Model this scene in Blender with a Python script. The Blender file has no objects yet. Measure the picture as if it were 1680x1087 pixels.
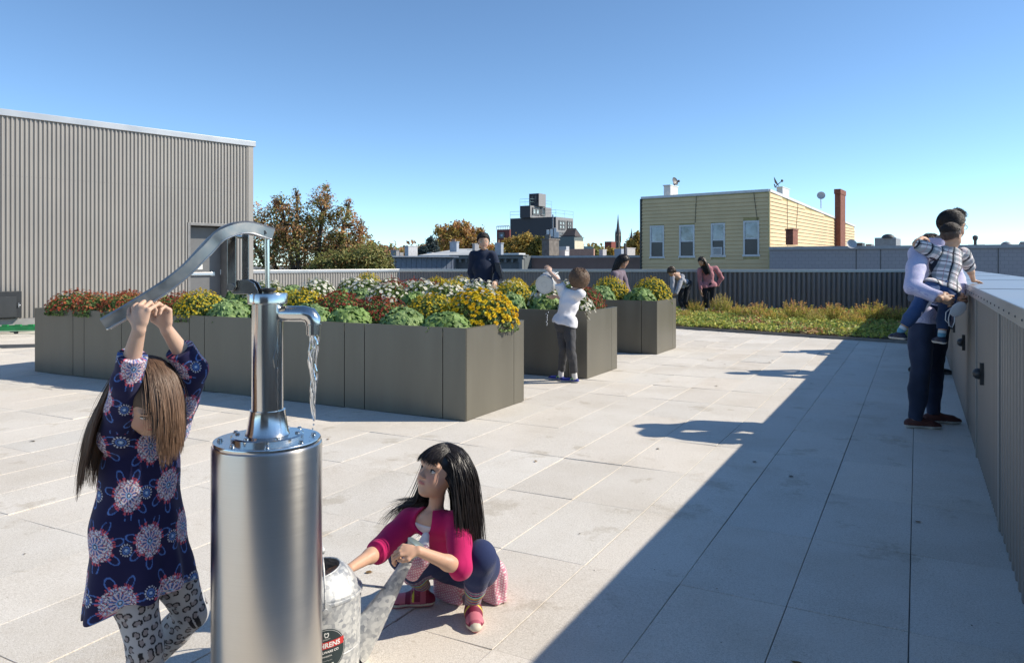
import bpy, math, random
import numpy as np
from mathutils import Vector, Matrix
random.seed(7)
# ---------------------------------------------------------------- camera, world, sun, exposure
SC = bpy.context.scene
COL = SC.collection
F, HZ, CX, EYE = 1240.0, 432.0, 840.0, 1.3          # focal length (photo px), horizon row, centre column, eye height
cam = bpy.data.cameras.new("camera"); camo = bpy.data.objects.new("camera", cam); COL.objects.link(camo)
camo.location = (0, 0, EYE); camo.rotation_euler = (math.radians(90), 0, 0)
cam.sensor_width = 36; cam.lens = 36 * F / 1680; cam.shift_y = -(543.5 - HZ) / 1680
cam.clip_start = .05; cam.clip_end = 6000
SC.camera = camo
SUN_EL, SUN_AZ = math.radians(34.7), math.radians(90)   # azimuth clockwise from +Y: straight from the right
w = bpy.data.worlds.new("World"); SC.world = w; w.use_nodes = True
nt = w.node_tree; nt.nodes.clear()
sky = nt.nodes.new("ShaderNodeTexSky"); sky.sky_type = 'NISHITA'; sky.sun_disc = False
sky.sun_elevation = SUN_EL; sky.sun_rotation = SUN_AZ; sky.altitude = 500; sky.air_density = .62; sky.dust_density = 0; sky.ozone_density = 4
bg = nt.nodes.new("ShaderNodeBackground"); bg.inputs[1].default_value = .15
wo = nt.nodes.new("ShaderNodeOutputWorld")
hs = nt.nodes.new("ShaderNodeHueSaturation"); hs.inputs["Saturation"].default_value = 1.0
tn = nt.nodes.new("ShaderNodeMixRGB"); tn.blend_type = 'MULTIPLY'; tn.inputs[0].default_value = 1; tn.inputs[2].default_value = (.95, 1.0, .93, 1)
nt.links.new(sky.outputs[0], hs.inputs["Color"]); nt.links.new(hs.outputs[0], tn.inputs[1]); nt.links.new(tn.outputs[0], bg.inputs[0]); nt.links.new(bg.outputs[0], wo.inputs[0])
sl = bpy.data.lights.new("sun", 'SUN'); sl.energy = 4.0; sl.angle = math.radians(.5); sl.color = (1, .91, .77)
so = bpy.data.objects.new("sun", sl); COL.objects.link(so)
sd = Vector((math.sin(SUN_AZ) * math.cos(SUN_EL), math.cos(SUN_AZ) * math.cos(SUN_EL), math.sin(SUN_EL)))
so.rotation_euler = sd.to_track_quat('Z', 'Y').to_euler()
SC.view_settings.view_transform = 'Standard'; SC.view_settings.look = 'None'
SC.view_settings.exposure = 0.62; SC.view_settings.gamma = 1
SC.cycles.use_denoising = True; SC.cycles.max_bounces = 6; SC.cycles.transparent_max_bounces = 8

# ---------------------------------------------------------------- helpers
def P(px, py, Z):                       # a point of the real scene: seen at photo pixel px, py, at distance Z
    return Vector(((px - CX) / F * Z, Z, EYE - (py - HZ) / F * Z))
S1, C1 = .4726, .8813                    # paving grid: s runs away from us along the right wall, t to the left
def G(s, t, z=0.): return Vector((S1 * s - C1 * t, C1 * s + S1 * t, z))
def V(*a): return Vector(a)
ORG = {}
def tag(o, label=None, cat=None, group=None, kind=None):
    if label: o["label"] = label
    if cat: o["category"] = cat
    if group: o["group"] = group
    if kind: o["kind"] = kind
    return o
def empty(name, loc, label=None, cat=None, group=None):
    o = bpy.data.objects.new(name, None); COL.objects.link(o); o.location = loc; o.empty_display_size = .1
    ORG[o.name] = Vector(loc); return tag(o, label, cat, group)
def link_mesh(name, vs, fs, mats, parent=None, smooth=False, midx=None, cols=None, smangle=None):
    """vs, fs in world space; children keep the origin of the thing that carries them"""
    org = ORG.get(parent.name, Vector((0, 0, 0))) if parent else Vector((0, 0, 0))
    vs = np.asarray(vs, dtype=np.float64).reshape(-1, 3) - np.array(org)
    me = bpy.data.meshes.new(name)
    own = Vector((0, 0, 0))
    if parent is None and len(vs):       # a top-level mesh gets its origin at its base
        lo, hi = vs.min(0), vs.max(0)
        own = Vector(((lo[0] + hi[0]) / 2, (lo[1] + hi[1]) / 2, lo[2])); vs = vs - np.array(own)
    if isinstance(fs, np.ndarray):
        n = fs.shape[1]
        me.vertices.add(len(vs)); me.vertices.foreach_set("co", vs.astype(np.float32).ravel())
        me.loops.add(fs.size); me.loops.foreach_set("vertex_index", fs.astype(np.int32).ravel())
        me.polygons.add(len(fs)); me.polygons.foreach_set("loop_start", np.arange(0, fs.size, n, dtype=np.int32))
        me.polygons.foreach_set("loop_total", np.full(len(fs), n, dtype=np.int32))
        me.update(calc_edges=True)
    else:
        me.from_pydata(vs.tolist(), [], fs)
    me.validate(verbose=False)
    for m in (mats if isinstance(mats, (list, tuple)) else [mats]): me.materials.append(m)
    if midx is not None: me.polygons.foreach_set("material_index", np.asarray(midx, dtype=np.int32))
    if cols is not None:
        ca = me.color_attributes.new("Col", 'FLOAT_COLOR', 'POINT')
        c4 = np.ones((len(vs), 4), dtype=np.float32); c4[:, :3] = cols; ca.data.foreach_set("color", c4.ravel())
    if not smooth: me.polygons.foreach_set("use_smooth", np.zeros(len(me.polygons), dtype=bool))
    if smooth:
        me.polygons.foreach_set("use_smooth", np.ones(len(me.polygons), dtype=bool))
        if smangle:
            try: me.set_sharp_from_angle(angle=math.radians(smangle))
            except Exception: pass
    me.update()
    o = bpy.data.objects.new(name, me); COL.objects.link(o)
    if parent: o.parent = parent; ORG[o.name] = org
    else: o.location = own; ORG[o.name] = own
    return o
def basis(d, up=(0, 0, 1)):
    d = Vector(d).normalized(); u = Vector(up)
    if abs(d.dot(u)) > .98: u = Vector((1, 0, 0))
    a = d.cross(u).normalized(); b = a.cross(d).normalized()
    return a, b, d
class MB:
    def __init__(s): s.v = []; s.f = []; s.m = []; s.cm = 0
    def add(s, vs, fs):
        n = len(s.v); s.v += [tuple(p) for p in vs]; s.f += [[i + n for i in f] for f in fs]; s.m += [s.cm] * len(fs); return s
    def hexa(s, c8):                    # bottom four then top four, counter-clockwise
        return s.add(c8, [[3, 2, 1, 0], [4, 5, 6, 7], [0, 1, 5, 4], [1, 2, 6, 5], [2, 3, 7, 6], [3, 0, 4, 7]])
    def box(s, lo, hi):
        x0, y0, z0 = lo; x1, y1, z1 = hi
        return s.hexa([(x0, y0, z0), (x1, y0, z0), (x1, y1, z0), (x0, y1, z0), (x0, y0, z1), (x1, y0, z1), (x1, y1, z1), (x0, y1, z1)])
    def obox(s, c, ax, ay, az, hx, hy, hz):   # oriented box, half sizes
        c = Vector(c); ax, ay, az = Vector(ax), Vector(ay), Vector(az); r = []
        for k in (-1, 1):
            for i, j in ((-1, -1), (1, -1), (1, 1), (-1, 1)): r.append(c + ax * (hx * i) + ay * (hy * j) + az * (hz * k))
        return s.hexa(r)
    def gbox(s, s0, s1, t0, t1, z0, z1):      # box in paving-grid coordinates
        q = [(s0, t1), (s0, t0), (s1, t0), (s1, t1)]
        return s.hexa([G(a, b, z0) for a, b in q] + [G(a, b, z1) for a, b in q])
    def prism(s, poly, z0, z1):
        n = len(poly)
        zb = z0 if isinstance(z0, (list, tuple)) else [z0] * n; zt = z1 if isinstance(z1, (list, tuple)) else [z1] * n
        vs = [(p[0], p[1], zb[i]) for i, p in enumerate(poly)] + [(p[0], p[1], zt[i]) for i, p in enumerate(poly)]
        return s.add(vs, [list(range(n))[::-1], list(range(n, 2 * n))] + [[i, (i + 1) % n, n + (i + 1) % n, n + i] for i in range(n)])
    def tube(s, pts, rs, n=8, cap=True, flat=1.0, up=(0, 0, 1)):
        pts = [Vector(p) for p in pts]
        if not isinstance(rs, (list, tuple)): rs = [rs] * len(pts)
        vs = []; fs = []; a = None
        for i, p in enumerate(pts):
            d = (pts[min(i + 1, len(pts) - 1)] - pts[max(i - 1, 0)])
            if d.length < 1e-9: d = Vector((0, 0, 1))
            d.normalize()
            if a is None: a, b, _ = basis(d, up)
            else:
                a = (a - d * a.dot(d)).normalized(); b = a.cross(d).normalized()
            for k in range(n):
                t = 2 * math.pi * k / n; vs.append(p + a * (math.cos(t) * rs[i]) + b * (math.sin(t) * rs[i] * flat))
        for i in range(len(pts) - 1):
            for k in range(n):
                fs.append([i * n + k, i * n + (k + 1) % n, (i + 1) * n + (k + 1) % n, (i + 1) * n + k])
        if cap: fs.append(list(range(n))[::-1]); fs.append([(len(pts) - 1) * n + k for k in range(n)])
        return s.add(vs, fs)
    def lathe(s, c, prof, n=32, axis=(0, 0, 1), close=True):   # prof: (radius, height) pairs
        a, b, d = basis(axis); c = Vector(c); vs = []; fs = []
        for r, h in prof:
            for k in range(n):
                t = 2 * math.pi * k / n; vs.append(c + d * h + a * (r * math.cos(t)) + b * (r * math.sin(t)))
        for i in range(len(prof) - 1):
            for k in range(n): fs.append([i * n + k, i * n + (k + 1) % n, (i + 1) * n + (k + 1) % n, (i + 1) * n + k])
        if close: fs.append(list(range(n))[::-1]); fs.append([(len(prof) - 1) * n + k for k in range(n)])
        return s.add(vs, fs)
    def ball(s, c, r, n=12, m=8, R=None):
        c = Vector(c); rr = r if isinstance(r, (list, tuple)) else (r, r, r); vs = []; fs = []
        for i in range(m + 1):
            ph = math.pi * i / m
            for k in range(n):
                t = 2 * math.pi * k / n
                q = Vector((rr[0] * math.sin(ph) * math.cos(t), rr[1] * math.sin(ph) * math.sin(t), rr[2] * math.cos(ph)))
                if R is not None: q = R @ q
                vs.append(c + q)
        for i in range(m):
            for k in range(n): fs.append([i * n + k, (i + 1) * n + k, (i + 1) * n + (k + 1) % n, i * n + (k + 1) % n])
        return s.add(vs, fs)
    def build(s, name, mat, parent=None, smooth=False, smangle=None, bevel=0):
        o = link_mesh(name, s.v, s.f, mat, parent, smooth, s.m if isinstance(mat, (list, tuple)) else None, None, smangle)
        if bevel:
            b = o.modifiers.new("bevel", 'BEVEL'); b.width = bevel; b.segments = 2; b.limit_method = 'ANGLE'; b.angle_limit = math.radians(40)
        return o
MATS = {}
def M(name, c, rough=.6, metal=0., var=.12, sc=8., bump=0., bsc=60., coat=0., spec=.5, c2=None, stretch=None, sub=0., rvar=0.):
    if name in MATS: return MATS[name]
    m = bpy.data.materials.new(name); m.use_nodes = True; n = m.node_tree.nodes; l = m.node_tree.links; b = n["Principled BSDF"]
    b.inputs["Roughness"].default_value = rough; b.inputs["Metallic"].default_value = metal
    b.inputs["Specular IOR Level"].default_value = spec; b.inputs["Coat Weight"].default_value = coat
    if sub: b.inputs["Subsurface Weight"].default_value = sub; b.inputs["Subsurface Radius"].default_value = (.02, .008, .004); b.inputs["Subsurface Scale"].default_value = .4
    tc = n.new("ShaderNodeTexCoord"); src = tc.outputs["Object"]
    if stretch:
        mp = n.new("ShaderNodeMapping"); mp.inputs["Scale"].default_value = stretch; l.new(src, mp.inputs[0]); src = mp.outputs[0]
    if var or c2:
        nz = n.new("ShaderNodeTexNoise"); nz.inputs["Scale"].default_value = sc; nz.inputs["Detail"].default_value = 6; l.new(src, nz.inputs["Vector"])
        rp = n.new("ShaderNodeValToRGB"); e = rp.color_ramp.elements
        e[0].position = .3; e[1].position = .7
        ca = [max(0, x * (1 - var)) for x in c]; cb = [min(1, x * (1 + var)) for x in (c2 or c)]
        e[0].color = (*ca, 1); e[1].color = (*cb, 1); l.new(nz.outputs[0], rp.inputs[0]); l.new(rp.outputs[0], b.inputs["Base Color"])
        if rvar:
            mr = n.new("ShaderNodeMapRange"); mr.inputs[3].default_value = rough - rvar; mr.inputs[4].default_value = rough + rvar
            l.new(nz.outputs[0], mr.inputs[0]); l.new(mr.outputs[0], b.inputs["Roughness"])
    else: b.inputs["Base Color"].default_value = (*c, 1)
    if bump:
        n2 = n.new("ShaderNodeTexNoise"); n2.inputs["Scale"].default_value = bsc; n2.inputs["Detail"].default_value = 4; l.new(src, n2.inputs["Vector"])
        bp = n.new("ShaderNodeBump"); bp.inputs["Strength"].default_value = bump; bp.inputs["Distance"].default_value = .01
        l.new(n2.outputs[0], bp.inputs["Height"]); l.new(bp.outputs[0], b.inputs["Normal"])
    MATS[name] = m; return m
def MC(name, rough=.7, bump=0., bsc=300., sheen=0., trans=0., spec=.3, sub=0.):   # colour comes from the mesh's own dye attribute
    if name in MATS: return MATS[name]
    m = bpy.data.materials.new(name); m.use_nodes = True; n = m.node_tree.nodes; l = m.node_tree.links; b = n["Principled BSDF"]
    at = n.new("ShaderNodeAttribute"); at.attribute_name = "Col"; l.new(at.outputs["Color"], b.inputs["Base Color"])
    b.inputs["Roughness"].default_value = rough; b.inputs["Specular IOR Level"].default_value = spec; b.inputs["Sheen Weight"].default_value = sheen
    if sub: b.inputs["Subsurface Weight"].default_value = sub; b.inputs["Subsurface Radius"].default_value = (.02, .008, .004); b.inputs["Subsurface Scale"].default_value = .4
    if bump:
        tc = n.new("ShaderNodeTexCoord"); n2 = n.new("ShaderNodeTexNoise"); n2.inputs["Scale"].default_value = bsc; l.new(tc.outputs["Object"], n2.inputs["Vector"])
        bp = n.new("ShaderNodeBump"); bp.inputs["Strength"].default_value = bump; bp.inputs["Distance"].default_value = .003
        l.new(n2.outputs[0], bp.inputs["Height"]); l.new(bp.outputs[0], b.inputs["Normal"])
    if trans:
        out = n["Material Output"]; tr = n.new("ShaderNodeBsdfTranslucent"); mx = n.new("ShaderNodeMixShader"); mx.inputs[0].default_value = trans
        l.new(at.outputs["Color"], tr.inputs[0]); l.new(b.outputs[0], mx.inputs[1]); l.new(tr.outputs[0], mx.inputs[2]); l.new(mx.outputs[0], out.inputs[0])
    MATS[name] = m; return m
# ---------------------------------------------------------------- setting: ground, roof deck, paving
street = M("street_ground", (.16, .16, .15), .9, var=.3, sc=.05)
tag(MB().box((-2500, -600, -10.2), (2500, 4000, -10)).build("ground", street), kind="structure")
A0 = (-6.15, 17.9); DL = (.6676, .7445)                        # left block: right-hand corner and direction of its long face
K0 = (-3.16, 21.2); K1 = (10.86 - .0, 19.5)                    # far parapet corners
base_poly = [tuple(G(-9, -1.1)[:2]), tuple(G(24, -1.1)[:2])]
slabm = M("roof_core", (.2, .19, .18), .9)
rp_ = [G(-8, -1.13), G(22.9, -1.13), V(10.9, 20.1, 0), V(-3.3, 21.9, 0), V(-5.2, 21.0, 0), V(-12.5, 18.5, 0), V(-22, 9, 0), G(-8, 17)]
tag(MB().prism([(p.x, p.y) for p in rp_], -10.0, -.06).build("roof_slab", slabm), kind="structure")

def paver_mat():
    m = bpy.data.materials.new("concrete_paver"); m.use_nodes = True; n = m.node_tree.nodes; l = m.node_tree.links; b = n["Principled BSDF"]
    tc = n.new("ShaderNodeTexCoord"); at = n.new("ShaderNodeAttribute"); at.attribute_name = "Col"
    def noise(sc, det=3, rough=.5):
        z = n.new("ShaderNodeTexNoise"); z.inputs["Scale"].default_value = sc; z.inputs["Detail"].default_value = det; z.inputs["Roughness"].default_value = rough
        l.new(tc.outputs["Object"], z.inputs["Vector"]); return z.outputs[0]
    def ramp(src, p0, p1, c0, c1):
        r = n.new("ShaderNodeValToRGB"); e = r.color_ramp.elements; e[0].position = p0; e[1].position = p1; e[0].color = (*c0, 1); e[1].color = (*c1, 1)
        l.new(src, r.inputs[0]); return r.outputs[0]
    def mult(a, c, f=1.):
        x = n.new("ShaderNodeMixRGB"); x.blend_type = 'MULTIPLY'; x.inputs[0].default_value = f; l.new(a, x.inputs[1]); l.new(c, x.inputs[2]); return x.outputs[0]
    col = at.outputs["Color"]
    col = mult(col, ramp(noise(420, 2), .36, .52, (.70, .69, .67), (1, 1, 1)))      # aggregate speckle
    col = mult(col, ramp(noise(130, 2), .35, .6, (.86, .85, .83), (1, 1, 1)))
    col = mult(col, ramp(noise(1.5, 6, .65), .30, .55, (.90, .885, .86), (1, 1, 1)))  # soft traffic dirt
    st = noise(2.6, 5, .7)
    col = mult(col, ramp(st, .33, .40, (.84, .82, .785), (1, 1, 1)))                # old damp patches
    st2 = noise(.9, 8, .75); col = mult(col, ramp(st2, .30, .42, (.86, .83, .79), (1, 1, 1))); col = mult(col, ramp(noise(38, 3, .6), .30, .34, (.72, .68, .62), (1, 1, 1)), .55)
    l.new(col, b.inputs["Base Color"]); b.inputs["Roughness"].default_value = .82; b.inputs["Specular IOR Level"].default_value = .12
    bp = n.new("ShaderNodeBump"); bp.inputs["Strength"].default_value = .5; bp.inputs["Distance"].default_value = .003
    l.new(noise(380, 3), bp.inputs["Height"]); l.new(bp.outputs[0], b.inputs["Normal"])
    return m
rng = np.random.default_rng(3)
pv, pf, pc = [], [], []
TL = [-.40] + [.026 + .412 * i for i in range(46)]
SL = [3.02 + .806 * i for i in range(-12, 26)]
for i in range(len(TL) - 1):
    for j in range(len(SL) - 1):
        t0, t1, s0, s1 = TL[i] + .0019, TL[i + 1] - .0019, SL[j] + .0014, SL[j + 1] - .0014
        c = G((s0 + s1) / 2, (t0 + t1) / 2)
        if c.y < -7 or c.y > 21 or c.x < -22 or c.x > 11.5 or (c.y > 15.2 and c.x > -3): continue
        dz = rng.normal(0, .0007); tx, ty = rng.normal(0, .0010, 2); sh = 1 + rng.normal(0, .030); wm = rng.normal(0, .008)
        col = (.79 * sh * (1 + wm), .745 * sh, .675 * sh * (1 - wm)); b0 = len(pv); ch = .0012
        for (a, bb, z) in ((0, 0, -.05), (0, 0, -ch), (ch, ch, 0)):
            for (ss, tt, sx, tx_) in ((s0 + a, t0 + bb, -1, -1), (s1 - a, t0 + bb, 1, -1), (s1 - a, t1 - bb, 1, 1), (s0 + a, t1 - bb, -1, 1)):
                pv.append(G(ss, tt, z + dz + sx * tx + tx_ * ty)); pc.append(col)
        for r in (0, 4):
            for k in range(4): pf.append([b0 + r + k, b0 + r + 4 + k, b0 + r + 4 + (k + 1) % 4, b0 + r + (k + 1) % 4])
        pf.append([b0 + 11, b0 + 10, b0 + 9, b0 + 8])
jf = MB(); jf.prism([tuple(G(a, b)[:2]) for a, b in ((-8, -.35), (16, -.35), (16, 17), (-8, 17))], -.03, -.0075); tag(jf.build('joint_bedding', M('joint_sand', (.13, .125, .115), .95, var=.4, sc=25)), kind='structure')
pf = np.array(pf)[:, ::-1]
pav = link_mesh("paving", pv, pf, paver_mat(), cols=np.array(pc)); tag(pav, kind="structure")

# ---------------------------------------------------------------- corrugated walls
def corr_strip(mb, a, b, z0, z1, pitch, depth, nrm, frac=(.32, .18, .32, .18)):
    """trapezoid ribs from a to b (xy), standing proud of the wall plane along nrm"""
    a, b, nrm = Vector((a[0], a[1], 0)), Vector((b[0], b[1], 0)), Vector((nrm[0], nrm[1], 0)).normalized()
    L = (b - a).length; d = (b - a) / L; n = max(1, round(L / pitch)); p = L / n; pts = []
    for i in range(n):
        x = i * p
        for off, h in ((0, 0), (frac[0], 0), (frac[0] + frac[1], 1), (frac[0] + frac[1] + frac[2], 1)):
            pts.append(a + d * (x + off * p) + nrm * (depth * h))
    pts.append(b.copy()); m = len(pts)
    vs = [(q.x, q.y, z0) for q in pts] + [(q.x, q.y, z1) for q in pts]
    mb.add(vs, [[i, i + 1, m + i + 1, m + i] for i in range(m - 1)])
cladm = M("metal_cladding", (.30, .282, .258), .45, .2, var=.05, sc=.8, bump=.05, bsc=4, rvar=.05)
capm = M("metal_coping", (.42, .42, .42), .36, .65, var=.06, sc=2, rvar=.06)
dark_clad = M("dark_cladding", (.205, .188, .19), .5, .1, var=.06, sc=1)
doorm = M("door_paint", (.13, .132, .135), .45, var=.05)

# left corrugated block, with a recessed door
NLf = (DL[1], -DL[0])                                          # face normal, towards the deck and the sun
def LP(k, z=0., out=0.): return V(A0[0] + DL[0] * k + NLf[0] * out, A0[1] + DL[1] * k + NLf[1] * out, z)
HB = 4.19; NL3 = V(NLf[0], NLf[1], 0); DL3 = V(DL[0], DL[1], 0)
blk = empty("corrugated_building", LP(-4, 0, -2), "tall grey ribbed metal bulkhead with a recessed door at the left of the deck", "building")
def kof(px, off=0.):                                           # where along the face a photo column falls
    q = (px - CX) / F; ax, ay = A0[0] + NLf[0] * off, A0[1] + NLf[1] * off
    return (q * ay - ax) / (DL[0] - q * DL[1])
kd0, kd1, zd = kof(307), kof(376), 1.3 + (432 - 366) / F * (A0[1] + DL[1] * kof(340))
mb = MB()
corr_strip(mb, LP(-16), LP(kd0), .26, HB - .12, .077, .027, NLf)
corr_strip(mb, LP(kd0), LP(kd1), zd, HB - .12, .077, .027, NLf)
corr_strip(mb, LP(kd1), LP(-.12), .02, HB - .12, .077, .027, NLf)
mb.build("cladding", cladm, blk)
mb = MB()
q = [LP(-16, 0, -.02), LP(kd0, 0, -.02), LP(kd0, 0, -3.4), LP(-16, 0, -3.4)]
mb.prism([(p.x, p.y) for p in q], 0, HB - .13)
q = [LP(kd1, 0, -.02), LP(-.02, 0, -.02), LP(-.02, 0, -3.4), LP(kd1, 0, -3.4)]
mb.prism([(p.x, p.y) for p in q], 0, HB - .13)
q = [LP(kd0, 0, -.02), LP(kd1, 0, -.02), LP(kd1, 0, -3.4), LP(kd0, 0, -3.4)]
mb.prism([(p.x, p.y) for p in q], zd, HB - .131)
q = [LP(kd0, 0, -.36), LP(kd1, 0, -.36), LP(kd1, 0, -3.4), LP(kd0, 0, -3.4)]
mb.prism([(p.x, p.y) for p in q], 0, zd)
mb.build("wall_core", M("wall_core", (.2, .19, .18), .6), blk)
mb = MB()
mb.obox(LP(-8, HB - .07, -1.70), DL3, NL3, V(0, 0, 1), 8.06, 1.76, .062)
mb.build("coping", capm, blk, bevel=.006)
MB().obox(LP(-.06, HB / 2 - .07, .012), DL3, NL3, V(0, 0, 1), .064, .028, HB / 2 - .075).build("corner_trim", cladm, blk)
mb = MB(); kk = kd0
mb.obox(LP(-16 / 2 + kd0 / 2, .13, .01), DL3, NL3, V(0, 0, 1), (kd0 + 16) / 2, .03, .128)
mb.build("base_flashing", M("base_flashing", (.3, .29, .28), .5, .3), blk)
fr = MB()
for k in (kd0 + .03, kd1 - .03): fr.obox(LP(k, zd / 2, -.15), DL3, NL3, V(0, 0, 1), .03, .185, zd / 2)
fr.obox(LP((kd0 + kd1) / 2, zd - .03, -.15), DL3, NL3, V(0, 0, 1), (kd1 - kd0) / 2 - .061, .185, .03)
fr.build("door_frame", M("door_frame", (.2, .195, .19), .45, .2), blk, bevel=.004)
dm, dw = (kd0 + kd1) / 2, (kd1 - kd0) / 2 - .065
dr = MB().obox(LP(dm, zd / 2 - .04, -.30), DL3, NL3, V(0, 0, 1), dw, .025, zd / 2 - .045).build("door", doorm, blk, bevel=.004)
hb = MB(); hb.obox(LP(dm - .08, 1.06, -.235), DL3, NL3, V(0, 0, 1), dw * .78, .018, .032)
for sgn in (-1, 1): hb.obox(LP(dm - .08 + sgn * dw * .7, 1.06, -.255), DL3, NL3, V(0, 0, 1), .05, .02, .045)
hb.build("push_bar", M("satin_steel", (.62, .62, .62), .3, .9, var=.04), dr, bevel=.004)
MB().obox(LP(dm - .12, 1.29, -.273), DL3, NL3, V(0, 0, 1), .11, .002, .125).build("notice", M("paper", (.78, .77, .72), .8), dr)
MB().obox(LP(dm - .12, 1.32, -.270), DL3, NL3, V(0, 0, 1), .04, .0012, .03).build("notice_print", M("print_grey", (.42, .42, .42), .8), dr)
for z in (.3, 1.1, 1.9): MB().tube([LP(kd1 - .07, z - .06, -.27), LP(kd1 - .07, z + .06, -.27)], .014, 8).build("hinge", M("satin_steel", (.62, .62, .62)), dr)
scw = MB()
for i in range(200): scw.lathe(LP(-.2 - i * .077, 2.95, .027), [(.006, 0), (.005, .004), (.001, .005)], 6, axis=NL3)
o_ = scw.build('fasteners', M('screw_grey', (.2, .2, .2), .5, .4), blk); o_['kind'] = 'stuff'
# cabinet, green trolley and mesh mat by the block
kc = kof(31)
cb = empty("utility_cabinet", LP(kc - .75, .3, .15), "black wall cabinet with a hasp low on the ribbed metal wall", "cabinet")
zc0, zc1 = .30, .80
black = M("black_paint", (.022, .024, .026), .4, var=.2)
MB().obox(LP(kc - .8, (zc0 + zc1) / 2 - .02, .10), DL3, NL3, V(0, 0, 1), .8, .075, (zc1 - zc0) / 2).build("housing", black, cb, bevel=.006)
MB().obox(LP(kc - .83, (zc0 + zc1) / 2 - .06, .184), DL3, NL3, V(0, 0, 1), .74, .008, .19).build("door", M("cabinet_door", (.035, .038, .04), .35), cb, bevel=.003)
h = MB(); h.tube([LP(kc - .06, .56, .19), LP(kc - .06, .56, .215), LP(kc - .06, .48, .215), LP(kc - .06, .48, .19)], .008, 6)
h.ball(LP(kc - .045, .52, .21), .018, 8, 6); h.build("hasp", M("satin_steel", (.62, .62, .62)), cb)
tr = empty("green_trolley", LP(kof(20), 0, .8), "long green toothed steel rail on black castors beside the ribbed wall", "trolley")
gm = M("green_enamel", (.012, .21, .06), .4, var=.15)
a_, b_ = P(-60, 538, 13.8), P(118, 533.0, 14.1)
dd = (b_ - a_); dd.z = 0; Lr = dd.length; dd.normalize(); nn = V(dd.y, -dd.x, 0); mid = (a_ + b_) / 2; mid.z = .105
rl = MB().obox(mid, dd, nn, V(0, 0, 1), Lr / 2, .04, .035)
rl.obox(mid + V(0, 0, .0) + nn * .30 * -1, dd, nn, V(0, 0, 1), Lr / 2, .03, .035)
for i in range(9):
    c = mid + dd * (Lr * (i / 8 - .5) * .96); c.z = .158; rl.obox(c, dd, nn, V(0, 0, 1), .05, .03, .0165)
rl.build("rail", gm, tr, bevel=.004)
MB().obox(mid + V(0, 0, -.044) + nn * .012, dd, nn, V(0, 0, 1), Lr / 2, .03, .008).build("rail_flange", M("pale_green", (.25, .45, .28), .5), tr)
for f_ in (-.42, -.02, .40):
    c = mid + dd * (Lr * f_); c.z = .03
    wv = MB().lathe(c - nn * .03, [(.008, -.001), (.03, 0), (.03, .06), (.008, .061)], 14, axis=nn).build("castor", black, tr, smooth=True, smangle=40)
    wv = MB().obox(c + V(0, 0, .028), dd, nn, V(0, 0, 1), .07, .032, .0).build("castor_plate", black, tr) if False else None
m0, m1 = P(-60, 575, 11.6), P(100, 566.5, 11.9)
dm_ = (m1 - m0); dm_.z = 0; Lm = dm_.length; dm_.normalize(); nm = V(dm_.y, -dm_.x, 0); cm = (m0 + m1) / 2; cm.z = .016
mt = MB()
for k in (-1, 1): mt.obox(cm + nm * .12 * k, dm_, nm, V(0, 0, 1), Lm / 2, .012, .014)
for i in range(60):
    c = cm + dm_ * (Lm * ((i + .5) / 60 - .5)); ang = .7 if i % 2 else -.7
    e1 = Matrix.Rotation(ang, 3, 'Z') @ nm; mt.obox(c, e1, V(-e1.y, e1.x, 0), V(0, 0, 1), .14, .008, .010)
tag(mt.build("cable_ramp", M("galv_dark", (.12, .13, .14), .5, .5)), "narrow dark grey open mesh ramp lying flat on the pale paving", "mat")

# ---------------------------------------------------------------- parapets
def parapet(name, label, a, b, nrm, zones, thick, cmat, over=.02, hc=1.14, ext=(0, 0)):
    """a-b inner face in plan, nrm towards the deck"""
    a3, b3 = V(a[0], a[1], 0), V(b[0], b[1], 0); d = (b3 - a3).normalized(); n3 = V(nrm[0], nrm[1], 0).normalized(); L = (b3 - a3).length
    r = empty(name, (a3 + b3) / 2, label, "wall")
    mb = MB()
    for f0, f1, pitch, dep in zones: corr_strip(mb, a3 + d * (L * f0) - n3 * dep, a3 + d * (L * f1) - n3 * dep, .0, hc - .07, pitch, dep, nrm)
    mb.build("cladding", cmat, r)
    MB().obox((a3 + b3) / 2 - n3 * (.03 + thick / 2) + V(0, 0, hc / 2 - .08), d, n3, V(0, 0, 1), L / 2 - .01, thick / 2 - .0, hc / 2 + .0).build("wall_core", M("wall_core", (.2, .19, .18)), r)
    c = (a3 + b3) / 2 + d * ((ext[1] - ext[0]) / 2) - n3 * (thick / 2 - over / 2 + .015); c.z = hc - .0375
    MB().obox(c, d, n3, V(0, 0, 1), L / 2 + (ext[0] + ext[1]) / 2, thick / 2 + over / 2 + .015, .0375).build("coping", capm, r, bevel=.004)
    return r, d, n3
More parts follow.
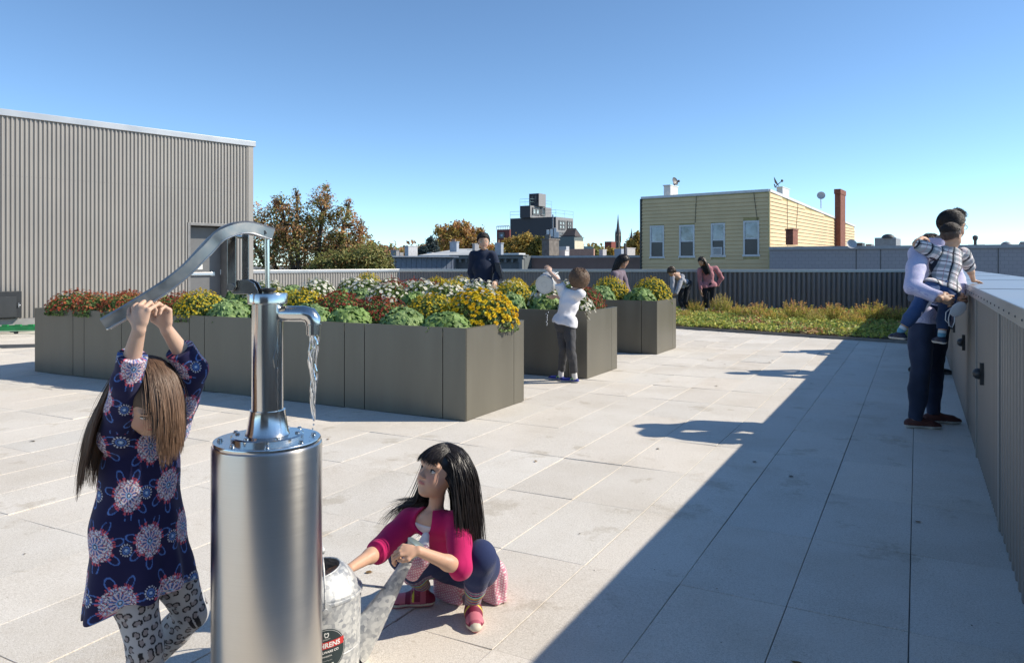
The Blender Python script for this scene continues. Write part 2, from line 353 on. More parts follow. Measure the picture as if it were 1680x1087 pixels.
# left stretch carries on the line of the block, far stretch faces us, right stretch runs beside us
parapet("parapet_wall", "sunlit pale ribbed parapet behind the planters, between the metal block and the shaded far parapet", (A0[0] + DL[0] * .01, A0[1] + DL[1] * .01), K0, NLf, [(0, 1, .077, .02)], .35, cladm)
far_n = V(-(19.5 - 21.2), 0, 0); dfar = (V(K1[0], K1[1], 0) - V(K0[0], K0[1], 0)).normalized(); nfar = V(dfar.y, -dfar.x, 0)
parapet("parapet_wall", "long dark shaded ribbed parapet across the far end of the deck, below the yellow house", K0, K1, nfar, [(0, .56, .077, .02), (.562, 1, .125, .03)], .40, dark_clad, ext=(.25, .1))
def RW(s, z=0., out=0.): return G(s, -.355 + out, z)
rw, dR, nR = parapet("parapet_wall", "near ribbed parapet with a broad coping along the right side, three black step lights on it", tuple(RW(-7)[:2]), tuple(RW(22.17)[:2]), tuple(G(0, 1)[:2]),
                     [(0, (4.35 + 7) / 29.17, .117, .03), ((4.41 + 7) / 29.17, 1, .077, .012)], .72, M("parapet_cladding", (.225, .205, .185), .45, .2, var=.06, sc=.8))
def corr_fix(): pass
jt = MB().obox(RW(5.95, .53, .0), dR, nR, V(0, 0, 1), .02, .010, .53).build("joint_trim", cladm, rw)
for z in (4.38,): MB().obox(RW(z, .53, -.005), dR, nR, V(0, 0, 1), .03, .012, .53).build("joint_trim", cladm, rw)
rv = MB()
for i in range(70):
    s_ = -2 + i * .22; rv.lathe(RW(s_, 1.095, .0195), [(.0055, 0), (.004, .004), (.001, .005)], 8, axis=nR)
rv.build("rivets", M("rivet", (.1, .1, .1), .5, .5), rw)
for i, (px, nm) in enumerate(((1614, "nearest of the three black step lights on the right parapet"), (1583, "middle one of the three black step lights, behind the father's legs side"), (1567, "farthest black step light, just beside the father's hip"))):
    q_ = (px - CX) / F; Z = .403 / (q_ - .5363); s_ = S1 * (Z * q_) + C1 * Z
    e = empty("step_light", RW(s_, .56, .02), ["nearest of the three black step lights on the right parapet, left of the ribs", "middle one of the three black step lights on the right parapet", "farthest black step light on the right parapet, beside the father's hip"][i], "wall light", "step lights on the parapet")
    MB().obox(RW(s_, .63, .010), dR, nR, V(0, 0, 1), .022, .012, .066).build("back_plate", black, e, bevel=.003)
    hd = MB()
    pr = [(.001, -.0), (.034, .0), (.034, .008), (.030, .022), (.018, .034), (.001, .038)]
    hd.lathe(RW(s_, .63, .022), [(r, h) for r, h in pr], 16, axis=nR); hd.build("hood", black, e, smooth=True, smangle=50)
# far side: coping joints (fine dark lines across the broad coping)
cj = MB()
for s_ in (2.6, 5.6, 8.6, 11.6, 14.6): cj.obox(RW(s_, 1.1405, -.34), dR, nR, V(0, 0, 1), .004, .352, .0016)
cj.build("coping_seams", M("seam_dark", (.1, .1, .1), .6), rw)

# ---------------------------------------------------------------- planters
plm = M("bronze_paint", (.136, .129, .103), .36, .15, var=.09, sc=2.2, rvar=.07, stretch=(3, 3, .45))
soil = M("potting_soil", (.05, .035, .025), .95, var=.5, sc=30, bump=1, bsc=60)
SEAM = [3.27, 3.50, 4.33, 4.56, 5.50, 5.72, 6.395, 6.62, 7.50, 7.72, 8.39, 8.60, 9.36]
def planter(s0, wd, label, hgt=.765):
    r = empty("planter_box", G(s0 + wd / 2, 6.3), label, "planter", "metal planters in three rows")
    MB().gbox(s0 + .022, s0 + wd - .022, 3.292, 9.338, .0, hgt - .10).build("liner", M("planter_liner", (.02, .02, .02), .8), r)
    for a, b in zip(SEAM[:-1], SEAM[1:]):
        MB().gbox(s0, s0 + .006, a + .004, b - .004, .006, hgt - .004).build("panel", plm, r)
        MB().gbox(s0 + wd - .006, s0 + wd, a + .004, b - .004, .006, hgt - .004).build("panel", plm, r)
    for t0, t1 in ((3.27, 3.276), (9.354, 9.36)):
        for a, b in ((s0 + .0065, s0 + wd * .80), (s0 + wd * .80 + .006, s0 + wd - .0065)):
            MB().gbox(a, b, t0, t1, .006, hgt - .004).build("panel", plm, r)
    rim = MB()
    rim.gbox(s0 - .002, s0 + .035, 3.268, 9.362, hgt - .004, hgt); rim.gbox(s0 + wd - .035, s0 + wd + .002, 3.268, 9.362, hgt - .004, hgt)
    rim.gbox(s0 + .0352, s0 + wd - .0352, 3.268, 3.303, hgt - .004, hgt); rim.gbox(s0 + .0352, s0 + wd - .0352, 9.327, 9.362, hgt - .004, hgt)
    rim.build("rim", plm, r)
    MB().gbox(s0 + .021, s0 + wd - .021, 3.291, 9.339, hgt - .099, hgt - .05).build("soil", soil, r)
planter(5.30, 1.04, "front bronze metal planter, the nearest, right behind the water pump")
planter(7.88, .97, "middle bronze metal planter, the boy with the watering can stands at it")
planter(10.47, .97, "rear bronze metal planter, the smallest looking, nearest the green roof bed")

# unseen wall added behind the camera so the steel mirrors a dark band
rb = empty("added_reflection_wall", (-1, -6, 0), "unseen dark ribbed wall added behind the camera for the steel pump to mirror", "building")
MB().box((-4.2, -8, 0), (2.2, -5, 3.0)).build("wall", M("reflection_wall_dark", (.17, .16, .15), .6, var=.05), rb)
mb = MB(); corr_strip(mb, (2.2, -4.99), (-4.2, -4.99), .1, 2.9, .11, .03, (0, 1)); mb.build("cladding", M("reflection_wall_dark", (.17, .16, .15)), rb)
MB().box((-4.25, -8, 3.001), (2.25, -4.9, 3.1)).build("coping", capm, rb)

# grit and a few blown leaves on the paving
rng = np.random.default_rng(12); vs, fs, cs = [], [], []
for i in range(420):
    s_, t_ = rng.uniform(1.5, 13), rng.uniform(-.3, 7); r_ = rng.choice([.0022, .0035, .005, .014], p=[.5, .3, .14, .06]); a_ = rng.uniform(0, 6.28); c = G(s_, t_, .0035)
    if 5.2 < s_ < 6.4 and t_ > 3.2 or 7.8 < s_ < 8.9 and t_ > 3.2 or 10.4 < s_ < 11.5 and t_ > 3.2: continue
    b0 = len(vs); k = 5
    for j in range(k): q_ = a_ + j * 2 * math.pi / k; rr = r_ * rng.uniform(.5, 1.2) * (1.7 if j == 0 else 1); vs.append((c.x + rr * math.cos(q_), c.y + rr * math.sin(q_), c.z + rng.uniform(0, .3) * r_)); cs.append([(.10, .08, .06), (.22, .13, .05), (.16, .14, .11)][i % 3])
    fs.append(list(range(b0, b0 + k)))
gr = link_mesh("grit", vs, fs, MC("grit_speck", .9), cols=np.array(cs)); tag(gr, "grit and small blown leaf fragments scattered over the paving", "grit", kind="stuff")
# ---------------------------------------------------------------- the city beyond
GZ = -10.0
def ray(px): return Vector(((px - CX) / F, 1.0))
def dirv(vp):                                  # ground direction whose vanishing point is photo column vp (pointing away from us)
    d = Vector((vp - CX, F)); return d.normalized()
def hit(p, d, px):                             # walk from p along d until seen at photo column px
    q = (px - CX) / F
    k = (q * p.y - p.x) / (d.x - q * d.y); return p + d * k, k
def H(py, Z): return EYE - (py - HZ) / F * Z
class Block:
    """box house seen on its corner: corner column xc at distance Z, left wall end xl, right wall end xr"""
    def __init__(s, xc, Z, xl, xr, vl=-1000, vr=1600, maxd=40):
        s.c = ray(xc) * Z; s.dl = dirv(vl); s.dr = dirv(vr)
        s.l, kl = hit(s.c, s.dl, xl)
        if xr > xc + .01:
            s.r, kr = hit(s.c, s.dr, xr)
            if kr < 0 or kr > maxd: s.r = s.c + s.dr * maxd
        else: s.r = s.c + s.dr * (-xr if xr < 0 else 8)
        s.b = s.l + (s.r - s.c)
        s.poly = [tuple(s.l), tuple(s.c), tuple(s.r), tuple(s.b)]
        a = s.dl; s.nl = Vector((-a.y, a.x)) if Vector((-a.y, a.x)).dot(s.c) < 0 else Vector((a.y, -a.x))
        a = s.dr; s.nr = Vector((a.y, -a.x)) if Vector((a.y, -a.x)).dot(s.c) < 0 or True else None
        if s.nr.dot(s.l - s.c) > 0: s.nr = -s.nr
    def wall(s, name, z1, mat, parent=None, z0=GZ):
        return MB().prism(s.poly, z0, z1).build(name, mat, parent)
    def grown(s, g):
        cc = (s.l + s.r) / 2; return [tuple(Vector(p) + ((Vector(p) - cc).normalized() * g * 1.4)) for p in s.poly]
def facepanel(mb, p, d, n, k0, k1, z0, z1, out, th):      # panel on a wall: from p along d
    a = p + d * k0; b = p + d * k1; c = (a + b) / 2 + n * (out + th / 2)
    mb.obox((c.x, c.y, (z0 + z1) / 2), (d.x, d.y, 0), (n.x, n.y, 0), (0, 0, 1), abs(k1 - k0) / 2, th / 2, (z1 - z0) / 2)
def kat(p, d, px): return hit(p, d, px)[1]
white = M("white_trim", (.62, .63, .64), .5, var=.08)
glass = M("window_glass", (.035, .028, .026), .35, var=.5, sc=.8, spec=.8)
brick = M("red_brick", (.20, .072, .045), .85, var=.3, sc=9, bump=.6, bsc=30)
galv = M("galvanised_grey", (.38, .39, .4), .5, .3)
# --- yellow clapboard house
B = Block(1262, 32, 1052, 1402, vl=-709, vr=1690, maxd=19)
yh = empty("yellow_house", (B.c.x, B.c.y, 0), "yellow clapboard rowhouse with four sash windows beyond the far parapet", "house")
ysid = M("yellow_clapboard", (.66, .49, .27), .6, var=.07, sc=1.5)
zt = H(310, 32); zl = H(323, B.l.y); zr = H(369.5, B.r.y)
B.poly = [tuple(B.l), tuple(B.c), tuple(B.r), tuple(B.b)]
MB().prism(B.poly, GZ, [zl - .1, zt - .1, zr - .1, zr - .1]).build("wall_core", M("yellow_core", (.42, .34, .15), .7), yh)
wins = [(1067, 1090, 370, 423), (1115, 1140, 369, 422), (1167, 1190, 366, 421), (1220, 1246, 362, 420)]
wk = []
for x0, x1, y0, y1 in wins:
    ka, kb = kat(B.c, B.dl, x1), kat(B.c, B.dl, x0); zz = (B.c + B.dl * ((ka + kb) / 2)).y
    wk.append((ka, kb, H(y1, zz), H(y0, zz)))
sb = MB(); L1 = (B.l - B.c).length; L2 = (B.r - B.c).length; dz_ = .165
def board(mb, p, d, n, k0, k1, z):
    a, b = p + d * k0, p + d * k1
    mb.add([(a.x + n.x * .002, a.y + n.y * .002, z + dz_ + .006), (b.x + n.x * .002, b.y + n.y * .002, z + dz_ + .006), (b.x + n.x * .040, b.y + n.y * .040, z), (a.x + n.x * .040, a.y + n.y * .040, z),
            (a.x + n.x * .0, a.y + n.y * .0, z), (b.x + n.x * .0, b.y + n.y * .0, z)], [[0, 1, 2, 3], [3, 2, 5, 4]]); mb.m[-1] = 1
z = -2.0
while z < zt - .1:
    f = lambda k: zt + (zl - zt) * k / L1
    cuts = [0.0]
    segs = [(0, L1)]
    for ka, kb, z0, z1 in wk:
        if z + dz_ > z0 and z < z1:
            ns = []
            for s0, s1 in segs:
                if ka > s0 and kb < s1: ns += [(s0, ka), (kb, s1)]
                else: ns.append((s0, s1))
            segs = ns
    for s0, s1 in segs:
        kk_ = s1
        if f(s1) - .1 < z + dz_ and zl < zt: kk_ = min(s1, max(0, (z + dz_ + .1 - zt) / (zl - zt) * L1))
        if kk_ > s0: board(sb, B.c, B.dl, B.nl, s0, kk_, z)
    k2 = L2 if z + dz_ < zr - .1 else max(0, (zt - .1 - z - dz_) / (zt - zr) * L2)
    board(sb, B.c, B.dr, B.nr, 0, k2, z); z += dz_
sb.build("siding", [ysid, M("siding_lip_shade", (.17, .13, .07), .9)], yh)  # board undersides coloured dark, standing in for shade below each lip
cp = MB()
for p, q, z0, z1, n in ((B.c, B.l, zt, zl, B.nl), (B.c, B.r, zt, zr, B.nr)):
    e = n * .05
    cp.hexa([(p.x + e.x, p.y + e.y, z0 - .11), (q.x + e.x, q.y + e.y, z1 - .11), (q.x - e.x * 3, q.y - e.y * 3, z1 - .11), (p.x - e.x * 3, p.y - e.y * 3, z0 - .11),
             (p.x + e.x, p.y + e.y, z0), (q.x + e.x, q.y + e.y, z1), (q.x - e.x * 3, q.y - e.y * 3, z1), (p.x - e.x * 3, p.y - e.y * 3, z0)])
cp.build("roof_trim", white, yh)
bd = MB(); bd.tube([(B.c.x, B.c.y, -2), (B.c.x, B.c.y, zt - .1)], .05, 6); bd.build("corner_board", M("yellow_trim", (.55, .46, .24), .6), yh)
MB().tube([(B.l.x, B.l.y, -2), (B.l.x, B.l.y, zl - .1)], .07, 6).build("downpipe", black, yh)
gl2 = M("window_glass_pale", (.20, .24, .28), .08, var=.75, sc=2.2, spec=.8)
for i, (ka, kb, z0, z1) in enumerate(wk):
    fm = MB(); t = .07
    for a, b, c0, c1 in ((ka, ka + t, z0 + t, z1 - t), (kb - t, kb, z0 + t, z1 - t), (ka, kb, z1 - t, z1), (ka - .04, kb + .04, z0 - .02, z0 + t)):
        facepanel(fm, B.c, B.dl, B.nl, a, b, c0, c1, -.03, .075)
    facepanel(fm, B.c, B.dl, B.nl, ka + t, kb - t, (z0 + z1) / 2 - .03, (z0 + z1) / 2 + .03, -.03, .055)
    f_ = fm.build("window", white, yh)
    m_ = MB(); facepanel(m_, B.c, B.dl, B.nl, ka + t, kb - t, (z0 + z1) / 2 + .03, z1 - t, -.02, .030); m_.build("pane", gl2, f_)
    m_ = MB(); facepanel(m_, B.c, B.dl, B.nl, ka + t, kb - t, z0 + t, (z0 + z1) / 2 - .03, -.02, .026); m_.build("pane", glass, f_)
    if i in (2,):
        m_ = MB(); facepanel(m_, B.c, B.dl, B.nl, ka + .12, kb - .10, z0 + t, z0 + .42, -.0, .10); m_.build("air_conditioner", white, f_)
        m_ = MB()
        for k in range(6): facepanel(m_, B.c, B.dl, B.nl, ka + .16, kb - .14, z0 + .12 + k * .045, z0 + .14 + k * .045, .10, .004)
        m_.build("louvre", M("seam_dark", (.1, .1, .1)), f_)
for px0, px1, y0, y1 in ((1143, 1141, 322, 365), (1237, 1243, 315, 362)):
    a = B.c + B.dl * kat(B.c, B.dl, px0); b = B.c + B.dl * kat(B.c, B.dl, px1); n = B.nl * .04
    MB().tube([(a.x + n.x, a.y + n.y, H(y0, a.y)), (b.x + n.x, b.y + n.y, H(y1, b.y))], .012, 5).build("cable", black, yh)
for px0, px1, y0, y1 in ((1290, 1291, 322, 404), (1308, 1305, 330, 375)):
    a = B.c + B.dr * kat(B.c, B.dr, px0); b = B.c + B.dr * kat(B.c, B.dr, px1); n = B.nr * .04
    MB().tube([(a.x + n.x, a.y + n.y, H(y0, a.y)), (b.x + n.x, b.y + n.y, H(y1, b.y))], .012, 5).build("cable", black, yh)
def chimney(name, label, x0, x1, y0, y1, Z, mat, taper=0, cap=None, pots=0, group=None, cat="chimney", xm=None, potm=None):
    """square stack between photo columns x0..x1, top row y0, base row y1; xm = the visible corner"""
    xm = xm or x0 + (x1 - x0) * .6
    b = Block(xm, Z, x0, x1, vl=-1000, vr=1650, maxd=3)
    z1, z0 = H(y0, Z), H(y1, Z)
    r = empty(name, (b.c.x, b.c.y, z0), label, cat, group)
    m = MB(); m.prism(b.poly, z0, z1 - (z1 - z0) * .08)
    cc = sum((Vector(p) for p in b.poly), Vector((0, 0))) / 4
    m.build("stack", mat, r)
    g = [tuple(cc + (Vector(p) - cc) * 1.14) for p in b.poly]
    MB().prism(g, z1 - (z1 - z0) * .08, z1).build("cap", cap or mat, r)
    if pots:
        for i in range(pots):
            f = (i + .5) / pots; p = Vector(b.poly[0]).lerp(Vector(b.poly[1]), f).lerp(cc, .5); rr = (z1 - z0) * .07
            MB().lathe((p.x, p.y, z1), [(rr * 1.1, 0), (rr, (z1 - z0) * .22), (rr * 1.2, (z1 - z0) * .24), (rr * .8, (z1 - z0) * .24)], 10).build("pot", potm or M("clay_pot", (.35, .2, .14), .8), r)
    return r
Zc_ = hit(B.c + B.nr * .35, B.dr, 1380)[0].y
chimney("brick_chimney", "tall red brick chimney rising against the side of the yellow house", 1369.5, 1387, 310, 408, Zc_, brick, xm=1379)
chimney("brick_chimney", "short red brick stub on the grey flat roof beside the yellow house", 1289, 1309, 375, 401, 30.5, brick, cap=brick, xm=1301)
chimney("roof_vent_stack", "white capped stack on the left end of the yellow house roof", 1089, 1112, 303, 323, 35.5, white, xm=1100)
chimney("roof_vent_stack", "white capped stack behind the right corner of the yellow house roof", 1274, 1295, 306, 322, 36.5, white, xm=1284)
dishm = M("dish_grey", (.10, .10, .105), .5, var=.1); dishl = M("dish_light", (.42, .43, .45), .5)
def dish(label, px, py, Z, r, face, pole_y, mat, arm=True):
    c = P(px, py, Z); e = empty("satellite_dish", P(px, pole_y, Z), label, "satellite dish")
    f = Vector(face).normalized()
    MB().lathe(c, [(.001, 0), (r * .5, r * .05), (r * .85, r * .16), (r, r * .24), (r * .99, r * .22), (r * .5, r * .02), (.001, -.03)], 20, axis=f, close=False).build("reflector", mat, e, smooth=True, smangle=60)
    MB().tube([P(px, pole_y, Z), P(px, py + 2, Z) - f * .05], .025, 6).build("mast", mat, e)
    if arm:
        a, b, d = basis(f); tip = c + f * r * 1.3 - Vector((0, 0, r * .35))
        MB().tube([c - Vector((0, 0, r * .8)), tip], .018, 5).build("feed_arm", mat, e)
        MB().ball(tip, .06, 8, 6).build("receiver", mat, e)
dish("round dark satellite dish on the left end of the yellow house roof", 1106.5, 298, 35, .20, (.75, -.9, .35), 304, dishm)
dish("tilted black satellite dish above the right corner of the yellow house", 1272, 299, 33, .24, (.95, -.35, .5), 308, dishm)
dish("pale satellite dish on a thin pole above the sloping side of the yellow house", 1347, 321, 38, .20, (-.3, -1, .25), 342, dishl, arm=False)
dish("grey round satellite dish low on the flat roof beside the brick chimney", 1397, 401, 29, .19, (-.2, -1, .5), 405, dishl, arm=False)
# --- grey shingled building on the right
gs = P(1262.5, 404, 31.0); ge = P(1790, 405, 26.0); d = Vector((ge.x - gs.x, ge.y - gs.y)); Lg = d.length; d.normalize(); n = Vector((d.y, -d.x)); zg = H(404, 30)
gb = empty("shingled_building", (gs.x, gs.y, 0), "long grey shingled party wall to the right of the yellow house", "building")
def shingle_mat():
    m = bpy.data.materials.new("grey_shingle"); m.use_nodes = True; nn_ = m.node_tree.nodes; l = m.node_tree.links; b = nn_["Principled BSDF"]
    tc = nn_.new("ShaderNodeTexCoord"); mp = nn_.new("ShaderNodeMapping"); mp.inputs["Rotation"].default_value = (math.radians(90), 0, 0)
    sp = nn_.new("ShaderNodeSeparateXYZ"); cb_ = nn_.new("ShaderNodeCombineXYZ"); l.new(tc.outputs["Object"], sp.inputs[0]); l.new(sp.outputs[0], cb_.inputs[0]); l.new(sp.outputs[2], cb_.inputs[1])
    br = nn_.new("ShaderNodeTexBrick"); br.inputs["Scale"].default_value = 1; br.inputs["Brick Width"].default_value = .22; br.inputs["Row Height"].default_value = .14; br.inputs["Mortar Size"].default_value = .008
    br.inputs["Color1"].default_value = (.32, .31, .335, 1); br.inputs["Color2"].default_value = (.305, .295, .32, 1); br.inputs["Mortar"].default_value = (.25, .245, .265, 1)
    l.new(cb_.outputs[0], br.inputs["Vector"]); l.new(br.outputs[0], b.inputs["Base Color"]); b.inputs["Roughness"].default_value = .8; return m
q = [gs.xy, ge.xy, ge.xy - n * 9, gs.xy - n * 9]
MB().prism([tuple(p) for p in q], GZ, zg - .12).build("wall", shingle_mat(), gb)
m_ = MB(); m_.obox(((gs.x + ge.x) / 2 - n.x * .02, (gs.y + ge.y) / 2 - n.y * .02, zg - .06), (d.x, d.y, 0), (n.x, n.y, 0), (0, 0, 1), Lg / 2 + .02, .10, .0605); m_.build("coping", M("pale_coping", (.33, .34, .36), .55), gb)
for px in (1404, 1444, 1637):
    m_ = MB(); k = kat(gs.xy, d, px); facepanel(m_, gs.xy, d, n, k, k + .03, -1, zg - .125, 0, .012); m_.build("wall_seam", M("seam_dark", (.1, .1, .1)), gb)
MB().prism([tuple(gs.xy - n * .12), tuple(ge.xy - n * .12), tuple(ge.xy - n * 8.5), tuple(gs.xy - n * 8.5)], zg - .11, zg - .02).build("roof", M("roof_membrane", (.45, .45, .44), .8), gb)
def boxthing(name, label, cat, x0, x1, y0, y1, Z, mat, xm=None, extra=None, maxd=8, group=None):
    b = Block(xm or (x0 + (x1 - x0) * .7), Z, x0, x1, vl=-1000, vr=1650, maxd=maxd); z1, z0 = H(y0, Z), H(y1, Z)
    e = empty(name, (b.c.x, b.c.y, z0), label, cat, group); b.wall("wall", z1, mat, e, z0)
    return e, b, z0, z1
dgr = M("dark_grey_paint", (.06, .062, .068), .6, var=.1); mgr = M("mid_grey_paint", (.25, .255, .27), .6); lgr = M("pale_grey_paint", (.42, .43, .45), .6)
concm = M("concrete_wall", (.36, .355, .34), .8, var=.12, sc=1); creamm = M("cream_stucco", (.62, .57, .43), .8)
e, b, z0, z1 = boxthing("rooftop_bulkhead", "pale grey rooftop bulkhead with a dark fan dome on the skyline", "bulkhead", 1435, 1478, 391, 406, 60, mgr, xm=1470)
MB().lathe(P(1457, 391, 60.6), [(.5, 0), (.5, .1), (.38, .25), (.2, .33), (.001, .36)], 14).build("fan_dome", dgr, e, smooth=True)
MB().prism([tuple(Vector(p) * 1.0) for p in b.poly], z1, z1 + .08).build("coping", lgr, e)
boxthing("roof_hatch", "low dark box on the grey roof right of the brick chimney", "roof hatch", 1404, 1419, 398, 405, 40, dgr)
boxthing("roof_hatch", "pale low box beside the dark box on the distant roof", "roof hatch", 1420, 1434, 400, 405, 46, mgr)
boxthing("rooftop_unit", "dark long low unit on the skyline to the right of the father", "roof unit", 1588, 1628, 401, 406, 50, dgr)
boxthing("rooftop_unit", "small grey box at the right edge of the skyline", "roof unit", 1674, 1700, 396, 406, 40, mgr)
ev = empty("vent_pipe", P(1600, 404, 40), "thin black vent pipe with a collar standing on the grey roof right of the father", "pipe")
MB().tube([P(1600, 405, 40), P(1600, 392, 40)], .075, 10).build("pipe", dgr, ev)
MB().lathe(P(1600, 391.5, 40), [(.075, -.1), (.13, 0), (.13, .12), (.05, .18)], 10).build("cowl", dgr, ev)
ed = empty("roof_dome", P(1651, 405, 36), "grey round turbine dome on the skyline at the far right", "roof dome")
MB().lathe(P(1651, 405, 36), [(.25, 0), (.25, .02), (.24, .1), (.19, .19), (.1, .24), (.001, .26)], 18).build("dome", mgr, ed, smooth=True)
MB().lathe(P(1651, 405.5, 36), [(.28, -.02), (.28, .01), (.25, .012)], 18).build("base_ring", dgr, ed)
# --- low roofs to the left of the yellow house
brownm = M("brown_stucco", (.27, .18, .155), .8, var=.08, sc=2)
B2 = Block(1051, 40, 862, 1051, vl=-2600, vr=1600); B2.c = ray(1051) * 40; B2.l = ray(862) * 43; B2.r = B2.c + Vector((3, 8)); B2.b = B2.l + Vector((3, 8))
B2.poly = [tuple(B2.l), tuple(B2.c), tuple(B2.r), tuple(B2.b)]; B2.dl = (B2.l - B2.c).normalized(); B2.nl = Vector((B2.dl.y, -B2.dl.x)) if Vector((B2.dl.y, -B2.dl.x)).y < 0 else Vector((-B2.dl.y, B2.dl.x))
bb = empty("brown_building", (B2.c.x, B2.c.y, 0), "low brown stucco parapet building with a moulded cornice between the boy and the yellow house", "building")
zb = H(419, 41); MB().prism(B2.poly, GZ, zb - .1).build("wall", brownm, bb)
LL = (B2.l - B2.c).length
for j, (za, zc, o_) in enumerate(((zb - .12, zb, .10), (zb - .30, zb - .24, .04), (zb - .42, zb - .36, .03))):
    m_ = MB(); facepanel(m_, B2.c, B2.dl, B2.nl, -.02, LL + .05, za, zc, 0, o_); m_.build("cornice", lgr if j == 0 else brownm, bb)
def cornice_building(name, label, xl, xr, ytop, Z0, Z1, wallm, corm, brackets=True, deep=8, seams=False):
    c = ray(xr) * Z0; l_ = ray(xl) * Z1; d_ = (l_ - c).normalized(); n_ = Vector((d_.y, -d_.x)); n_ = n_ if n_.y < 0 else -n_; LLL = (l_ - c).length
    zt_ = H(ytop, (Z0 + Z1) / 2); e_ = empty(name, (c.x, c.y, 0), label, "building")
    MB().prism([tuple(l_), tuple(c), tuple(c - n_ * deep), tuple(l_ - n_ * deep)], GZ, zt_ - .06).build("wall", wallm, e_)
    m_ = MB(); facepanel(m_, c, d_, n_, -.1, LLL + .1, zt_ - .06, zt_, -.3, .75); m_.build("cornice", corm, e_)
    if brackets:
        m_ = MB(); facepanel(m_, c, d_, n_, -.05, LLL + .05, zt_ - .22, zt_ - .062, 0, .32); m_.build("fascia", corm, e_)
        for i in range(int(LLL / .42)):
            m_ = MB(); facepanel(m_, c, d_, n_, .2 + i * .42, .32 + i * .42, zt_ - .42, zt_ - .222, 0, .22); m_.build("bracket", corm, e_)
        for k_ in (.02, LLL - .22):
            m_ = MB(); facepanel(m_, c, d_, n_, k_, k_ + .2, zt_ - .85, zt_ - .224, 0, .30); m_.build("corbel", corm, e_)
    if seams:
        m_ = MB()
        for i in range(int(LLL / .3)): facepanel(m_, c, d_, n_, .1 + i * .3, .125 + i * .3, -1, zt_ - .07, 0, .02)
        m_.build("standing_seams", wallm, e_)
    return e_
cornice_building("cornice_building", "grey cornice house front with brackets behind the man in the navy sweater", 746, 861, 418, 42, 44, M("slate_paint", (.13, .15, .16), .6), M("slate_trim", (.17, .19, .2), .6))
cornice_building("metal_building", "blue grey standing seam metal wall between the autumn tree and the cornice house", 636, 744, 420, 42, 40, M("blue_metal", (.16, .19, .25), .4, .3), M("blue_metal_trim", (.24, .28, .34), .4, .3), brackets=False, seams=True)
# --- dark stepped modern building
mod = empty("dark_stepped_building", (ray(905) * 120).to_3d(), "dark charcoal stepped modern building, the tallest on the skyline", "building")
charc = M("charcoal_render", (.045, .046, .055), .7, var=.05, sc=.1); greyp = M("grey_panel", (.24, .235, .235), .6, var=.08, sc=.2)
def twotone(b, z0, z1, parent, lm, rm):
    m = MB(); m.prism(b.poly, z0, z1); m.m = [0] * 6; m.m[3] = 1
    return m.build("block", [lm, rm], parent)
b1 = Block(912, 120, 837, 940.5, vl=-1000, vr=1650, maxd=60); za = H(355.5, 120); twotone(b1, GZ, za, mod, charc, greyp)
b2 = Block(870, 122, 853, 905, vl=-1000, vr=1650, maxd=60); zb2 = H(337, 122); twotone(b2, za, zb2, mod, charc, greyp)
b3 = Block(884, 123, 868, 895.5, vl=-1000, vr=1650, maxd=60); zb3 = H(317, 123); twotone(b3, zb2, zb3, mod, charc, greyp)
railm = M("glass_rail", (.35, .5, .5), .2, .2)
def rail(b, z, h, parent):
    m = MB(); pts = [Vector(p) for p in (b.l, b.c, b.r)]
    for p, q in zip(pts[:-1], pts[1:]):
        for hh in (h, h * .55): m.tube([(p.x, p.y, z + hh), (q.x, q.y, z + hh)], .022, 4)
        k = max(2, int((q - p).length / 2))
        for i in range(k + 1): r_ = p.lerp(q, i / k); m.tube([(r_.x, r_.y, z), (r_.x, r_.y, z + h)], .02, 4)
    m.build("railing", railm, parent)
rail(b1, za, 1.1, mod); rail(b2, zb2, 1.1, mod)
fr_ = M("mullion_dark", (.12, .12, .12), .5); palegl = M("pale_glass", (.42, .5, .5), .2, var=.2, sc=.3)
def window(b, side, px0, px1, y0, y1, parent, fm=fr_, gm_=palegl, nx=2, ny=2, t=.25):
    p, d_, n_ = (b.c, b.dr, b.nr) if side == 'r' else (b.c, b.dl, b.nl)
    ka, kb = sorted((kat(p, d_, px0), kat(p, d_, px1))); Zm = (p + d_ * ((ka + kb) / 2)).y; z0_, z1_ = H(y1, Zm), H(y0, Zm)
    m = MB()
    for i in range(nx + 1): k = ka + (kb - ka - t) * i / nx; facepanel(m, p, d_, n_, k, k + t, z0_, z1_, 0, t * .6)
    for i in range(ny + 1): zz = z0_ + (z1_ - z0_ - t) * i / ny; facepanel(m, p, d_, n_, ka, kb, zz, zz + t, 0, t * .5)
    w_ = m.build("window", fm, parent); m = MB(); facepanel(m, p, d_, n_, ka + t * .5, kb - t * .5, z0_ + t * .5, z1_ - t * .5, 0, t * .2); m.build("pane", gm_, w_)
window(b1, 'r', 916.5, 927, 361.5, 376.5, mod); window(b1, 'r', 930, 938, 362.5, 377, mod); window(b1, 'r', 916.5, 938, 381, 387, mod, nx=4, ny=1)
window(b2, 'r', 873, 885, 341, 353, mod, nx=2, ny=1); window(b2, 'r', 887, 894, 339, 354, mod, gm_=glass, nx=1, ny=1)
window(b3, 'l', 869.5, 882, 319, 331, mod, fm=charc, gm_=glass, nx=2, ny=1)
# --- red brick building beside it
e, b, z0, z1 = boxthing("red_building", "dark red brick building with one blue grey window, left of the charcoal building", "building", 815, 838, 376, 470, 105, M("maroon_brick", (.17, .05, .045), .85, var=.15), xm=836)
window(b, 'l', 819, 828, 381, 391, e, nx=1, ny=1, gm_=M("blue_glass", (.3, .42, .6), .2))
m_ = MB()
for i in range(7):
    p = b.l.lerp(b.c, i / 6); m_.tube([(p.x, p.y, z1), (p.x, p.y, z1 + .45)], .05, 4)
m_.tube([(b.l.x, b.l.y, z1 + .45), (b.c.x, b.c.y, z1 + .45)], .06, 4); m_.build("railing", lgr, e)
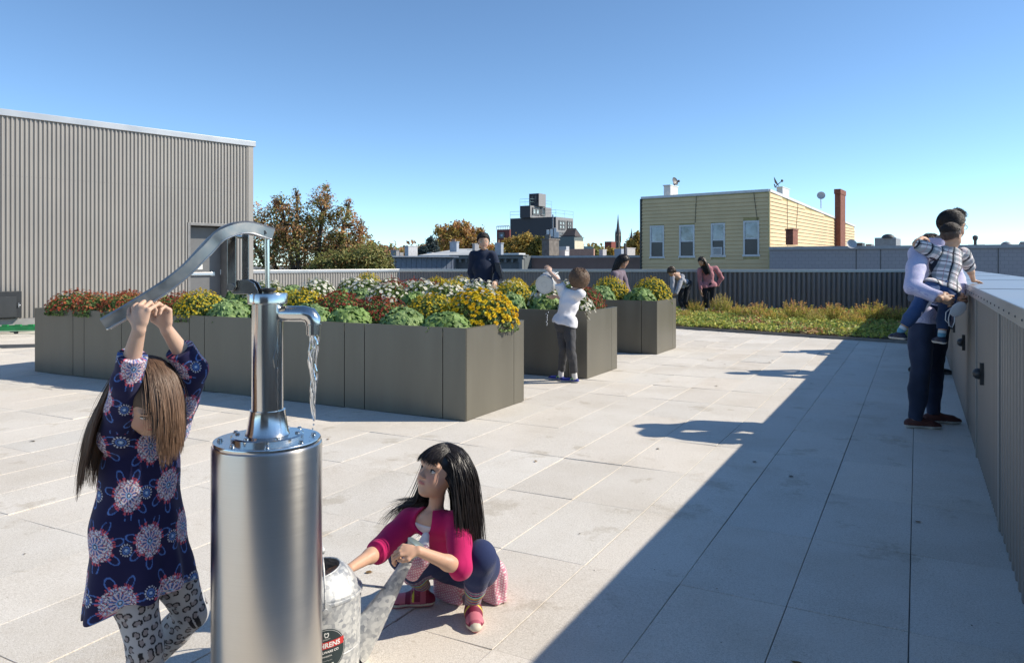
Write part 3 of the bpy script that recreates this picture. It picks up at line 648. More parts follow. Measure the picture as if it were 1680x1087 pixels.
# --- slate and cream building with a low hipped cap
e, b, z0, z1 = boxthing("slate_building", "slate green and cream building with a small hipped roof under the charcoal block", "building", 909, 957, 388, 470, 90, M("slate_green", (.12, .15, .15), .7), xm=942, maxd=30)
m_ = MB(); m_.m = []; ap = [b.l.lerp(b.c, .45), b.c]; cc = b.l.lerp(b.c, .6)
m_.prism([tuple(b.l.lerp(b.c, .35)), tuple(b.c + (b.c - b.l) * .04), tuple(b.c + b.dr * 2.0), tuple(b.l.lerp(b.c, .35) + b.dr * 2)], z1, z1 + .15)
q = [b.l.lerp(b.c, .42), b.c + (b.c - b.l) * .02, b.c + b.dr * 1.8, b.l.lerp(b.c, .42) + b.dr * 1.8]; zc_ = z1 + .151
m_.add([(p.x, p.y, zc_) for p in q] + [((q[0] + q[2]).x / 2 - .5, (q[0] + q[2]).y / 2, zc_ + .9), ((q[0] + q[2]).x / 2 + .5, (q[0] + q[2]).y / 2, zc_ + .9)], [[0, 1, 5, 4], [1, 2, 5], [2, 3, 4, 5], [3, 0, 4]])
m_.build("roof", M("dark_shingle", (.06, .05, .05), .8), e)
m_ = MB(); facepanel(m_, b.c, b.dr, b.nr, .02, (b.r - b.c).length, H(470, 90), z1 - .5, 0, .06); m_.build("side_wall", creamm, e)
boxthing("low_roof_building", "low salmon brick roof block behind the brown cornice, right of the chimney cluster", "building", 934, 976, 408, 440, 62, M("salmon_brick", (.42, .25, .19), .85), xm=974)
boxthing("low_roof_building", "thin pale teal roof edge beyond the salmon block", "building", 955, 974, 404, 440, 95, M("teal_roof", (.25, .36, .38), .7), xm=973)
boxthing("small_red_building", "small red brick block standing left of the church steeple", "building", 992, 1010, 396, 440, 110, M("dark_red", (.20, .05, .035), .85), xm=1003)
# --- church
def church():
    Z = 260; c = P(1014, 432, Z); e = empty("church", (c.x, c.y, GZ), "distant stone church with a tall slender spire and a lower one to its right", "church")
    st = M("church_stone", (.24, .20, .16), .85, var=.2, sc=.3); sl_ = M("spire_slate", (.07, .065, .07), .7)
    pxm = Z / F
    def tower(px, w, ytop, ybase, yspire, sp):
        p = P(px, 432, Z); hw = w * pxm / 2; a = Vector((dirv(1600).x, dirv(1600).y)); bq = Vector((-a.y, a.x))
        poly = [tuple(p.xy + a * hw * i + bq * hw * j) for i, j in ((-1, -1), (1, -1), (1, 1), (-1, 1))]
        MB().prism(poly, H(ybase, Z), H(ytop, Z)).build("tower", st, e)
        m = MB(); m.lathe((p.x, p.y, 0), [(hw * 1.25, H(ytop, Z)), (hw * .75, H(ytop - (ytop - yspire) * .35, Z)), (hw * .3, H(ytop - (ytop - yspire) * .75, Z)), (.06, H(yspire, Z))], 8); m.build("spire", sl_, e)
        for i, j in ((-1, -1), (1, -1), (1, 1), (-1, 1)):
            q = p.xy + a * hw * i + bq * hw * j; h0 = H(ytop + 4, Z)
            m = MB(); m.lathe((q.x, q.y, 0), [(hw * .28, h0 - 2), (hw * .28, h0 + .6), (.05, h0 + 2.6)], 6); m.build("pinnacle", st, e)
        m = MB()
        for y_ in (ytop + 3, ytop + 14):
            m.obox((p.x + a.y * hw - 0, p.y - a.x * hw - .0, H(y_ + 4, Z)), (a.x, a.y, 0), (bq.x, bq.y, 0), (0, 0, 1), hw * .2, .12, .9)
            q = p.xy - a * hw; m.obox((q.x, q.y, H(y_ + 4, Z)), (bq.x, bq.y, 0), (a.x, a.y, 0), (0, 0, 1), hw * .25, .12, .9)
        m.build("belfry_opening", M("belfry_dark", (.03, .03, .03), .8), e)
    tower(1014, 6.5, 384, 440, 352, 1); tower(1036, 4.0, 391, 440, 375, 1)
    b = Block(1020, Z + 4, 1005, 1038, vl=-1000, vr=1650, maxd=60); b.wall("nave", H(403, Z), st, e)
church()
# --- chimney clusters on the middle-distance roofs
stackm = M("sooty_concrete", (.16, .15, .14), .9, var=.3, sc=4); bluem = M("blue_grey_stucco", (.3, .34, .4), .8)
chimney("chimney_stack", "large sooty concrete chimney with arched pots in front of the slate building", 889, 917, 391, 419, 44, stackm, xm=901, pots=4, potm=stackm)
chimney("chimney_stack", "red brick chimney at the right edge of the large autumn tree", 624, 636, 404, 424, 52, brick, xm=630)
chimney("chimney_stack", "small grey chimney with two clay pots left of the square grey stack", 641, 655, 410, 421, 50, mgr, xm=650, pots=2)
chimney("chimney_stack", "square grey concrete stack above the blue metal wall", 664, 685, 403, 421, 48, lgr, xm=670)
chimney("chimney_stack", "pale blue chimney with a row of clay pots in front of the orange tree", 738, 753, 396, 413, 52, bluem, xm=749, pots=4)
chimney("chimney_stack", "blue grey chimney hidden partly by the shoulder of the man in the navy sweater", 812, 826, 398, 418, 50, bluem, xm=822, pots=1)
chimney("chimney_stack", "dark narrow chimney left of the head of the man in the navy sweater", 775, 786, 399, 418, 50, mgr, xm=779)
chimney("chimney_stack", "pale square stack right of the leaning woman's head, below the church", 1024, 1042, 406, 421, 46, lgr, xm=1029)
chimney("chimney_stack", "pale stack with a white cap left of the leaning woman's head", 983, 995, 409, 421, 47, lgr, cap=white, xm=989)
chimney("chimney_stack", "white rendered stub to the right of the sooty chimney", 917, 933, 410, 420, 45, white, xm=927)
chimney("dark_flue", "black flue pipe rising above the leaning woman's head", 1023.5, 1027.5, 399, 421, 45, dgr, cat="flue", xm=1026)
ant = empty("cell_antenna", P(905, 396, 60), "white mobile phone antenna panels on a thin mast above the sooty chimney", "antenna")
MB().tube([P(907, 398, 60), P(907, 352, 60)], .06, 5).build("mast", mgr, ant)
for px, y0, y1 in ((899, 377, 390), (905, 376, 388), (911, 374, 390), (915, 380, 390)):
    c = P(px, (y0 + y1) / 2, 60); MB().obox(c, (1, 0, 0), (0, 1, 0), (0, 0, 1), .11, .08, (y1 - y0) / F * 30).build("panel", white, ant, bevel=.02)
MB().tube([P(896, 389, 60), P(918, 389, 60)], .05, 5).build("crossbar", mgr, ant)
# sloping white roof on the left and a few low rooftops behind
sr = MB(); a, b_, c = P(690, 418.5, 47), P(790, 409, 60), P(790, 419, 47)
sr.add([a, P(800, 418.5, 47), P(800, 409, 60), P(740, 409.8, 60), (a.x, a.y, 0), (P(800, 418.5, 47).x, 47, 0)], [[0, 1, 2, 3], [0, 4, 5, 1]])
rf = empty("low_white_roof", (a.x, a.y, 0), "low sloping whitish roof with a cream gable behind the cornice house", "roof")
sr2 = MB(); sr2.add([P(686, 418.5, 47), P(800, 418.5, 47), P(800, 408, 62), P(752, 408, 62), P(686, 430, 47), P(800, 430, 47), P(800, 430, 62), P(752, 430, 62)], [[0, 1, 2, 3], [4, 5, 1, 0], [7, 4, 0, 3], [5, 6, 2, 1], [6, 7, 3, 2]])
sr2.build("roof", M("white_roofing", (.5, .51, .5), .7), rf)
bt = Block(786, 58, 766, 800, vl=-1000, vr=1650, maxd=4); bt.wall("gable", H(409, 58), creamm, rf, H(430, 58))
for i, (x0, x1, y0, Z, mt_, lb) in enumerate(((700, 712, 414, 60, lgr, "small pale roof box under the blue spruce"), (826, 862, 415, 70, white, "long white roof edge below the orange trees"),
        (642, 662, 414, 75, mgr, "grey roof block behind the two small clay pots"), (917, 934, 404, 75, lgr, "pale block behind the white rendered stub"), (1008, 1024, 408, 75, bluem, "blue grey roof block in front of the church"))):
    boxthing("rooftop_block", lb, "roof block", x0, x1, y0, 440, Z, mt_, maxd=6)
# ---------------------------------------------------------------- foliage
def leafcloud(pts, nrm, size, rng, aspect=.55, droop=.0, fold=True):
    """one bent leaf (two triangles pairs) at each point; returns verts, quads"""
    n = len(pts); sz = size if np.ndim(size) else np.full(n, size)
    a = rng.normal(size=(n, 3)); a -= nrm * (a * nrm).sum(1)[:, None]; a /= np.linalg.norm(a, axis=1)[:, None] + 1e-9
    b = np.cross(nrm, a); s = sz[:, None]
    v = np.stack([pts - a * s, pts - b * s * aspect, pts + a * s - nrm * s * droop, pts + b * s * aspect], 1)
    if fold: v[:, 1] += nrm * s * .22; v[:, 3] += nrm * s * .22
    return v.reshape(-1, 3), np.arange(n * 4).reshape(-1, 4)
leafm = MC("leaf", .55, trans=.28, spec=.35)
barkm = M("bark", (.10, .075, .055), .9, var=.3, sc=6, bump=.8, bsc=20)
def tree(name, label, base, blobs, pal, nleaf, lsize, seed, group=None, trunk_r=.25, gap=.5, cat="tree", twig=True):
    """blobs: list of (centre, radii) that the crown fills; limbs run from the trunk to each"""
    rng = np.random.default_rng(seed); e = empty(name, base, label, cat, group); base = Vector(base)
    tb = MB(); cz = np.mean([b[0][2] for b in blobs]); cx = np.mean([b[0][0] for b in blobs]); cy = np.mean([b[0][1] for b in blobs])
    fork = base.lerp(Vector((cx, cy, cz)), .55); tb.tube([base, base.lerp(fork, .5) + Vector((trunk_r * .4, 0, 0)), fork], [trunk_r * 1.25, trunk_r, trunk_r * .75], 9)
    tips = []
    for c, r in blobs:
        c = Vector(c); mid = fork.lerp(c, .5) + Vector(rng.normal(0, .25, 3)) * trunk_r
        tb.tube([fork, mid, c], [trunk_r * .55, trunk_r * .35, trunk_r * .14], 6)
        if twig:
            for k in range(12):
                dv = Vector(rng.normal(size=3)); dv.z = abs(dv.z) * .8; dv.normalize()
                tip = c + Vector((dv.x * r[0], dv.y * r[1], dv.z * r[2])) * .95
                m_ = c.lerp(tip, .5) + Vector(rng.normal(0, .08, 3)) * r[0]; tb.tube([c, m_, tip], [trunk_r * .13, trunk_r * .07, trunk_r * .02], 4, cap=False); tips.append(tip)
    tb.build("trunk", barkm, e, smooth=True)
    vol = np.array([b[1][0] * b[1][1] * b[1][2] for b in blobs]) ** .8; vol /= vol.sum(); P_, N_, C_ = [], [], []
    for (c, r), f in zip(blobs, vol):
        m = int(nleaf * f); ncl = max(6, m // 26)
        u = rng.normal(size=(ncl, 3)); u /= np.linalg.norm(u, axis=1)[:, None]; rad = rng.uniform(.25, 1.02, ncl) ** .6
        cl = np.array(c) + u * rad[:, None] * np.array(r); w_ = rng.integers(0, ncl, m)
        off = rng.normal(size=(m, 3)) * (np.array(r).mean() * .085 + lsize * .7)
        p = cl[w_] + off; nn = u[w_] * .6 + rng.normal(size=(m, 3)) * .6 + np.array([0, 0, .5]); nn /= np.linalg.norm(nn, axis=1)[:, None]
        ct = rng.random(ncl); pl = np.array(pal); hue = np.clip(ct[w_] * .7 + rng.random(m) * .3, 0, .999)
        ci = (hue * len(pl)).astype(int); col = pl[ci] * rng.uniform(.7, 1.25, (m, 1))
        P_.append(p); N_.append(nn); C_.append(col)
    P_, N_, C_ = map(np.concatenate, (P_, N_, C_))
    v, q = leafcloud(P_, N_, rng.uniform(.6, 1.3, len(P_)) * lsize, rng)
    link_mesh("crown", v, q, leafm, e, cols=np.repeat(C_, 4, 0)); return e
GRN = [(.20, .22, .06), (.26, .27, .08), (.32, .29, .10)]; RST = [(.54, .28, .13), (.60, .37, .15), (.46, .24, .12)]; YEL = [(.52, .38, .09), (.44, .33, .09), (.55, .33, .07)]
def bl(px, py, Z, rx, ry, rz=None): p = P(px, py, Z); k = Z / F; return ((p.x, p.y, p.z), (rx * k, (rz or rx) * k, ry * k))
Zt = 33
tree("autumn_tree", "large oak turning rust and green, rising behind the sunlit parapet beside the metal block", (P(500, 440, Zt).x, Zt, GZ),
     [bl(430, 385, Zt, 42, 55), bl(480, 370, Zt, 40, 42), bl(528, 345, Zt, 26, 34), bl(500, 410, Zt + 1, 70, 44), bl(565, 372, Zt, 30, 36), bl(570, 415, Zt, 45, 36), bl(462, 336, Zt, 18, 20), bl(535, 322, Zt + .5, 12, 22), bl(395, 360, Zt, 30, 40), bl(487, 325, Zt, 7, 18), bl(572, 340, Zt, 9, 16), bl(592, 385, Zt, 14, 26)],
     GRN + GRN[1:] + [(.26, .20, .06)] + RST + RST[:2], 24000, .060, 11, trunk_r=.35)
tree("green_tree", "rounded green and rust tree low on the right of the large oak", (P(615, 440, 30).x, 30, GZ), [bl(606, 428, 30, 36, 26), bl(575, 432, 30, 36, 22), bl(640, 444, 30, 16, 14), bl(548, 440, 30, 40, 22)], GRN + GRN + [(.14, .12, .03), (.34, .17, .07)], 14000, .058, 12)
tree("orange_tree", "spreading orange brown tree behind the pale blue chimney and the man in navy", (P(752, 440, 80).x, 80, GZ), [bl(730, 382, 80, 17, 12), bl(755, 378, 80, 20, 13), bl(780, 385, 80, 16, 13), bl(745, 398, 80, 30, 14), bl(775, 402, 80, 26, 13), bl(795, 412, 80, 22, 12)], YEL + RST[:2] + [(.12, .11, .03)], 11000, .16, 13)
tree("blue_spruce", "grey blue spruce tree left of the spreading orange tree", (P(708, 440, 75).x, 75, GZ), [bl(708, 396, 75, 5, 8), bl(708, 404, 75, 10, 8), bl(706, 412, 75, 14, 9), bl(694, 413, 75, 12, 7)], [(.07, .10, .10), (.10, .13, .13), (.04, .055, .05)], 5000, .12, 14)
tree("yellow_tree", "yellow orange tree in front of the charcoal building, left one", (P(848, 440, 78).x, 78, GZ), [bl(842, 403, 78, 18, 12), bl(860, 397, 78, 16, 12), bl(832, 414, 78, 18, 9), bl(866, 410, 78, 20, 10)], YEL + [(.10, .10, .03)], 8000, .14, 15)
tree("yellow_tree", "yellow green tree in front of the charcoal building, beside the sooty chimney", (P(884, 440, 76).x, 76, GZ), [bl(884, 399, 76, 13, 10), bl(880, 410, 76, 14, 9), bl(815, 414, 76, 12, 8)], [(.22, .19, .04), (.12, .12, .03), (.28, .2, .04)], 5000, .14, 16)
tree("golden_tree", "golden tree filling the gap between the church and the yellow house", (P(1040, 440, 90).x, 90, GZ), [bl(1036, 402, 90, 9, 10), bl(1048, 408, 90, 10, 14), bl(1047, 390, 90, 8, 9), bl(1042, 416, 90, 16, 8)], YEL + [(.14, .11, .03)], 5500, .15, 17)
tree("golden_shrub_tree", "low golden tree top in front of the small red block", (P(1003, 440, 100).x, 100, GZ), [bl(1003, 414, 100, 9, 6), bl(994, 416, 100, 6, 5)], YEL, 1800, .16, 18)
tree("green_tree", "small green tree top right of the salmon roof block", (P(979, 440, 90).x, 90, GZ), [bl(979, 414, 90, 8, 7)], GRN, 1500, .15, 19)
# far wooded skyline: nobody could count its trees
rng = np.random.default_rng(5); pts = []; cl_ = []
for i in range(520):
    px = rng.uniform(560, 1060); Zf = rng.uniform(150, 260); top = 404 + 4 * math.sin(px * .05) + rng.uniform(0, 9) + (0 if px < 740 else 6)
    c = P(px, top + 6, Zf); m = 60; p = np.array(c) + rng.normal(size=(m, 3)) * np.array([2.2, 2.2, 1.0]); p[:, 2] -= np.abs(rng.normal(0, 2.2, m)); pts.append(p)
    col = np.array((GRN + RST + YEL)[rng.integers(0, 9)]) * .8; cl_.append(np.repeat(col[None], m, 0) * rng.uniform(.6, 1.2, (m, 1)))
pts = np.concatenate(pts); cl_ = np.concatenate(cl_); nn = rng.normal(size=pts.shape) + np.array([0, -.4, .6]); nn /= np.linalg.norm(nn, axis=1)[:, None]
v, q = leafcloud(pts, nn, rng.uniform(.4, .9, len(pts)), rng)
tag(link_mesh("woodland", v, q, leafm, cols=np.repeat(cl_, 4, 0)), "distant wooded skyline in autumn colours", "woodland", kind="stuff")

# ---------------------------------------------------------------- chrysanthemums and kale (prototypes, then copies)
petm = MC("petal", .6, trans=.25, spec=.25)
def bloom_mesh(n, dome, bsize, pal, rng, petals=9, layers=3, spread=1., upbias=.3, centre=None):
    """blossoms scattered over a dome of radii dome"""
    vs, qs, cs = [], [], []; b0 = 0; pal = np.array(pal)
    gold = np.pi * (3 - 5 ** .5)
    for i in range(n):
        zf = 1 - (i + .5) / n * spread; zf = max(-.2, zf + rng.normal(0, .04)); az = i * gold + rng.normal(0, .15); rr = math.sqrt(max(0, 1 - zf * zf))
        u = np.array([rr * math.cos(az), rr * math.sin(az), zf]); c = u * np.array(dome) * rng.uniform(.93, 1.05); c[2] += .02
        nn = u / np.array(dome); nn[2] += upbias * np.linalg.norm(nn); nn += rng.normal(0, .22, 3) * np.linalg.norm(nn); nn /= np.linalg.norm(nn)
        a = np.cross(nn, [.3, .9, .2]); a /= np.linalg.norm(a); b = np.cross(nn, a); s = bsize * rng.uniform(.7, 1.15); base = pal[rng.integers(0, len(pal))] * rng.uniform(.8, 1.15)
        for L in range(layers):
            rad = s * (1 - .3 * L); lift = s * (.12 + .42 * L / layers); k = petals - L * 2
            for j in range(k):
                t = 2 * math.pi * (j + .5 * (L % 2)) / k + rng.normal(0, .06); w = math.pi / k * .8
                d0 = a * math.cos(t) + b * math.sin(t); tg = -a * math.sin(t) + b * math.cos(t)
                vs += [c + nn * lift * .4, c + d0 * rad * .6 + tg * rad * w * .8 + nn * lift, c + d0 * rad + nn * (lift + s * (.05 + .12 * L)), c + d0 * rad * .6 - tg * rad * w * .8 + nn * lift]
                qs.append([b0, b0 + 1, b0 + 2, b0 + 3]); b0 += 4
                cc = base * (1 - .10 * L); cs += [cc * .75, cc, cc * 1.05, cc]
        if centre is not None:
            r0 = s * .28
            for (da, db) in ((1, 0),):
                vs += [c + nn * s * .35 + a * r0, c + nn * s * .35 + b * r0, c + nn * s * .35 - a * r0, c + nn * s * .35 - b * r0]; qs.append([b0, b0 + 1, b0 + 2, b0 + 3]); b0 += 4; cs += [np.array(centre)] * 4
    return np.array(vs), np.array(qs), np.array(cs)
def mum(name, seed, dome, nb, bs, pal, leafpal=GRN, centre=None, upb=.3, petals=9, layers=3, spread=.95, nl=1500):
    rng = np.random.default_rng(seed); e = empty(name, (0, 0, 0))
    n = nl; u = rng.normal(size=(n, 3)); u[:, 2] = np.abs(u[:, 2]) * .9 - .12; u /= np.linalg.norm(u, axis=1)[:, None]
    p = u * np.array(dome) * (rng.uniform(.45, 1.0, n) ** .4)[:, None]; p[:, 2] = np.maximum(p[:, 2], -.0)
    nn = u + rng.normal(0, .5, (n, 3)); nn /= np.linalg.norm(nn, axis=1)[:, None]
    v, q = leafcloud(p, nn, rng.uniform(.012, .024, n), rng, .5); pl = np.array(leafpal)[rng.integers(0, len(leafpal), n)] * rng.uniform(.8, 1.5, (n, 1))
    link_mesh("foliage", v, q, leafm, e, cols=np.repeat(pl, 4, 0))
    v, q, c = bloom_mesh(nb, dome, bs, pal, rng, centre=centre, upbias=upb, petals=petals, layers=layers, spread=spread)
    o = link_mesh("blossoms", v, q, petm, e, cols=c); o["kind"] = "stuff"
    st = MB()
    for i in range(9):
        t = i * 2.4; st.tube([(0.01 * math.cos(t), .01 * math.sin(t), -.06), (dome[0] * .3 * math.cos(t), dome[1] * .3 * math.sin(t), dome[2] * .4), (dome[0] * .7 * math.cos(t), dome[1] * .7 * math.sin(t), dome[2] * .7)], [.005, .004, .002], 5, cap=False)
    st.build("stems", M("stem_green", (.08, .11, .04), .7), e); return e
YB = [(.84, .60, .02), (.86, .66, .03), (.78, .50, .015)]; YS = [(.72, .60, .06), (.66, .56, .08), (.66, .50, .04)]
RD = [(.36, .06, .04), (.28, .045, .035), (.42, .10, .05)]; OR = [(.52, .15, .06), (.46, .10, .05), (.58, .28, .11), (.40, .08, .045)]
WH = [(.82, .80, .72), (.78, .76, .66), (.85, .84, .80)]
LG = [(.13, .19, .055), (.17, .24, .07), (.10, .15, .045)]
PRO = {}
PRO['gold'] = mum("yellow_chrysanthemum", 1, (.27, .27, .27), 330, .021, YB, LG, petals=10)
PRO['yel'] = mum("yellow_chrysanthemum", 2, (.25, .25, .23), 620, .0125, YS + YB[:1], LG, petals=7, layers=2)
PRO['red'] = mum("red_chrysanthemum", 3, (.26, .26, .21), 460, .0125, RD, LG, petals=8, layers=2, spread=.85)
PRO['rust'] = mum("rust_chrysanthemum", 4, (.26, .26, .21), 400, .014, OR, LG, petals=8, layers=2, spread=.9)
PRO['white'] = mum("white_chrysanthemum", 5, (.26, .26, .24), 100, .025, WH, LG, centre=(.5, .42, .1), petals=11, layers=1, spread=.85, nl=2200)
def kale(seed, pal):
    """a compact mound of round frilled leaves"""
    rng = np.random.default_rng(seed); e = empty("ornamental_kale", (0, 0, 0)); vs, qs, cs = [], [], []; b0 = 0; n = 120; gold = math.pi * (3 - 5 ** .5); na, nr = 16, 4
    for i in range(n):
        zf = 1 - (i + .5) / n * .98; az = i * gold + rng.normal(0, .2); rr = math.sqrt(1 - zf * zf); u = np.array([rr * math.cos(az), rr * math.sin(az), zf]); c = u * np.array([.165, .165, .150]) * rng.uniform(.82, 1.08) + [0, 0, .03]
        nn = u * .9 + [0, 0, .35] + rng.normal(0, .25, 3); nn /= np.linalg.norm(nn); up = np.array([0, 0, 1.]) - nn * nn[2]; up /= np.linalg.norm(up) + 1e-6; sd = np.cross(nn, up); s_ = rng.uniform(.040, .062) * (1 - .35 * zf); ph = rng.random(3) * 6; tone = np.array(pal[rng.integers(0, len(pal))]) * rng.uniform(.78, 1.2)
        for j in range(nr + 1):
            f = j / nr
            for k in range(na):
                t = 2 * math.pi * k / na; ruf = f ** 2.5 * (.26 * math.sin(5 * t + ph[0]) + .16 * math.sin(8 * t + ph[1])) * s_; rad = f * s_ * (1 + .10 * math.sin(3 * t + ph[2])); vs.append(c + sd * rad * math.cos(t) + up * rad * math.sin(t) * 1.1 + nn * (ruf - .25 * f * f * s_)); cs.append(tone * ((1.35 if abs(math.cos(t)) < .2 else 1) if f < .8 else 1.28))
        for j in range(nr):
            for k in range(na): qs.append([b0 + j * na + k, b0 + (j + 1) * na + k, b0 + (j + 1) * na + (k + 1) % na, b0 + j * na + (k + 1) % na])
        b0 += (nr + 1) * na
    link_mesh("leaves", np.array(vs), np.array(qs), leafm, e, smooth=False, cols=np.array(cs))
    MB().tube([(0, 0, -.06), (0, 0, .06)], [.02, .015], 8).build("stem", M("stem_green", (.08, .11, .04)), e); return e
PRO['kale'] = kale(6, [(.20, .31, .09), (.25, .36, .12), (.15, .25, .075)]); PRO['kale2'] = kale(7, [(.18, .29, .11), (.26, .37, .14)])
NICE = {'gold': 'bright yellow chrysanthemum', 'yel': 'pale yellow chrysanthemum', 'red': 'dark red chrysanthemum', 'rust': 'rust orange chrysanthemum', 'white': 'white chrysanthemum', 'kale': 'ruffled green kale', 'kale2': 'ruffled green kale'}
CAT = {'gold': 'chrysanthemum', 'yel': 'chrysanthemum', 'red': 'chrysanthemum', 'rust': 'chrysanthemum', 'white': 'chrysanthemum', 'kale': 'kale', 'kale2': 'kale'}
ORD = ["first", "second", "third", "fourth", "fifth", "sixth", "seventh", "eighth", "ninth", "tenth", "eleventh", "twelfth", "thirteenth"]
used = set()
def place_tree(root, loc, rz, sc, label, cat, group):
    if root.name not in used: o = root; used.add(root.name)
    else:
        o = root.copy(); COL.objects.link(o)
        for ch in list(root.children):
            c = ch.copy(); COL.objects.link(c); c.parent = o
    o.location = loc; o.rotation_euler = (0, 0, rz); o.scale = (sc[0], sc[0], sc[1]); tag(o, label, cat, group); return o
def row(s, items, rowname, zb):
    """items from the right-hand (near) end to the left: (kind, t, scale, height scale)"""
    cnt = 0
    for kind, t, a, h in items:
        lab = f"{NICE[kind]}, {ORD[cnt]} from the right, {rowname}"; cnt += 1
        r_ = random.uniform(0, 6.28); place_tree(PRO[kind], G(s + random.uniform(-.02, .02), t, zb), r_, (a * random.uniform(.94, 1.04) * (1.15 if 'k' not in kind else 1.22), h * (1 if 'k' not in kind else 1.12) * random.uniform(1.0, 1.18)), lab, CAT[kind], "plants in the planters")
ZB = .70
row(5.55, [('kale', 3.62, 1.0, .85), ('kale2', 4.10, 1.0, .9), ('kale', 4.72, 1.0, .95), ('kale2', 5.22, 1.0, .95), ('kale', 5.75, 1, 1), ('kale2', 6.30, .95, 1), ('yel', 6.74, .98, 1.1), ('red', 7.22, .92, 1.0), ('rust', 7.62, .95, 1.0), ('rust', 8.02, .92, 1.05), ('rust', 8.44, 1, 1.0), ('rust', 8.92, 1.15, 1.05)], "front row of front planter", ZB)
row(6.02, [('gold', 3.56, 1.12, 1.20), ('yel', 4.10, 1.05, 1.12), ('red', 4.72, 1.02, 1.05), ('red', 5.24, 1.0, 1.22), ('yel', 5.74, 1, 1.1), ('yel', 6.12, .9, 1.1), ('kale', 6.6, .9, 1), ('kale2', 7.1, 1, 1), ('rust', 7.6, .9, 1.0), ('kale', 8.1, 1, 1), ('rust', 8.6, .9, 1)], "back row of front planter", ZB)
row(8.14, [('white', 3.52, .80, .85), ('kale', 3.9, .95, 1.05), ('kale2', 4.38, .95, 1.1), ('white', 4.86, 1.1, 1.25), ('white', 5.34, 1.05, 1.2), ('kale', 5.82, .9, 1.1), ('white', 6.25, 1.05, 1.15), ('kale2', 6.7, .95, 1.1), ('kale', 7.1, .95, 1.0), ('white', 7.55, 1.05, 1.25), ('kale', 8.0, .9, 1.0), ('white', 8.5, 1.1, 1.3), ('kale', 9.0, 1, 1.1)], "front row of middle planter", ZB)
row(8.58, [('red', 3.6, .95, 1.3), ('white', 4.06, .95, 1.25), ('yel', 4.6, 1.0, 1.45), ('white', 5.08, 1, 1.3), ('yel', 5.55, 1.0, 1.4), ('white', 6.02, 1, 1.3), ('red', 6.5, 1, 1.3), ('white', 6.98, 1, 1.3), ('kale', 7.4, 1, 1.1), ('white', 7.9, 1.1, 1.35), ('kale2', 8.4, 1, 1.1), ('white', 8.9, 1.15, 1.3)], "back row of middle planter", ZB)
row(10.72, [('kale', 3.60, 1.05, 1.0), ('kale2', 4.22, 1.05, 1.1), ('white', 4.8, .95, 1.15), ('kale', 5.3, .9, 1.1), ('white', 5.8, 1, 1.2), ('yel', 6.25, .95, 1.2), ('white', 6.75, 1, 1.25), ('red', 7.2, .95, 1.15), ('white', 7.7, 1, 1.2), ('white', 8.2, 1, 1.2), ('kale2', 8.6, .9, 1), ('white', 9.05, 1.0, 1.25)], "front row of rear planter", ZB)
row(11.17, [('yel', 3.58, 1.15, 1.30), ('yel', 4.25, 1.1, 1.32), ('red', 4.85, 1, 1.2), ('yel', 5.4, 1, 1.3), ('yel', 5.95, 1.0, 1.3), ('red', 6.5, 1, 1.25), ('yel', 7.0, 1, 1.35), ('yel', 7.5, 1, 1.3), ('red', 8.0, 1.05, 1.3), ('red', 8.5, 1.05, 1.3), ('yel', 9.05, 1.05, 1.45)], "back row of rear planter", ZB)
sp_ = MB(); spc = G(7.90, 3.29, .78)
e = empty("flower_spray", spc, "drooping white flower spray hanging over the corner of the middle planter", "flower")
sp_.tube([G(8.0, 3.5, .85), G(7.93, 3.33, .88), G(7.875, 3.262, .80), G(7.87, 3.255, .66)], [.005, .004, .003, .002], 5); sp_.build("stems", M("stem_green", (.08, .11, .04)), e)
rng = np.random.default_rng(9); vs, qs, cs = [], [], []
for i in range(16):
    c = np.array(G(7.87 + rng.normal(0, .02), 3.25 + rng.normal(0, .025), .88 - i * .0155)) + rng.normal(0, .012, 3)
    v, q, cc = bloom_mesh(1, (.001, .001, .001), .028, WH, rng, centre=(.5, .42, .1), petals=9, layers=1); qs.append(q + sum(len(x) for x in vs)); vs.append(v + c); cs.append(cc)
link_mesh("blossoms", np.concatenate(vs), np.concatenate(qs), petm, e, cols=np.concatenate(cs))["kind"] = "stuff"

# ---------------------------------------------------------------- green roof bed
pA, pB = P(1113, 539, 15.07), P(1455.6, 561.3, 12.47); pA.z = pB.z = 0
dG = (pB - pA).normalized()
def bed_front(u): return pA + dG * u                       # u from -8 to ~4.5
nG = V(-dG.y, dG.x, 0)
if nG.y < 0: nG = -nG
# polygon: front edge to right wall, to far parapet
E0 = bed_front(-7.5); 
def onwall(p, d):                                          # intersection with the right wall face
    w0 = RW(0); w1 = dR; A_ = Matrix(((d.x, -w1.x), (d.y, -w1.y))).inverted() @ Vector((w0.x - p.x, w0.y - p.y)); return p + d * A_.x
E1 = onwall(pA, dG); 
nu, nv = 150, 110; rng = np.random.default_rng(21); vs = []; 
Fl, Fr = V(-2.6, 21.0, 0), V(10.75, 19.45, 0)
def hgt(u, v): return .05 + .03 * math.sin(u * 37 + v * 9) * math.sin(v * 23) * .5 + .02 * min(1, v * 8)
for i in range(nu + 1):
    for j in range(nv + 1):
        u, v = i / nu, j / nv; p = E0.lerp(E1, u).lerp(Fl.lerp(Fr, u), v); vs.append((p.x, p.y, (.004 if j == 0 else hgt(u, v) + rng.normal(0, .008))))
qs = [[i * (nv + 1) + j, (i + 1) * (nv + 1) + j, (i + 1) * (nv + 1) + j + 1, i * (nv + 1) + j + 1] for i in range(nu) for j in range(nv)]
tag(link_mesh("roof_soil", vs, np.array(qs), M("sedum_soil", (.09, .065, .035), .95, var=.4, sc=6)), kind="structure")
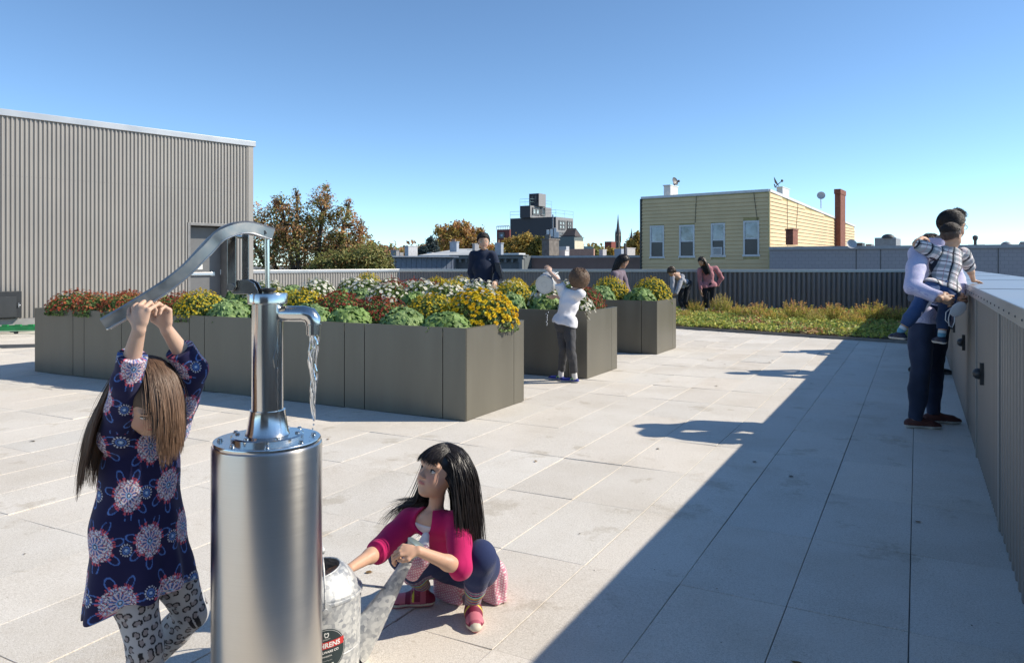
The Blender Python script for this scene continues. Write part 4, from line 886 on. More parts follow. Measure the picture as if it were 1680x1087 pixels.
ek = MB(); c = (E0 + E1) / 2; ek.obox(c + V(0, 0, .02) - nG * .01, dG, nG, V(0, 0, 1), (E1 - E0).length / 2, .006, .03); tag(ek.build("bed_edging", M("edging_metal", (.2, .2, .19), .5, .5)), "thin metal edging strip along the front of the green roof bed", "edging")
n = 52000; u = rng.random(n); v = rng.random(n) ** 1.1
p = np.array([E0.lerp(E1, a).lerp(Fl.lerp(Fr, a), b) for a, b in zip(u, v)]); cellx = np.sin(p[:, 0] * 2.7 + 1.3 * np.sin(p[:, 1] * 2.1)) + np.sin(p[:, 1] * 3.9 + p[:, 0]) + rng.normal(0, .9, n)
lump = .035 + .03 * np.sin(p[:, 0] * 5 + np.sin(p[:, 1] * 4)) * np.sin(p[:, 1] * 6)
p[:, 2] = .04 + np.abs(rng.normal(0, .03, n)) + np.maximum(lump, 0)
keep = (v > .004); 
palg = 1.25 * np.array([(.42, .42, .09), (.34, .38, .08), (.22, .29, .06), (.48, .44, .10), (.22, .30, .07), (.36, .30, .09), (.38, .20, .09)])
ci = np.clip((cellx + 2.6) / 5.2 * 7, 0, 6).astype(int); col = palg[ci] * rng.uniform(.7, 1.3, (n, 1))
nn = rng.normal(0, .6, (n, 3)) + np.array([0, -.2, .9]); nn /= np.linalg.norm(nn, axis=1)[:, None]
v_, q_ = leafcloud(p[keep], nn[keep], rng.uniform(.018, .045, n)[keep], rng, .6)
tag(link_mesh("sedum", v_, q_, leafm, cols=np.repeat(col[keep], 4, 0)), "low green and reddish sedum carpet on the green roof bed", "ground cover", kind="stuff")
# feathery goldenrod clumps: each its own thing
def clump(seed, h, r, pal, n=75):
    rng = np.random.default_rng(seed); e = empty("goldenrod_clump", (0, 0, 0)); st = MB(); P_, N_, C_ = [], [], []
    for i in range(n):
        az = rng.uniform(0, 6.28); rr = r * rng.uniform(.05, 1) ** .7; hh = h * (1.0 - .45 * (rr / r) ** 2) * rng.uniform(.65, 1.08); lean = rng.uniform(.1, .5)
        b = np.array([rr * .55 * math.cos(az), rr * .55 * math.sin(az), 0]); t = np.array([rr * math.cos(az) + lean * .1 * math.cos(az), rr * math.sin(az) + lean * .1 * math.sin(az), hh])
        m = (b + t) / 2 + rng.normal(0, .02, 3); st.tube([b, m, t], [.005, .004, .002], 4, cap=False); warm = rng.random()
        k = 42; f = rng.random(k) ** .7; q = b + (t - b) * f[:, None] + rng.normal(0, .022, (k, 3)) * (1.35 - f[:, None]); P_.append(q)
        nn = rng.normal(size=(k, 3)); nn[:, 2] += .4; nn /= np.linalg.norm(nn, axis=1)[:, None]; N_.append(nn)
        lo, mi, hi = (np.array(x) for x in pal); c = lo + (mi - lo) * np.clip(f * 1.25, 0, 1)[:, None]
        c = np.where((f > .78)[:, None], mi + (hi - mi) * min(1, warm * 1.5), c) * rng.uniform(.75, 1.3, (k, 1)); C_.append(c)
    st.build("stems", M("dry_stem", (.22, .15, .06), .8), e); P_, N_, C_ = map(np.concatenate, (P_, N_, C_))
    v, q = leafcloud(P_, N_, rng.uniform(.010, .024, len(P_)), rng, .35); link_mesh("leaves", v, q, leafm, e, cols=np.repeat(C_, 4, 0)); return e
CL = [clump(31, .55, .40, [(.28, .34, .07), (.72, .66, .13), (.76, .48, .17)]), clump(32, .50, .42, [(.26, .33, .07), (.70, .62, .14), (.72, .40, .2)]), clump(33, .62, .34, [(.30, .36, .08), (.72, .68, .16), (.7, .52, .24)])]
spots = [(1139, 512, .85, .85, 0, "small pale goldenrod clump just right of the rear planter"), (1183, 514, .95, 1.1, 2, "tall feathery clump between the rear planter and the woman in pink's feet"),
         (1212, 520, .7, .8, 0, "small reddish clump right of the woman in pink"), (1243, 521, 1.1, .95, 1, "golden clump in the bed, third large one from the left"), (1305, 524, 1.25, 1.15, 1, "broad orange tipped clump in the middle of the bed"),
         (1270, 526, .8, .6, 0, "low green clump in front of the middle of the bed"), (1366, 526, 1.25, 1.05, 1, "broad pink tipped clump below the grey shingled wall"), (1430, 527, 1.2, 1.1, 0, "yellow clump half in the shadow edge near the father"),
         (1338, 530, .75, .6, 2, "low green clump between the two broad clumps"), (1400, 531, .8, .6, 0, "low dull clump just outside the shadow edge"), (1466, 527, 1.1, .9, 1, "dark shaded clump behind the hanging foot of the toddler"), (1125, 520, .5, .5, 1, "tiny clump tucked against the rear planter corner")]
for px, py, a, h, k, lab in spots:
    Zs = 1240 * 1.24 / (py - 432); q = P(px, py, Zs); place_tree(CL[k], (q.x, q.y, .04), random.uniform(0, 6), (a * .84, h * .80), lab, "plant", "goldenrod clumps in the roof bed")
# ---------------------------------------------------------------- sculpting in signed distance, meshed by surface nets
def nz3(x, y, z, f, seed=0.):
    a = np.sin(x * f + 1.7 * np.sin(y * f * .7 + seed)) + np.sin(y * f * 1.13 + 1.3 * np.sin(z * f * .9 + seed * 2)) + np.sin(z * f * .93 + 1.5 * np.sin(x * f * .8 + seed * 3))
    return a / 3
class SDF:
    def __init__(s, lo, hi, h):
        s.h = h; s.lo = np.array(lo, float) - 3 * h; n = np.ceil((np.array(hi) + 3 * h - s.lo) / h).astype(int) + 1
        s.ax = [(s.lo[i] + h * np.arange(n[i])).astype(np.float32) for i in range(3)]; s.D = np.full(n, .5, np.float32)
    def _sl(s, lo, hi, m):
        r = []
        for i in range(3):
            a = int(np.clip((lo[i] - m - s.lo[i]) / s.h, 0, len(s.ax[i]))); b = int(np.clip((hi[i] + m - s.lo[i]) / s.h + 2, 0, len(s.ax[i]))); r.append(slice(a, b))
        return tuple(r)
    def _xyz(s, sl): return s.ax[0][sl[0]][:, None, None], s.ax[1][sl[1]][None, :, None], s.ax[2][sl[2]][None, None, :]
    def _mix(s, sl, d, k, op):
        c = s.D[sl]
        if d.size == 0: return
        if op == 'sub': d = -d; hh = np.clip(.5 - .5 * (d * -1 * -1 - c) / max(k, 1e-6) * -1, 0, 1) if False else np.clip(.5 + .5 * (d - c) / max(k, 1e-6), 0, 1); s.D[sl] = c + (d - c) * hh + k * hh * (1 - hh)
        elif op == 'int': hh = np.clip(.5 + .5 * (d - c) / max(k, 1e-6), 0, 1); s.D[sl] = c + (d - c) * hh + k * hh * (1 - hh)
        else: hh = np.clip(.5 - .5 * (d - c) / max(k, 1e-6), 0, 1); s.D[sl] = c + (d - c) * hh - k * hh * (1 - hh)
    def cone(s, a, b, ra, rb, k=.01, n=None, q=1., fa=False, fb=False, op='add'):
        a = np.array(a, float); b = np.array(b, float); R = max(ra, rb) * max(1, q if n is not None else 1); lo, hi = np.minimum(a, b) - R, np.maximum(a, b) + R
        sl = s._sl(lo, hi, k + 3 * s.h); x, y, z = s._xyz(sl); x = x - a[0]; y = y - a[1]; z = z - a[2]; ab = b - a; L2 = float(ab @ ab) + 1e-12
        t0 = (x * ab[0] + y * ab[1] + z * ab[2]) / L2; t = np.clip(t0, 0, 1); vx, vy, vz = x - t * ab[0], y - t * ab[1], z - t * ab[2]
        if n is not None:
            n = np.array(n, float); n = n - ab * (n @ ab) / L2; n /= np.linalg.norm(n); dn = (vx * n[0] + vy * n[1] + vz * n[2]) * (1 / q - 1); vx = vx + dn * n[0]; vy = vy + dn * n[1]; vz = vz + dn * n[2]
        d = np.sqrt(vx * vx + vy * vy + vz * vz) - (ra + (rb - ra) * t)
        L = math.sqrt(L2)
        if fa: d = np.maximum(d, -t0 * L)
        if fb: d = np.maximum(d, (t0 - 1) * L)
        s._mix(sl, d, k, op); return s
    def chain(s, pr, k=.01, n=None, q=1., fa=False, fb=False, op='add'):
        for i in range(len(pr) - 1): s.cone(pr[i][0], pr[i + 1][0], pr[i][1], pr[i + 1][1], k, n, q, fa and i == 0, fb and i == len(pr) - 2, op)
        return s
    def ell(s, c, r, R=None, k=.01, op='add'):
        c = np.array(c, float); r = np.array(r, float) if np.ndim(r) else np.full(3, float(r)); m = r.max(); sl = s._sl(c - m, c + m, k + 3 * s.h); x, y, z = s._xyz(sl); x = x - c[0]; y = y - c[1]; z = z - c[2]
        if R is not None:
            R = np.array(R, float)           # columns are the ellipsoid's axes
            x, y, z = x * R[0, 0] + y * R[1, 0] + z * R[2, 0], x * R[0, 1] + y * R[1, 1] + z * R[2, 1], x * R[0, 2] + y * R[1, 2] + z * R[2, 2]
        k0 = np.sqrt((x / r[0]) ** 2 + (y / r[1]) ** 2 + (z / r[2]) ** 2); k1 = np.sqrt((x / r[0] ** 2) ** 2 + (y / r[1] ** 2) ** 2 + (z / r[2] ** 2) ** 2)
        s._mix(sl, k0 * (k0 - 1) / np.maximum(k1, 1e-6), k, op); return s
    def cut(s, p, n, k=.001):               # remove what lies beyond the plane p, n
        n = np.array(n, float); n /= np.linalg.norm(n); x, y, z = s._xyz((slice(None),) * 3)
        s._mix((slice(None),) * 3, ((x - p[0]) * n[0] + (y - p[1]) * n[1] + (z - p[2]) * n[2]), k, 'int'); return s
    def folds(s, amp, f, seed=0., aniso=(1, 1, 1)):
        x, y, z = s._xyz((slice(None),) * 3); s.D += amp * nz3(x * aniso[0], y * aniso[1], z * aniso[2], f, seed).astype(np.float32); return s
    def mesh(s):
        D = s.D; S = D < 0; nx, ny, nz_ = D.shape
        acc = np.zeros((nx - 1, ny - 1, nz_ - 1), np.int8)
        c0 = S[:-1, :-1, :-1]; anyd = np.zeros_like(c0)
        for dx in (0, 1):
            for dy in (0, 1):
                for dz in (0, 1): anyd |= S[dx:nx - 1 + dx, dy:ny - 1 + dy, dz:nz_ - 1 + dz] != c0
        ii = np.argwhere(anyd); idx = np.full(anyd.shape, -1, np.int32); idx[tuple(ii.T)] = np.arange(len(ii))
        P_ = np.zeros((len(ii), 3)); W = np.zeros(len(ii))
        for axis in range(3):
            o1, o2 = [a for a in range(3) if a != axis]
            for u in (0, 1):
                for v in (0, 1):
                    a = ii.copy(); a[:, o1] += u; a[:, o2] += v; b = a.copy(); b[:, axis] += 1
                    da = D[tuple(a.T)]; db = D[tuple(b.T)]; m = (da < 0) != (db < 0); t = np.where(m, da / np.where(m, da - db, 1), 0)
                    p = a.astype(float); p[:, axis] += t; P_ += p * m[:, None]; W += m
        V_ = s.lo + s.h * P_ / W[:, None]; Q = []
        for axis in range(3):
            o1, o2 = [(1, 2), (2, 0), (0, 1)][axis]; sa = [slice(None)] * 3; sb_ = [slice(None)] * 3; sa[axis] = slice(0, -1); sb_[axis] = slice(1, None)
            e = S[tuple(sa)] != S[tuple(sb_)]; e[tuple(slice(0, 1) if i == o1 else slice(None) for i in range(3))] = False; e[tuple(slice(0, 1) if i == o2 else slice(None) for i in range(3))] = False
            lim = [slice(None)] * 3; ee = np.argwhere(e)
            ok = (ee[:, o1] < anyd.shape[o1]) & (ee[:, o2] < anyd.shape[o2]); ee = ee[ok]
            q = []
            for u, v in ((1, 1), (0, 1), (0, 0), (1, 0)):
                c = ee.copy(); c[:, o1] -= u; c[:, o2] -= v; q.append(idx[tuple(c.T)])
            q = np.stack(q, 1); fl = ~S[tuple(ee.T)]; q[fl] = q[fl][:, ::-1]; Q.append(q)
        Q = np.concatenate(Q); Q = Q[(Q >= 0).all(1)]; return V_, Q
    def build(s, name, mat, parent, colf=None, midx=None, post=None):
        v, q = s.mesh()
        if post is not None: v = post(v)
        cols = colf(v) if colf else None
        return link_mesh(name, v, q, mat, parent, smooth=True, cols=cols, midx=midx(v, q) if midx else None)
def frame(f, u):
    """forward, up -> 3x3 with columns forward, left, up"""
    f = Vector(f).normalized(); u = Vector(u); l = u.cross(f).normalized(); u = f.cross(l).normalized()
    return np.array([[f[i], l[i], u[i]] for i in range(3)])
def lerp3(a, b, t): return tuple(a[i] + (b[i] - a[i]) * t for i in range(3))
def hand(S, w, d, nrm, side, L, curl=(.35, .45, .5, .55), bend=(.9, 1.1, .7), thumb=.5, spread=.12, k=.004, rs=1.):
    """w wrist, d towards the knuckles, nrm out of the back of the hand, side towards the thumb, L wrist to middle fingertip when straight"""
    w, d, nrm, side = (np.array(a, float) for a in (w, d, nrm, side)); d /= np.linalg.norm(d); nrm = nrm - d * (nrm @ d); nrm /= np.linalg.norm(nrm); sd = np.cross(d, nrm); sd *= np.sign(sd @ side) or 1
    pl = L * .50; pw = L * .21; r = L * .052 * rs; kn = w + d * pl
    S.cone(w, w + d * pl * .55, L * .125, L * .15, k * 2, nrm, .62)
    S.cone(w + d * pl * .4 + sd * pw * .45, kn + sd * pw * .75 - d * r, L * .10, r * 1.35, k * 2.4, nrm, .75); S.cone(w + d * pl * .4 - sd * pw * .4, kn - sd * pw * .75 - d * r * 1.5, L * .09, r * 1.3, k * 2.4, nrm, .75); S.cone(w + d * pl * .4, kn - d * r, L * .12, r * 1.5, k * 2.4, nrm, .75)
    for i, (off, ln) in enumerate(((.82, .44), (.28, .50), (-.27, .46), (-.80, .36))):
        p = kn + sd * pw * off - d * (r * .6 if i in (0, 2) else 0) - d * (r * 1.4 if i == 3 else 0); dirn = d + sd * spread * off; ang = 0; c = curl[i]; rr = r * (1, 1.02, .98, .86)[i]
        for j, fr_ in enumerate((.46, .31, .25)):
            ang += c * bend[j]; v = (d * math.cos(ang) - nrm * math.sin(ang)) + sd * spread * off * math.cos(ang); v /= np.linalg.norm(v); p2 = p + v * L * ln * fr_ * 1.08
            S.cone(p, p2, rr * (1 - .07 * j), rr * (.93 - .09 * j), k * .55); p = p2
    t0 = w + d * pl * .28 + sd * pw * .75; t1 = t0 + (d * .55 + sd * (.75 - .5 * thumb) - nrm * .55 * thumb) * L * .21; t2 = t1 + (d * .85 + sd * (.35 - .6 * thumb) - nrm * .6 * thumb) * L * .16; t3 = t2 + (d * .9 + sd * (.1 - .7 * thumb) - nrm * .55 * thumb) * L * .13
    S.cone(w + d * pl * .2 + sd * pw * .3, t1, L * .085, r * 1.2, k * 2); S.cone(t1, t2, r * 1.15, r * 1.08, k); S.cone(t2, t3, r * 1.08, r * .85, k)
def head(S, c, R, H_, child=True, k=.012, ears=True, detail=True):
    """c = point at chin level under the skull centre, R columns forward, left, up, H_ chin to crown"""
    c = np.array(c, float)
    def p(f, l, u): return c + R[:, 0] * f * H_ + R[:, 1] * l * H_ + R[:, 2] * u * H_
    S.ell(p(-.06, 0, .62), np.array([.415, .345, .38]) * H_, R, k); S.ell(p(.10, 0, .40), np.array([.27, .275 if child else .265, .36]) * H_, R, .03 * H_ / .2)
    S.ell(p(.17, 0, .16), np.array([.17, .17, .15]) * H_, R, .02); S.ell(p(.245, 0, .075), np.array([.085, .09, .07]) * H_, R, .016)
    for s_ in (-1, 1):
        S.ell(p(.20, .15 * s_, .29), np.array([.13, .12, .14]) * H_, R, .018)
        if detail:
            S.ell(p(.395, .145 * s_, .475), np.array([.055, .085, .05]) * H_, R, .012, op='sub'); S.ell(p(.30, .14 * s_, .575), np.array([.07, .11, .035]) * H_, R, .014)
            S.ell(p(.395, .05 * s_, .325), np.array([.035, .032, .026]) * H_, R, .006)
        if ears:
            S.ell(p(-.02, .345 * s_, .44), np.array([.062, .022, .10]) * H_, R, .006); S.ell(p(-.005, .372 * s_, .45), np.array([.03, .016, .055]) * H_, R, .004, op='sub')
    if detail:
        S.cone(p(.325, 0, .50), p(.415, 0, .345), .028 * H_, .046 * H_, .008); S.ell(p(.335, 0, .235), np.array([.05, .105, .022]) * H_, R, .005); S.ell(p(.325, 0, .195), np.array([.05, .085, .024]) * H_, R, .006)
        S.cone(p(.40, -.075, .217), p(.40, .075, .217), .007 * H_, .007 * H_, .003, op='sub')
    return p
def eyes(p, R, H_, parent, lash=True, look=(1, 0, 0), iris=(.03, .018, .012), open_=1.):
    Rm = Matrix([list(r) for r in R]); wht = M("eye_white", (.62, .60, .57), .25, var=0); irm = M("iris_%d" % int(iris[0] * 1000), iris, .1, var=0, spec=.8); lm = M("lash", (.02, .014, .012), .7, var=0)
    for s_ in (-1, 1):
        c = Vector(p(.262, .145 * s_, .468)); MB().ball(c, (.088 * H_, .082 * H_, .062 * H_ * open_), 14, 10, Rm).build("eye", wht, parent, smooth=True)
        f = (Rm @ Vector(look)).normalized(); ic = c + Vector((Rm @ Vector((look[0] * .062, look[1] * .06, look[2] * .05)))) * H_
        MB().ball(c + (ic - c) * .55, (.060 * H_, .048 * H_, .050 * H_ * open_), 12, 8, Rm).build("iris", irm, parent, smooth=True)
        if lash:
            m = MB(); pts = [Vector(p(.335 - .035 * abs(t) ** 2, (.145 + .075 * t) * s_, .505 - .022 * t * t)) for t in (-1, -.5, 0, .5, 1)]; m.tube(pts, [.006 * H_, .012 * H_, .014 * H_, .013 * H_, .007 * H_], 5)
            m.build("eyelid_line", lm, parent, smooth=True)
            m = MB(); pts = [Vector(p(.375 - .045 * abs(t) ** 2, (.15 + .09 * t) * s_, .605 - .018 * t * t)) for t in (-1, -.5, 0, .5, 1)]; m.tube(pts, [.006 * H_, .013 * H_, .014 * H_, .012 * H_, .005 * H_], 5, flat=.6)
            m.build("eyebrow", lm, parent, smooth=True)
def hairmat(name, root, tip, rough=.5):
    if name in MATS: return MATS[name]
    m = bpy.data.materials.new(name); m.use_nodes = True; n = m.node_tree.nodes; l = m.node_tree.links; b = n["Principled BSDF"]
    at = n.new("ShaderNodeAttribute"); at.attribute_name = "Col"; l.new(at.outputs["Color"], b.inputs["Base Color"]); b.inputs["Roughness"].default_value = rough; b.inputs["Specular IOR Level"].default_value = .6
    MATS[name] = m; return m
def strands(name, parent, paths, r, mat, c0, c1, rng, sides=3):
    """paths: array n x m x 3"""
    n, m, _ = paths.shape; d = np.gradient(paths, axis=1); d /= np.linalg.norm(d, axis=2)[:, :, None] + 1e-9
    up = rng.normal(size=(n, 1, 3)); a = np.cross(d, up); a /= np.linalg.norm(a, axis=2)[:, :, None] + 1e-9; b = np.cross(d, a)
    rad = (r * rng.uniform(.6, 1.4, (n, 1)) * np.clip(np.linspace(1.9, .0, m) ** .5, .25, 1)[None])[:, :, None]
    ring = np.stack([paths + (a * math.cos(2 * math.pi * k / sides) + b * math.sin(2 * math.pi * k / sides)) * rad for k in range(sides)], 2)   # n m sides 3
    v = ring.reshape(-1, 3); base = (np.arange(n)[:, None, None] * m + np.arange(m - 1)[None, :, None]) * sides; k = np.arange(sides)[None, None, :]; k2 = (k + 1) % sides
    q = np.stack([base + k, base + k2, base + sides + k2, base + sides + k], -1).reshape(-1, 4)
    t = np.linspace(0, 1, m)[None, :, None]; c0, c1 = np.array(c0), np.array(c1); col = (c0 + (c1 - c0) * t) * rng.uniform(.75, 1.28, (n, 1, 1)); col = np.broadcast_to(col[:, :, None, :], (n, m, sides, 3)).reshape(-1, 3)
    return link_mesh(name, v, q, mat, parent, smooth=True, cols=col)
def fall(roots, dirs, steps, ds, grav, cols_, rng, wig=.02, target=None, hug=0.):
    """let strands grow: start along dirs, bend to gravity, stay outside the colliders (centre, radii, R)"""
    p = roots.copy(); d = dirs / (np.linalg.norm(dirs, axis=1)[:, None] + 1e-9); out = [p.copy()]; g = np.array(grav, float); wv = rng.normal(0, wig, (len(p), 3))
    for i in range(steps):
        gg = g if target is None else g + target(p, i / steps)
        d = d + gg * ds * 38 + wv + rng.normal(0, wig * .4, d.shape); d /= np.linalg.norm(d, axis=1)[:, None]; p = p + d * ds
        for c, r, R in cols_:
            q = (p - c) @ R; k0 = np.sqrt(((q / r) ** 2).sum(1)); m = k0 < 1; 
            if m.any(): q2 = q[m] / k0[m][:, None]; p[m] = c + q2 @ R.T
            if hug: m = k0 > hug; p[m] = c + (q[m] / k0[m][:, None] * hug) @ R.T
        out.append(p.copy())
        d = out[-1] - out[-2]; d /= np.linalg.norm(d, axis=1)[:, None] + 1e-9
    return np.stack(out, 1)
def smoothpaths(P_):
    Q = P_.copy()
    for _ in range(2): Q[:, 1:-1] = (Q[:, :-2] + 2 * Q[:, 1:-1] + Q[:, 2:]) / 4
    return Q
SKIN = [.50, .30, .205]
def skinm(name, c, sub=.12): return M(name, c, .48, var=.05, sc=14, bump=.05, bsc=180, sub=sub, spec=.35)
# ---------------------------------------------------------------- stainless hand pump
def steel(name, c, rough, aniso_scale, metal=1., streak=.12):
    m = bpy.data.materials.new(name); m.use_nodes = True; n = m.node_tree.nodes; l = m.node_tree.links; b = n["Principled BSDF"]
    tc = n.new("ShaderNodeTexCoord"); mp = n.new("ShaderNodeMapping"); mp.inputs["Scale"].default_value = aniso_scale; l.new(tc.outputs["Object"], mp.inputs[0])
    z = n.new("ShaderNodeTexNoise"); z.inputs["Scale"].default_value = 1; z.inputs["Detail"].default_value = 5; l.new(mp.outputs[0], z.inputs["Vector"])
    r = n.new("ShaderNodeMapRange"); r.inputs[1].default_value = .3; r.inputs[2].default_value = .7; r.inputs[3].default_value = rough * (1 - streak * 2); r.inputs[4].default_value = rough * (1 + streak * 2); l.new(z.outputs[0], r.inputs[0]); l.new(r.outputs[0], b.inputs["Roughness"])
    cr = n.new("ShaderNodeValToRGB"); e = cr.color_ramp.elements; e[0].position = .3; e[1].position = .7; e[0].color = (*[x * (1 - streak) for x in c], 1); e[1].color = (*[min(1, x * (1 + streak * .5)) for x in c], 1); l.new(z.outputs[0], cr.inputs[0]); l.new(cr.outputs[0], b.inputs["Base Color"])
    b.inputs["Metallic"].default_value = metal
    bp = n.new("ShaderNodeBump"); bp.inputs["Strength"].default_value = .06; bp.inputs["Distance"].default_value = .002; l.new(z.outputs[0], bp.inputs["Height"]); l.new(bp.outputs[0], b.inputs["Normal"])
    MATS[name] = m; return m
brushed = steel("brushed_steel", (.66, .64, .60), .30, (5, 5, 900), streak=.035)
_n = brushed.node_tree.nodes; _b = _n["Principled BSDF"]; _b.inputs["Anisotropic"].default_value = .75; _b.inputs["Anisotropic Rotation"].default_value = .25; _t = _n.new("ShaderNodeTangent"); _t.direction_type = 'RADIAL'; _t.axis = 'Z'; brushed.node_tree.links.new(_t.outputs[0], _b.inputs["Tangent"])
for _x in _n:
    if _x.type == 'BUMP': _x.inputs["Strength"].default_value = .012
polish = steel("polished_steel", (.66, .65, .62), .17, (160, 160, 6), streak=.08); handm = steel("handle_steel", (.50, .47, .42), .42, (30, 30, 30), streak=.12)
ZP = 2.05; pcx, pcy = P(439, 432, ZP).x, ZP; pc0 = V(pcx, pcy, 0); pu = ZP / F
pump = empty("water_pump", pc0, "tall stainless steel hand pump on a brushed steel drum pedestal with a curved lever", "water pump")
zt_ = H(718, ZP); rp = 87 * pu
MB().lathe(pc0, [(rp * .99, .0), (rp, .004), (rp, zt_ - .020), (rp * .995, zt_ - .014), (rp * .97, zt_ - .010)], 96).build("pedestal", brushed, pump, smooth=True, smangle=30)
MB().lathe(pc0, [(rp * .965, zt_ - .013), (rp * .975, zt_ - .009), (rp * .975, zt_ - .003), (rp * .965, zt_)], 96).build("top_plate", polish, pump, smooth=True, smangle=30)
MB().lathe(pc0, [(rp * .66, zt_ - .001), (rp * .66, zt_ + .009), (rp * .63, zt_ + .012)], 64).build("flange", polish, pump, smooth=True, smangle=30)
for i in range(8):
    t = i * math.pi / 4 + .3; c = pc0 + V(math.cos(t) * rp * .84, math.sin(t) * rp * .84, zt_ - .001)
    MB().lathe(c, [(.0085, 0), (.0085, .002), (.0062, .0025), (.0062, .007), (.004, .0088)], 12).build("bolt", polish, pump, smooth=True, smangle=35)
for i in range(6):
    t = i * math.pi / 3 + .1; c = pc0 + V(math.cos(t) * rp * .55, math.sin(t) * rp * .55, zt_ + .011)
    MB().lathe(c, [(.0065, 0), (.0065, .004), (.004, .0058)], 10).build("bolt", polish, pump, smooth=True, smangle=35)
z1_, zc0, zc1 = H(675, ZP), H(498, ZP), H(481, ZP); rc = 25.0 * pu
MB().lathe(pc0, [(rc * 1.45, zt_ + .010), (rc * 1.32, zt_ + .020), (rc * 1.18, z1_ - .012), (rc * 1.13, z1_), (rc * 1.13, z1_ + .006)], 64).build("foot_cone", polish, pump, smooth=True, smangle=40)
MB().lathe(pc0, [(rc, z1_ + .004), (rc, zc0 + .001)], 64).build("barrel", polish, pump, smooth=True, smangle=30)
MB().lathe(pc0, [(rc * 1.22, zc0), (rc * 1.26, zc0 + .002), (rc * 1.26, zc1 - .003), (rc * 1.23, zc1), (rc * .5, zc1 + .001)], 64).build("cap", polish, pump, smooth=True, smangle=30)
MB().lathe(pc0 + V(.002, 0, 0), [(.013, zc1), (.013, zc1 + .004), (.021, zc1 + .010), (.021, zc1 + .014), (.008, zc1 + .015)], 24).build("rubber_gland", black, pump, smooth=True, smangle=40)
# spout
zsp = H(514, ZP); xe = P(514, 514, ZP); sp = [pc0 + V(rc * .8, -.0, zsp), pc0 + V(.075, -.01, zsp), V(xe.x - .022, ZP - .014, zsp + .0005), V(xe.x - .006, ZP - .015, zsp - .004), V(xe.x + .003, ZP - .015, zsp - .016), V(xe.x + .004, ZP - .015, zsp - .030)]
MB().tube(sp, [.021, .021, .0215, .0225, .0215, .0195], 28).build("spout", polish, pump, smooth=True, smangle=40)
MB().lathe(V(xe.x + .004, ZP - .015, 0), [(.014, zsp - .058), (.0185, zsp - .056), (.0185, zsp - .032), (.0215, zsp - .031), (.0215, zsp - .027), (.014, zsp - .027)], 28).build("spout_nozzle", polish, pump, smooth=True, smangle=35)
# lever: a U channel swept along a curve; open side downwards
HP = [(172, 531, 1.885), (203, 513, 1.895), (240, 490, 1.91), (275, 467, 1.925), (305, 443, 1.94), (330, 417, 1.955), (350, 396, 1.97), (367, 382, 1.98), (388, 374, 2.0), (408, 373, 2.02), (428, 378, 2.04), (447, 384, 2.055)]
hp = [P(*a) for a in HP]
def channel(mb, pts, w, hgt, th):
    vs = []; fs = []; prof = [(-w, -hgt), (-w, hgt * .7), (-w * .6, hgt), (w * .6, hgt), (w, hgt * .7), (w, -hgt), (w - th, -hgt), (w - th, hgt * .55), (w * .5, hgt - th), (-w * .5, hgt - th), (-w + th, hgt * .55), (-w + th, -hgt)]; m = len(prof)
    for i, p in enumerate(pts):
        d = (pts[min(i + 1, len(pts) - 1)] - pts[max(i - 1, 0)]).normalized(); sd_ = d.cross(V(0, 0, 1)).normalized(); up = sd_.cross(d).normalized()
        for a, b in prof: vs.append(p + sd_ * a + up * b)
    for i in range(len(pts) - 1):
        for k in range(m): fs.append([i * m + k, i * m + (k + 1) % m, (i + 1) * m + (k + 1) % m, (i + 1) * m + k])
    e = (len(pts) - 1) * m
    for b0 in (0, e):
        fs += [[b0 + i for i in (0, 1, 10, 11)], [b0 + i for i in (1, 2, 9, 10)], [b0 + i for i in (2, 3, 8, 9)], [b0 + i for i in (3, 4, 7, 8)], [b0 + i for i in (4, 5, 6, 7)]]
    mb.add(vs, fs)
def dense(pts, n=6):
    out = []
    for i in range(len(pts) - 1):
        p0, p1, p2, p3 = pts[max(i - 1, 0)], pts[i], pts[i + 1], pts[min(i + 2, len(pts) - 1)]
        for j in range(n):
            t = j / n; out.append(.5 * ((2 * p1) + (p2 - p0) * t + (2 * p0 - 5 * p1 + 4 * p2 - p3) * t * t + (3 * p1 - p0 - 3 * p2 + p3) * t ** 3))
    return out + [pts[-1]]
hd_ = dense(hp); mb = MB(); channel(mb, hd_, .0165, .0165, .003); lev = mb.build("lever", handm, pump, smooth=True, smangle=35)
for sg in (-1, 1):
    pts = []
    for i, p in enumerate(hd_):
        d = (hd_[min(i + 1, len(hd_) - 1)] - hd_[max(i - 1, 0)]).normalized(); sd_ = d.cross(V(0, 0, 1)).normalized(); up = sd_.cross(d).normalized(); pts.append(p + sd_ * (.0165 * sg) - up * .0160)
    MB().tube(pts, .0024, 6).build("highlight_bead", M("edge_highlight", (.72, .70, .66), .3, .9, var=.05), lev, smooth=True)  # bright bead added along the lower edges to give a highlight line
rodtop = P(438, 382, ZP)
MB().tube([P(438, 388, ZP), pc0 + V(.0, 0, zc1 + .004)], .0065, 16).build("pump_rod", polish, pump, smooth=True, smangle=40)
MB().tube([rodtop + V(0, -.022, 0), rodtop + V(0, .022, 0)], .006, 12).build("pivot_pin", polish, pump, smooth=True, smangle=40)
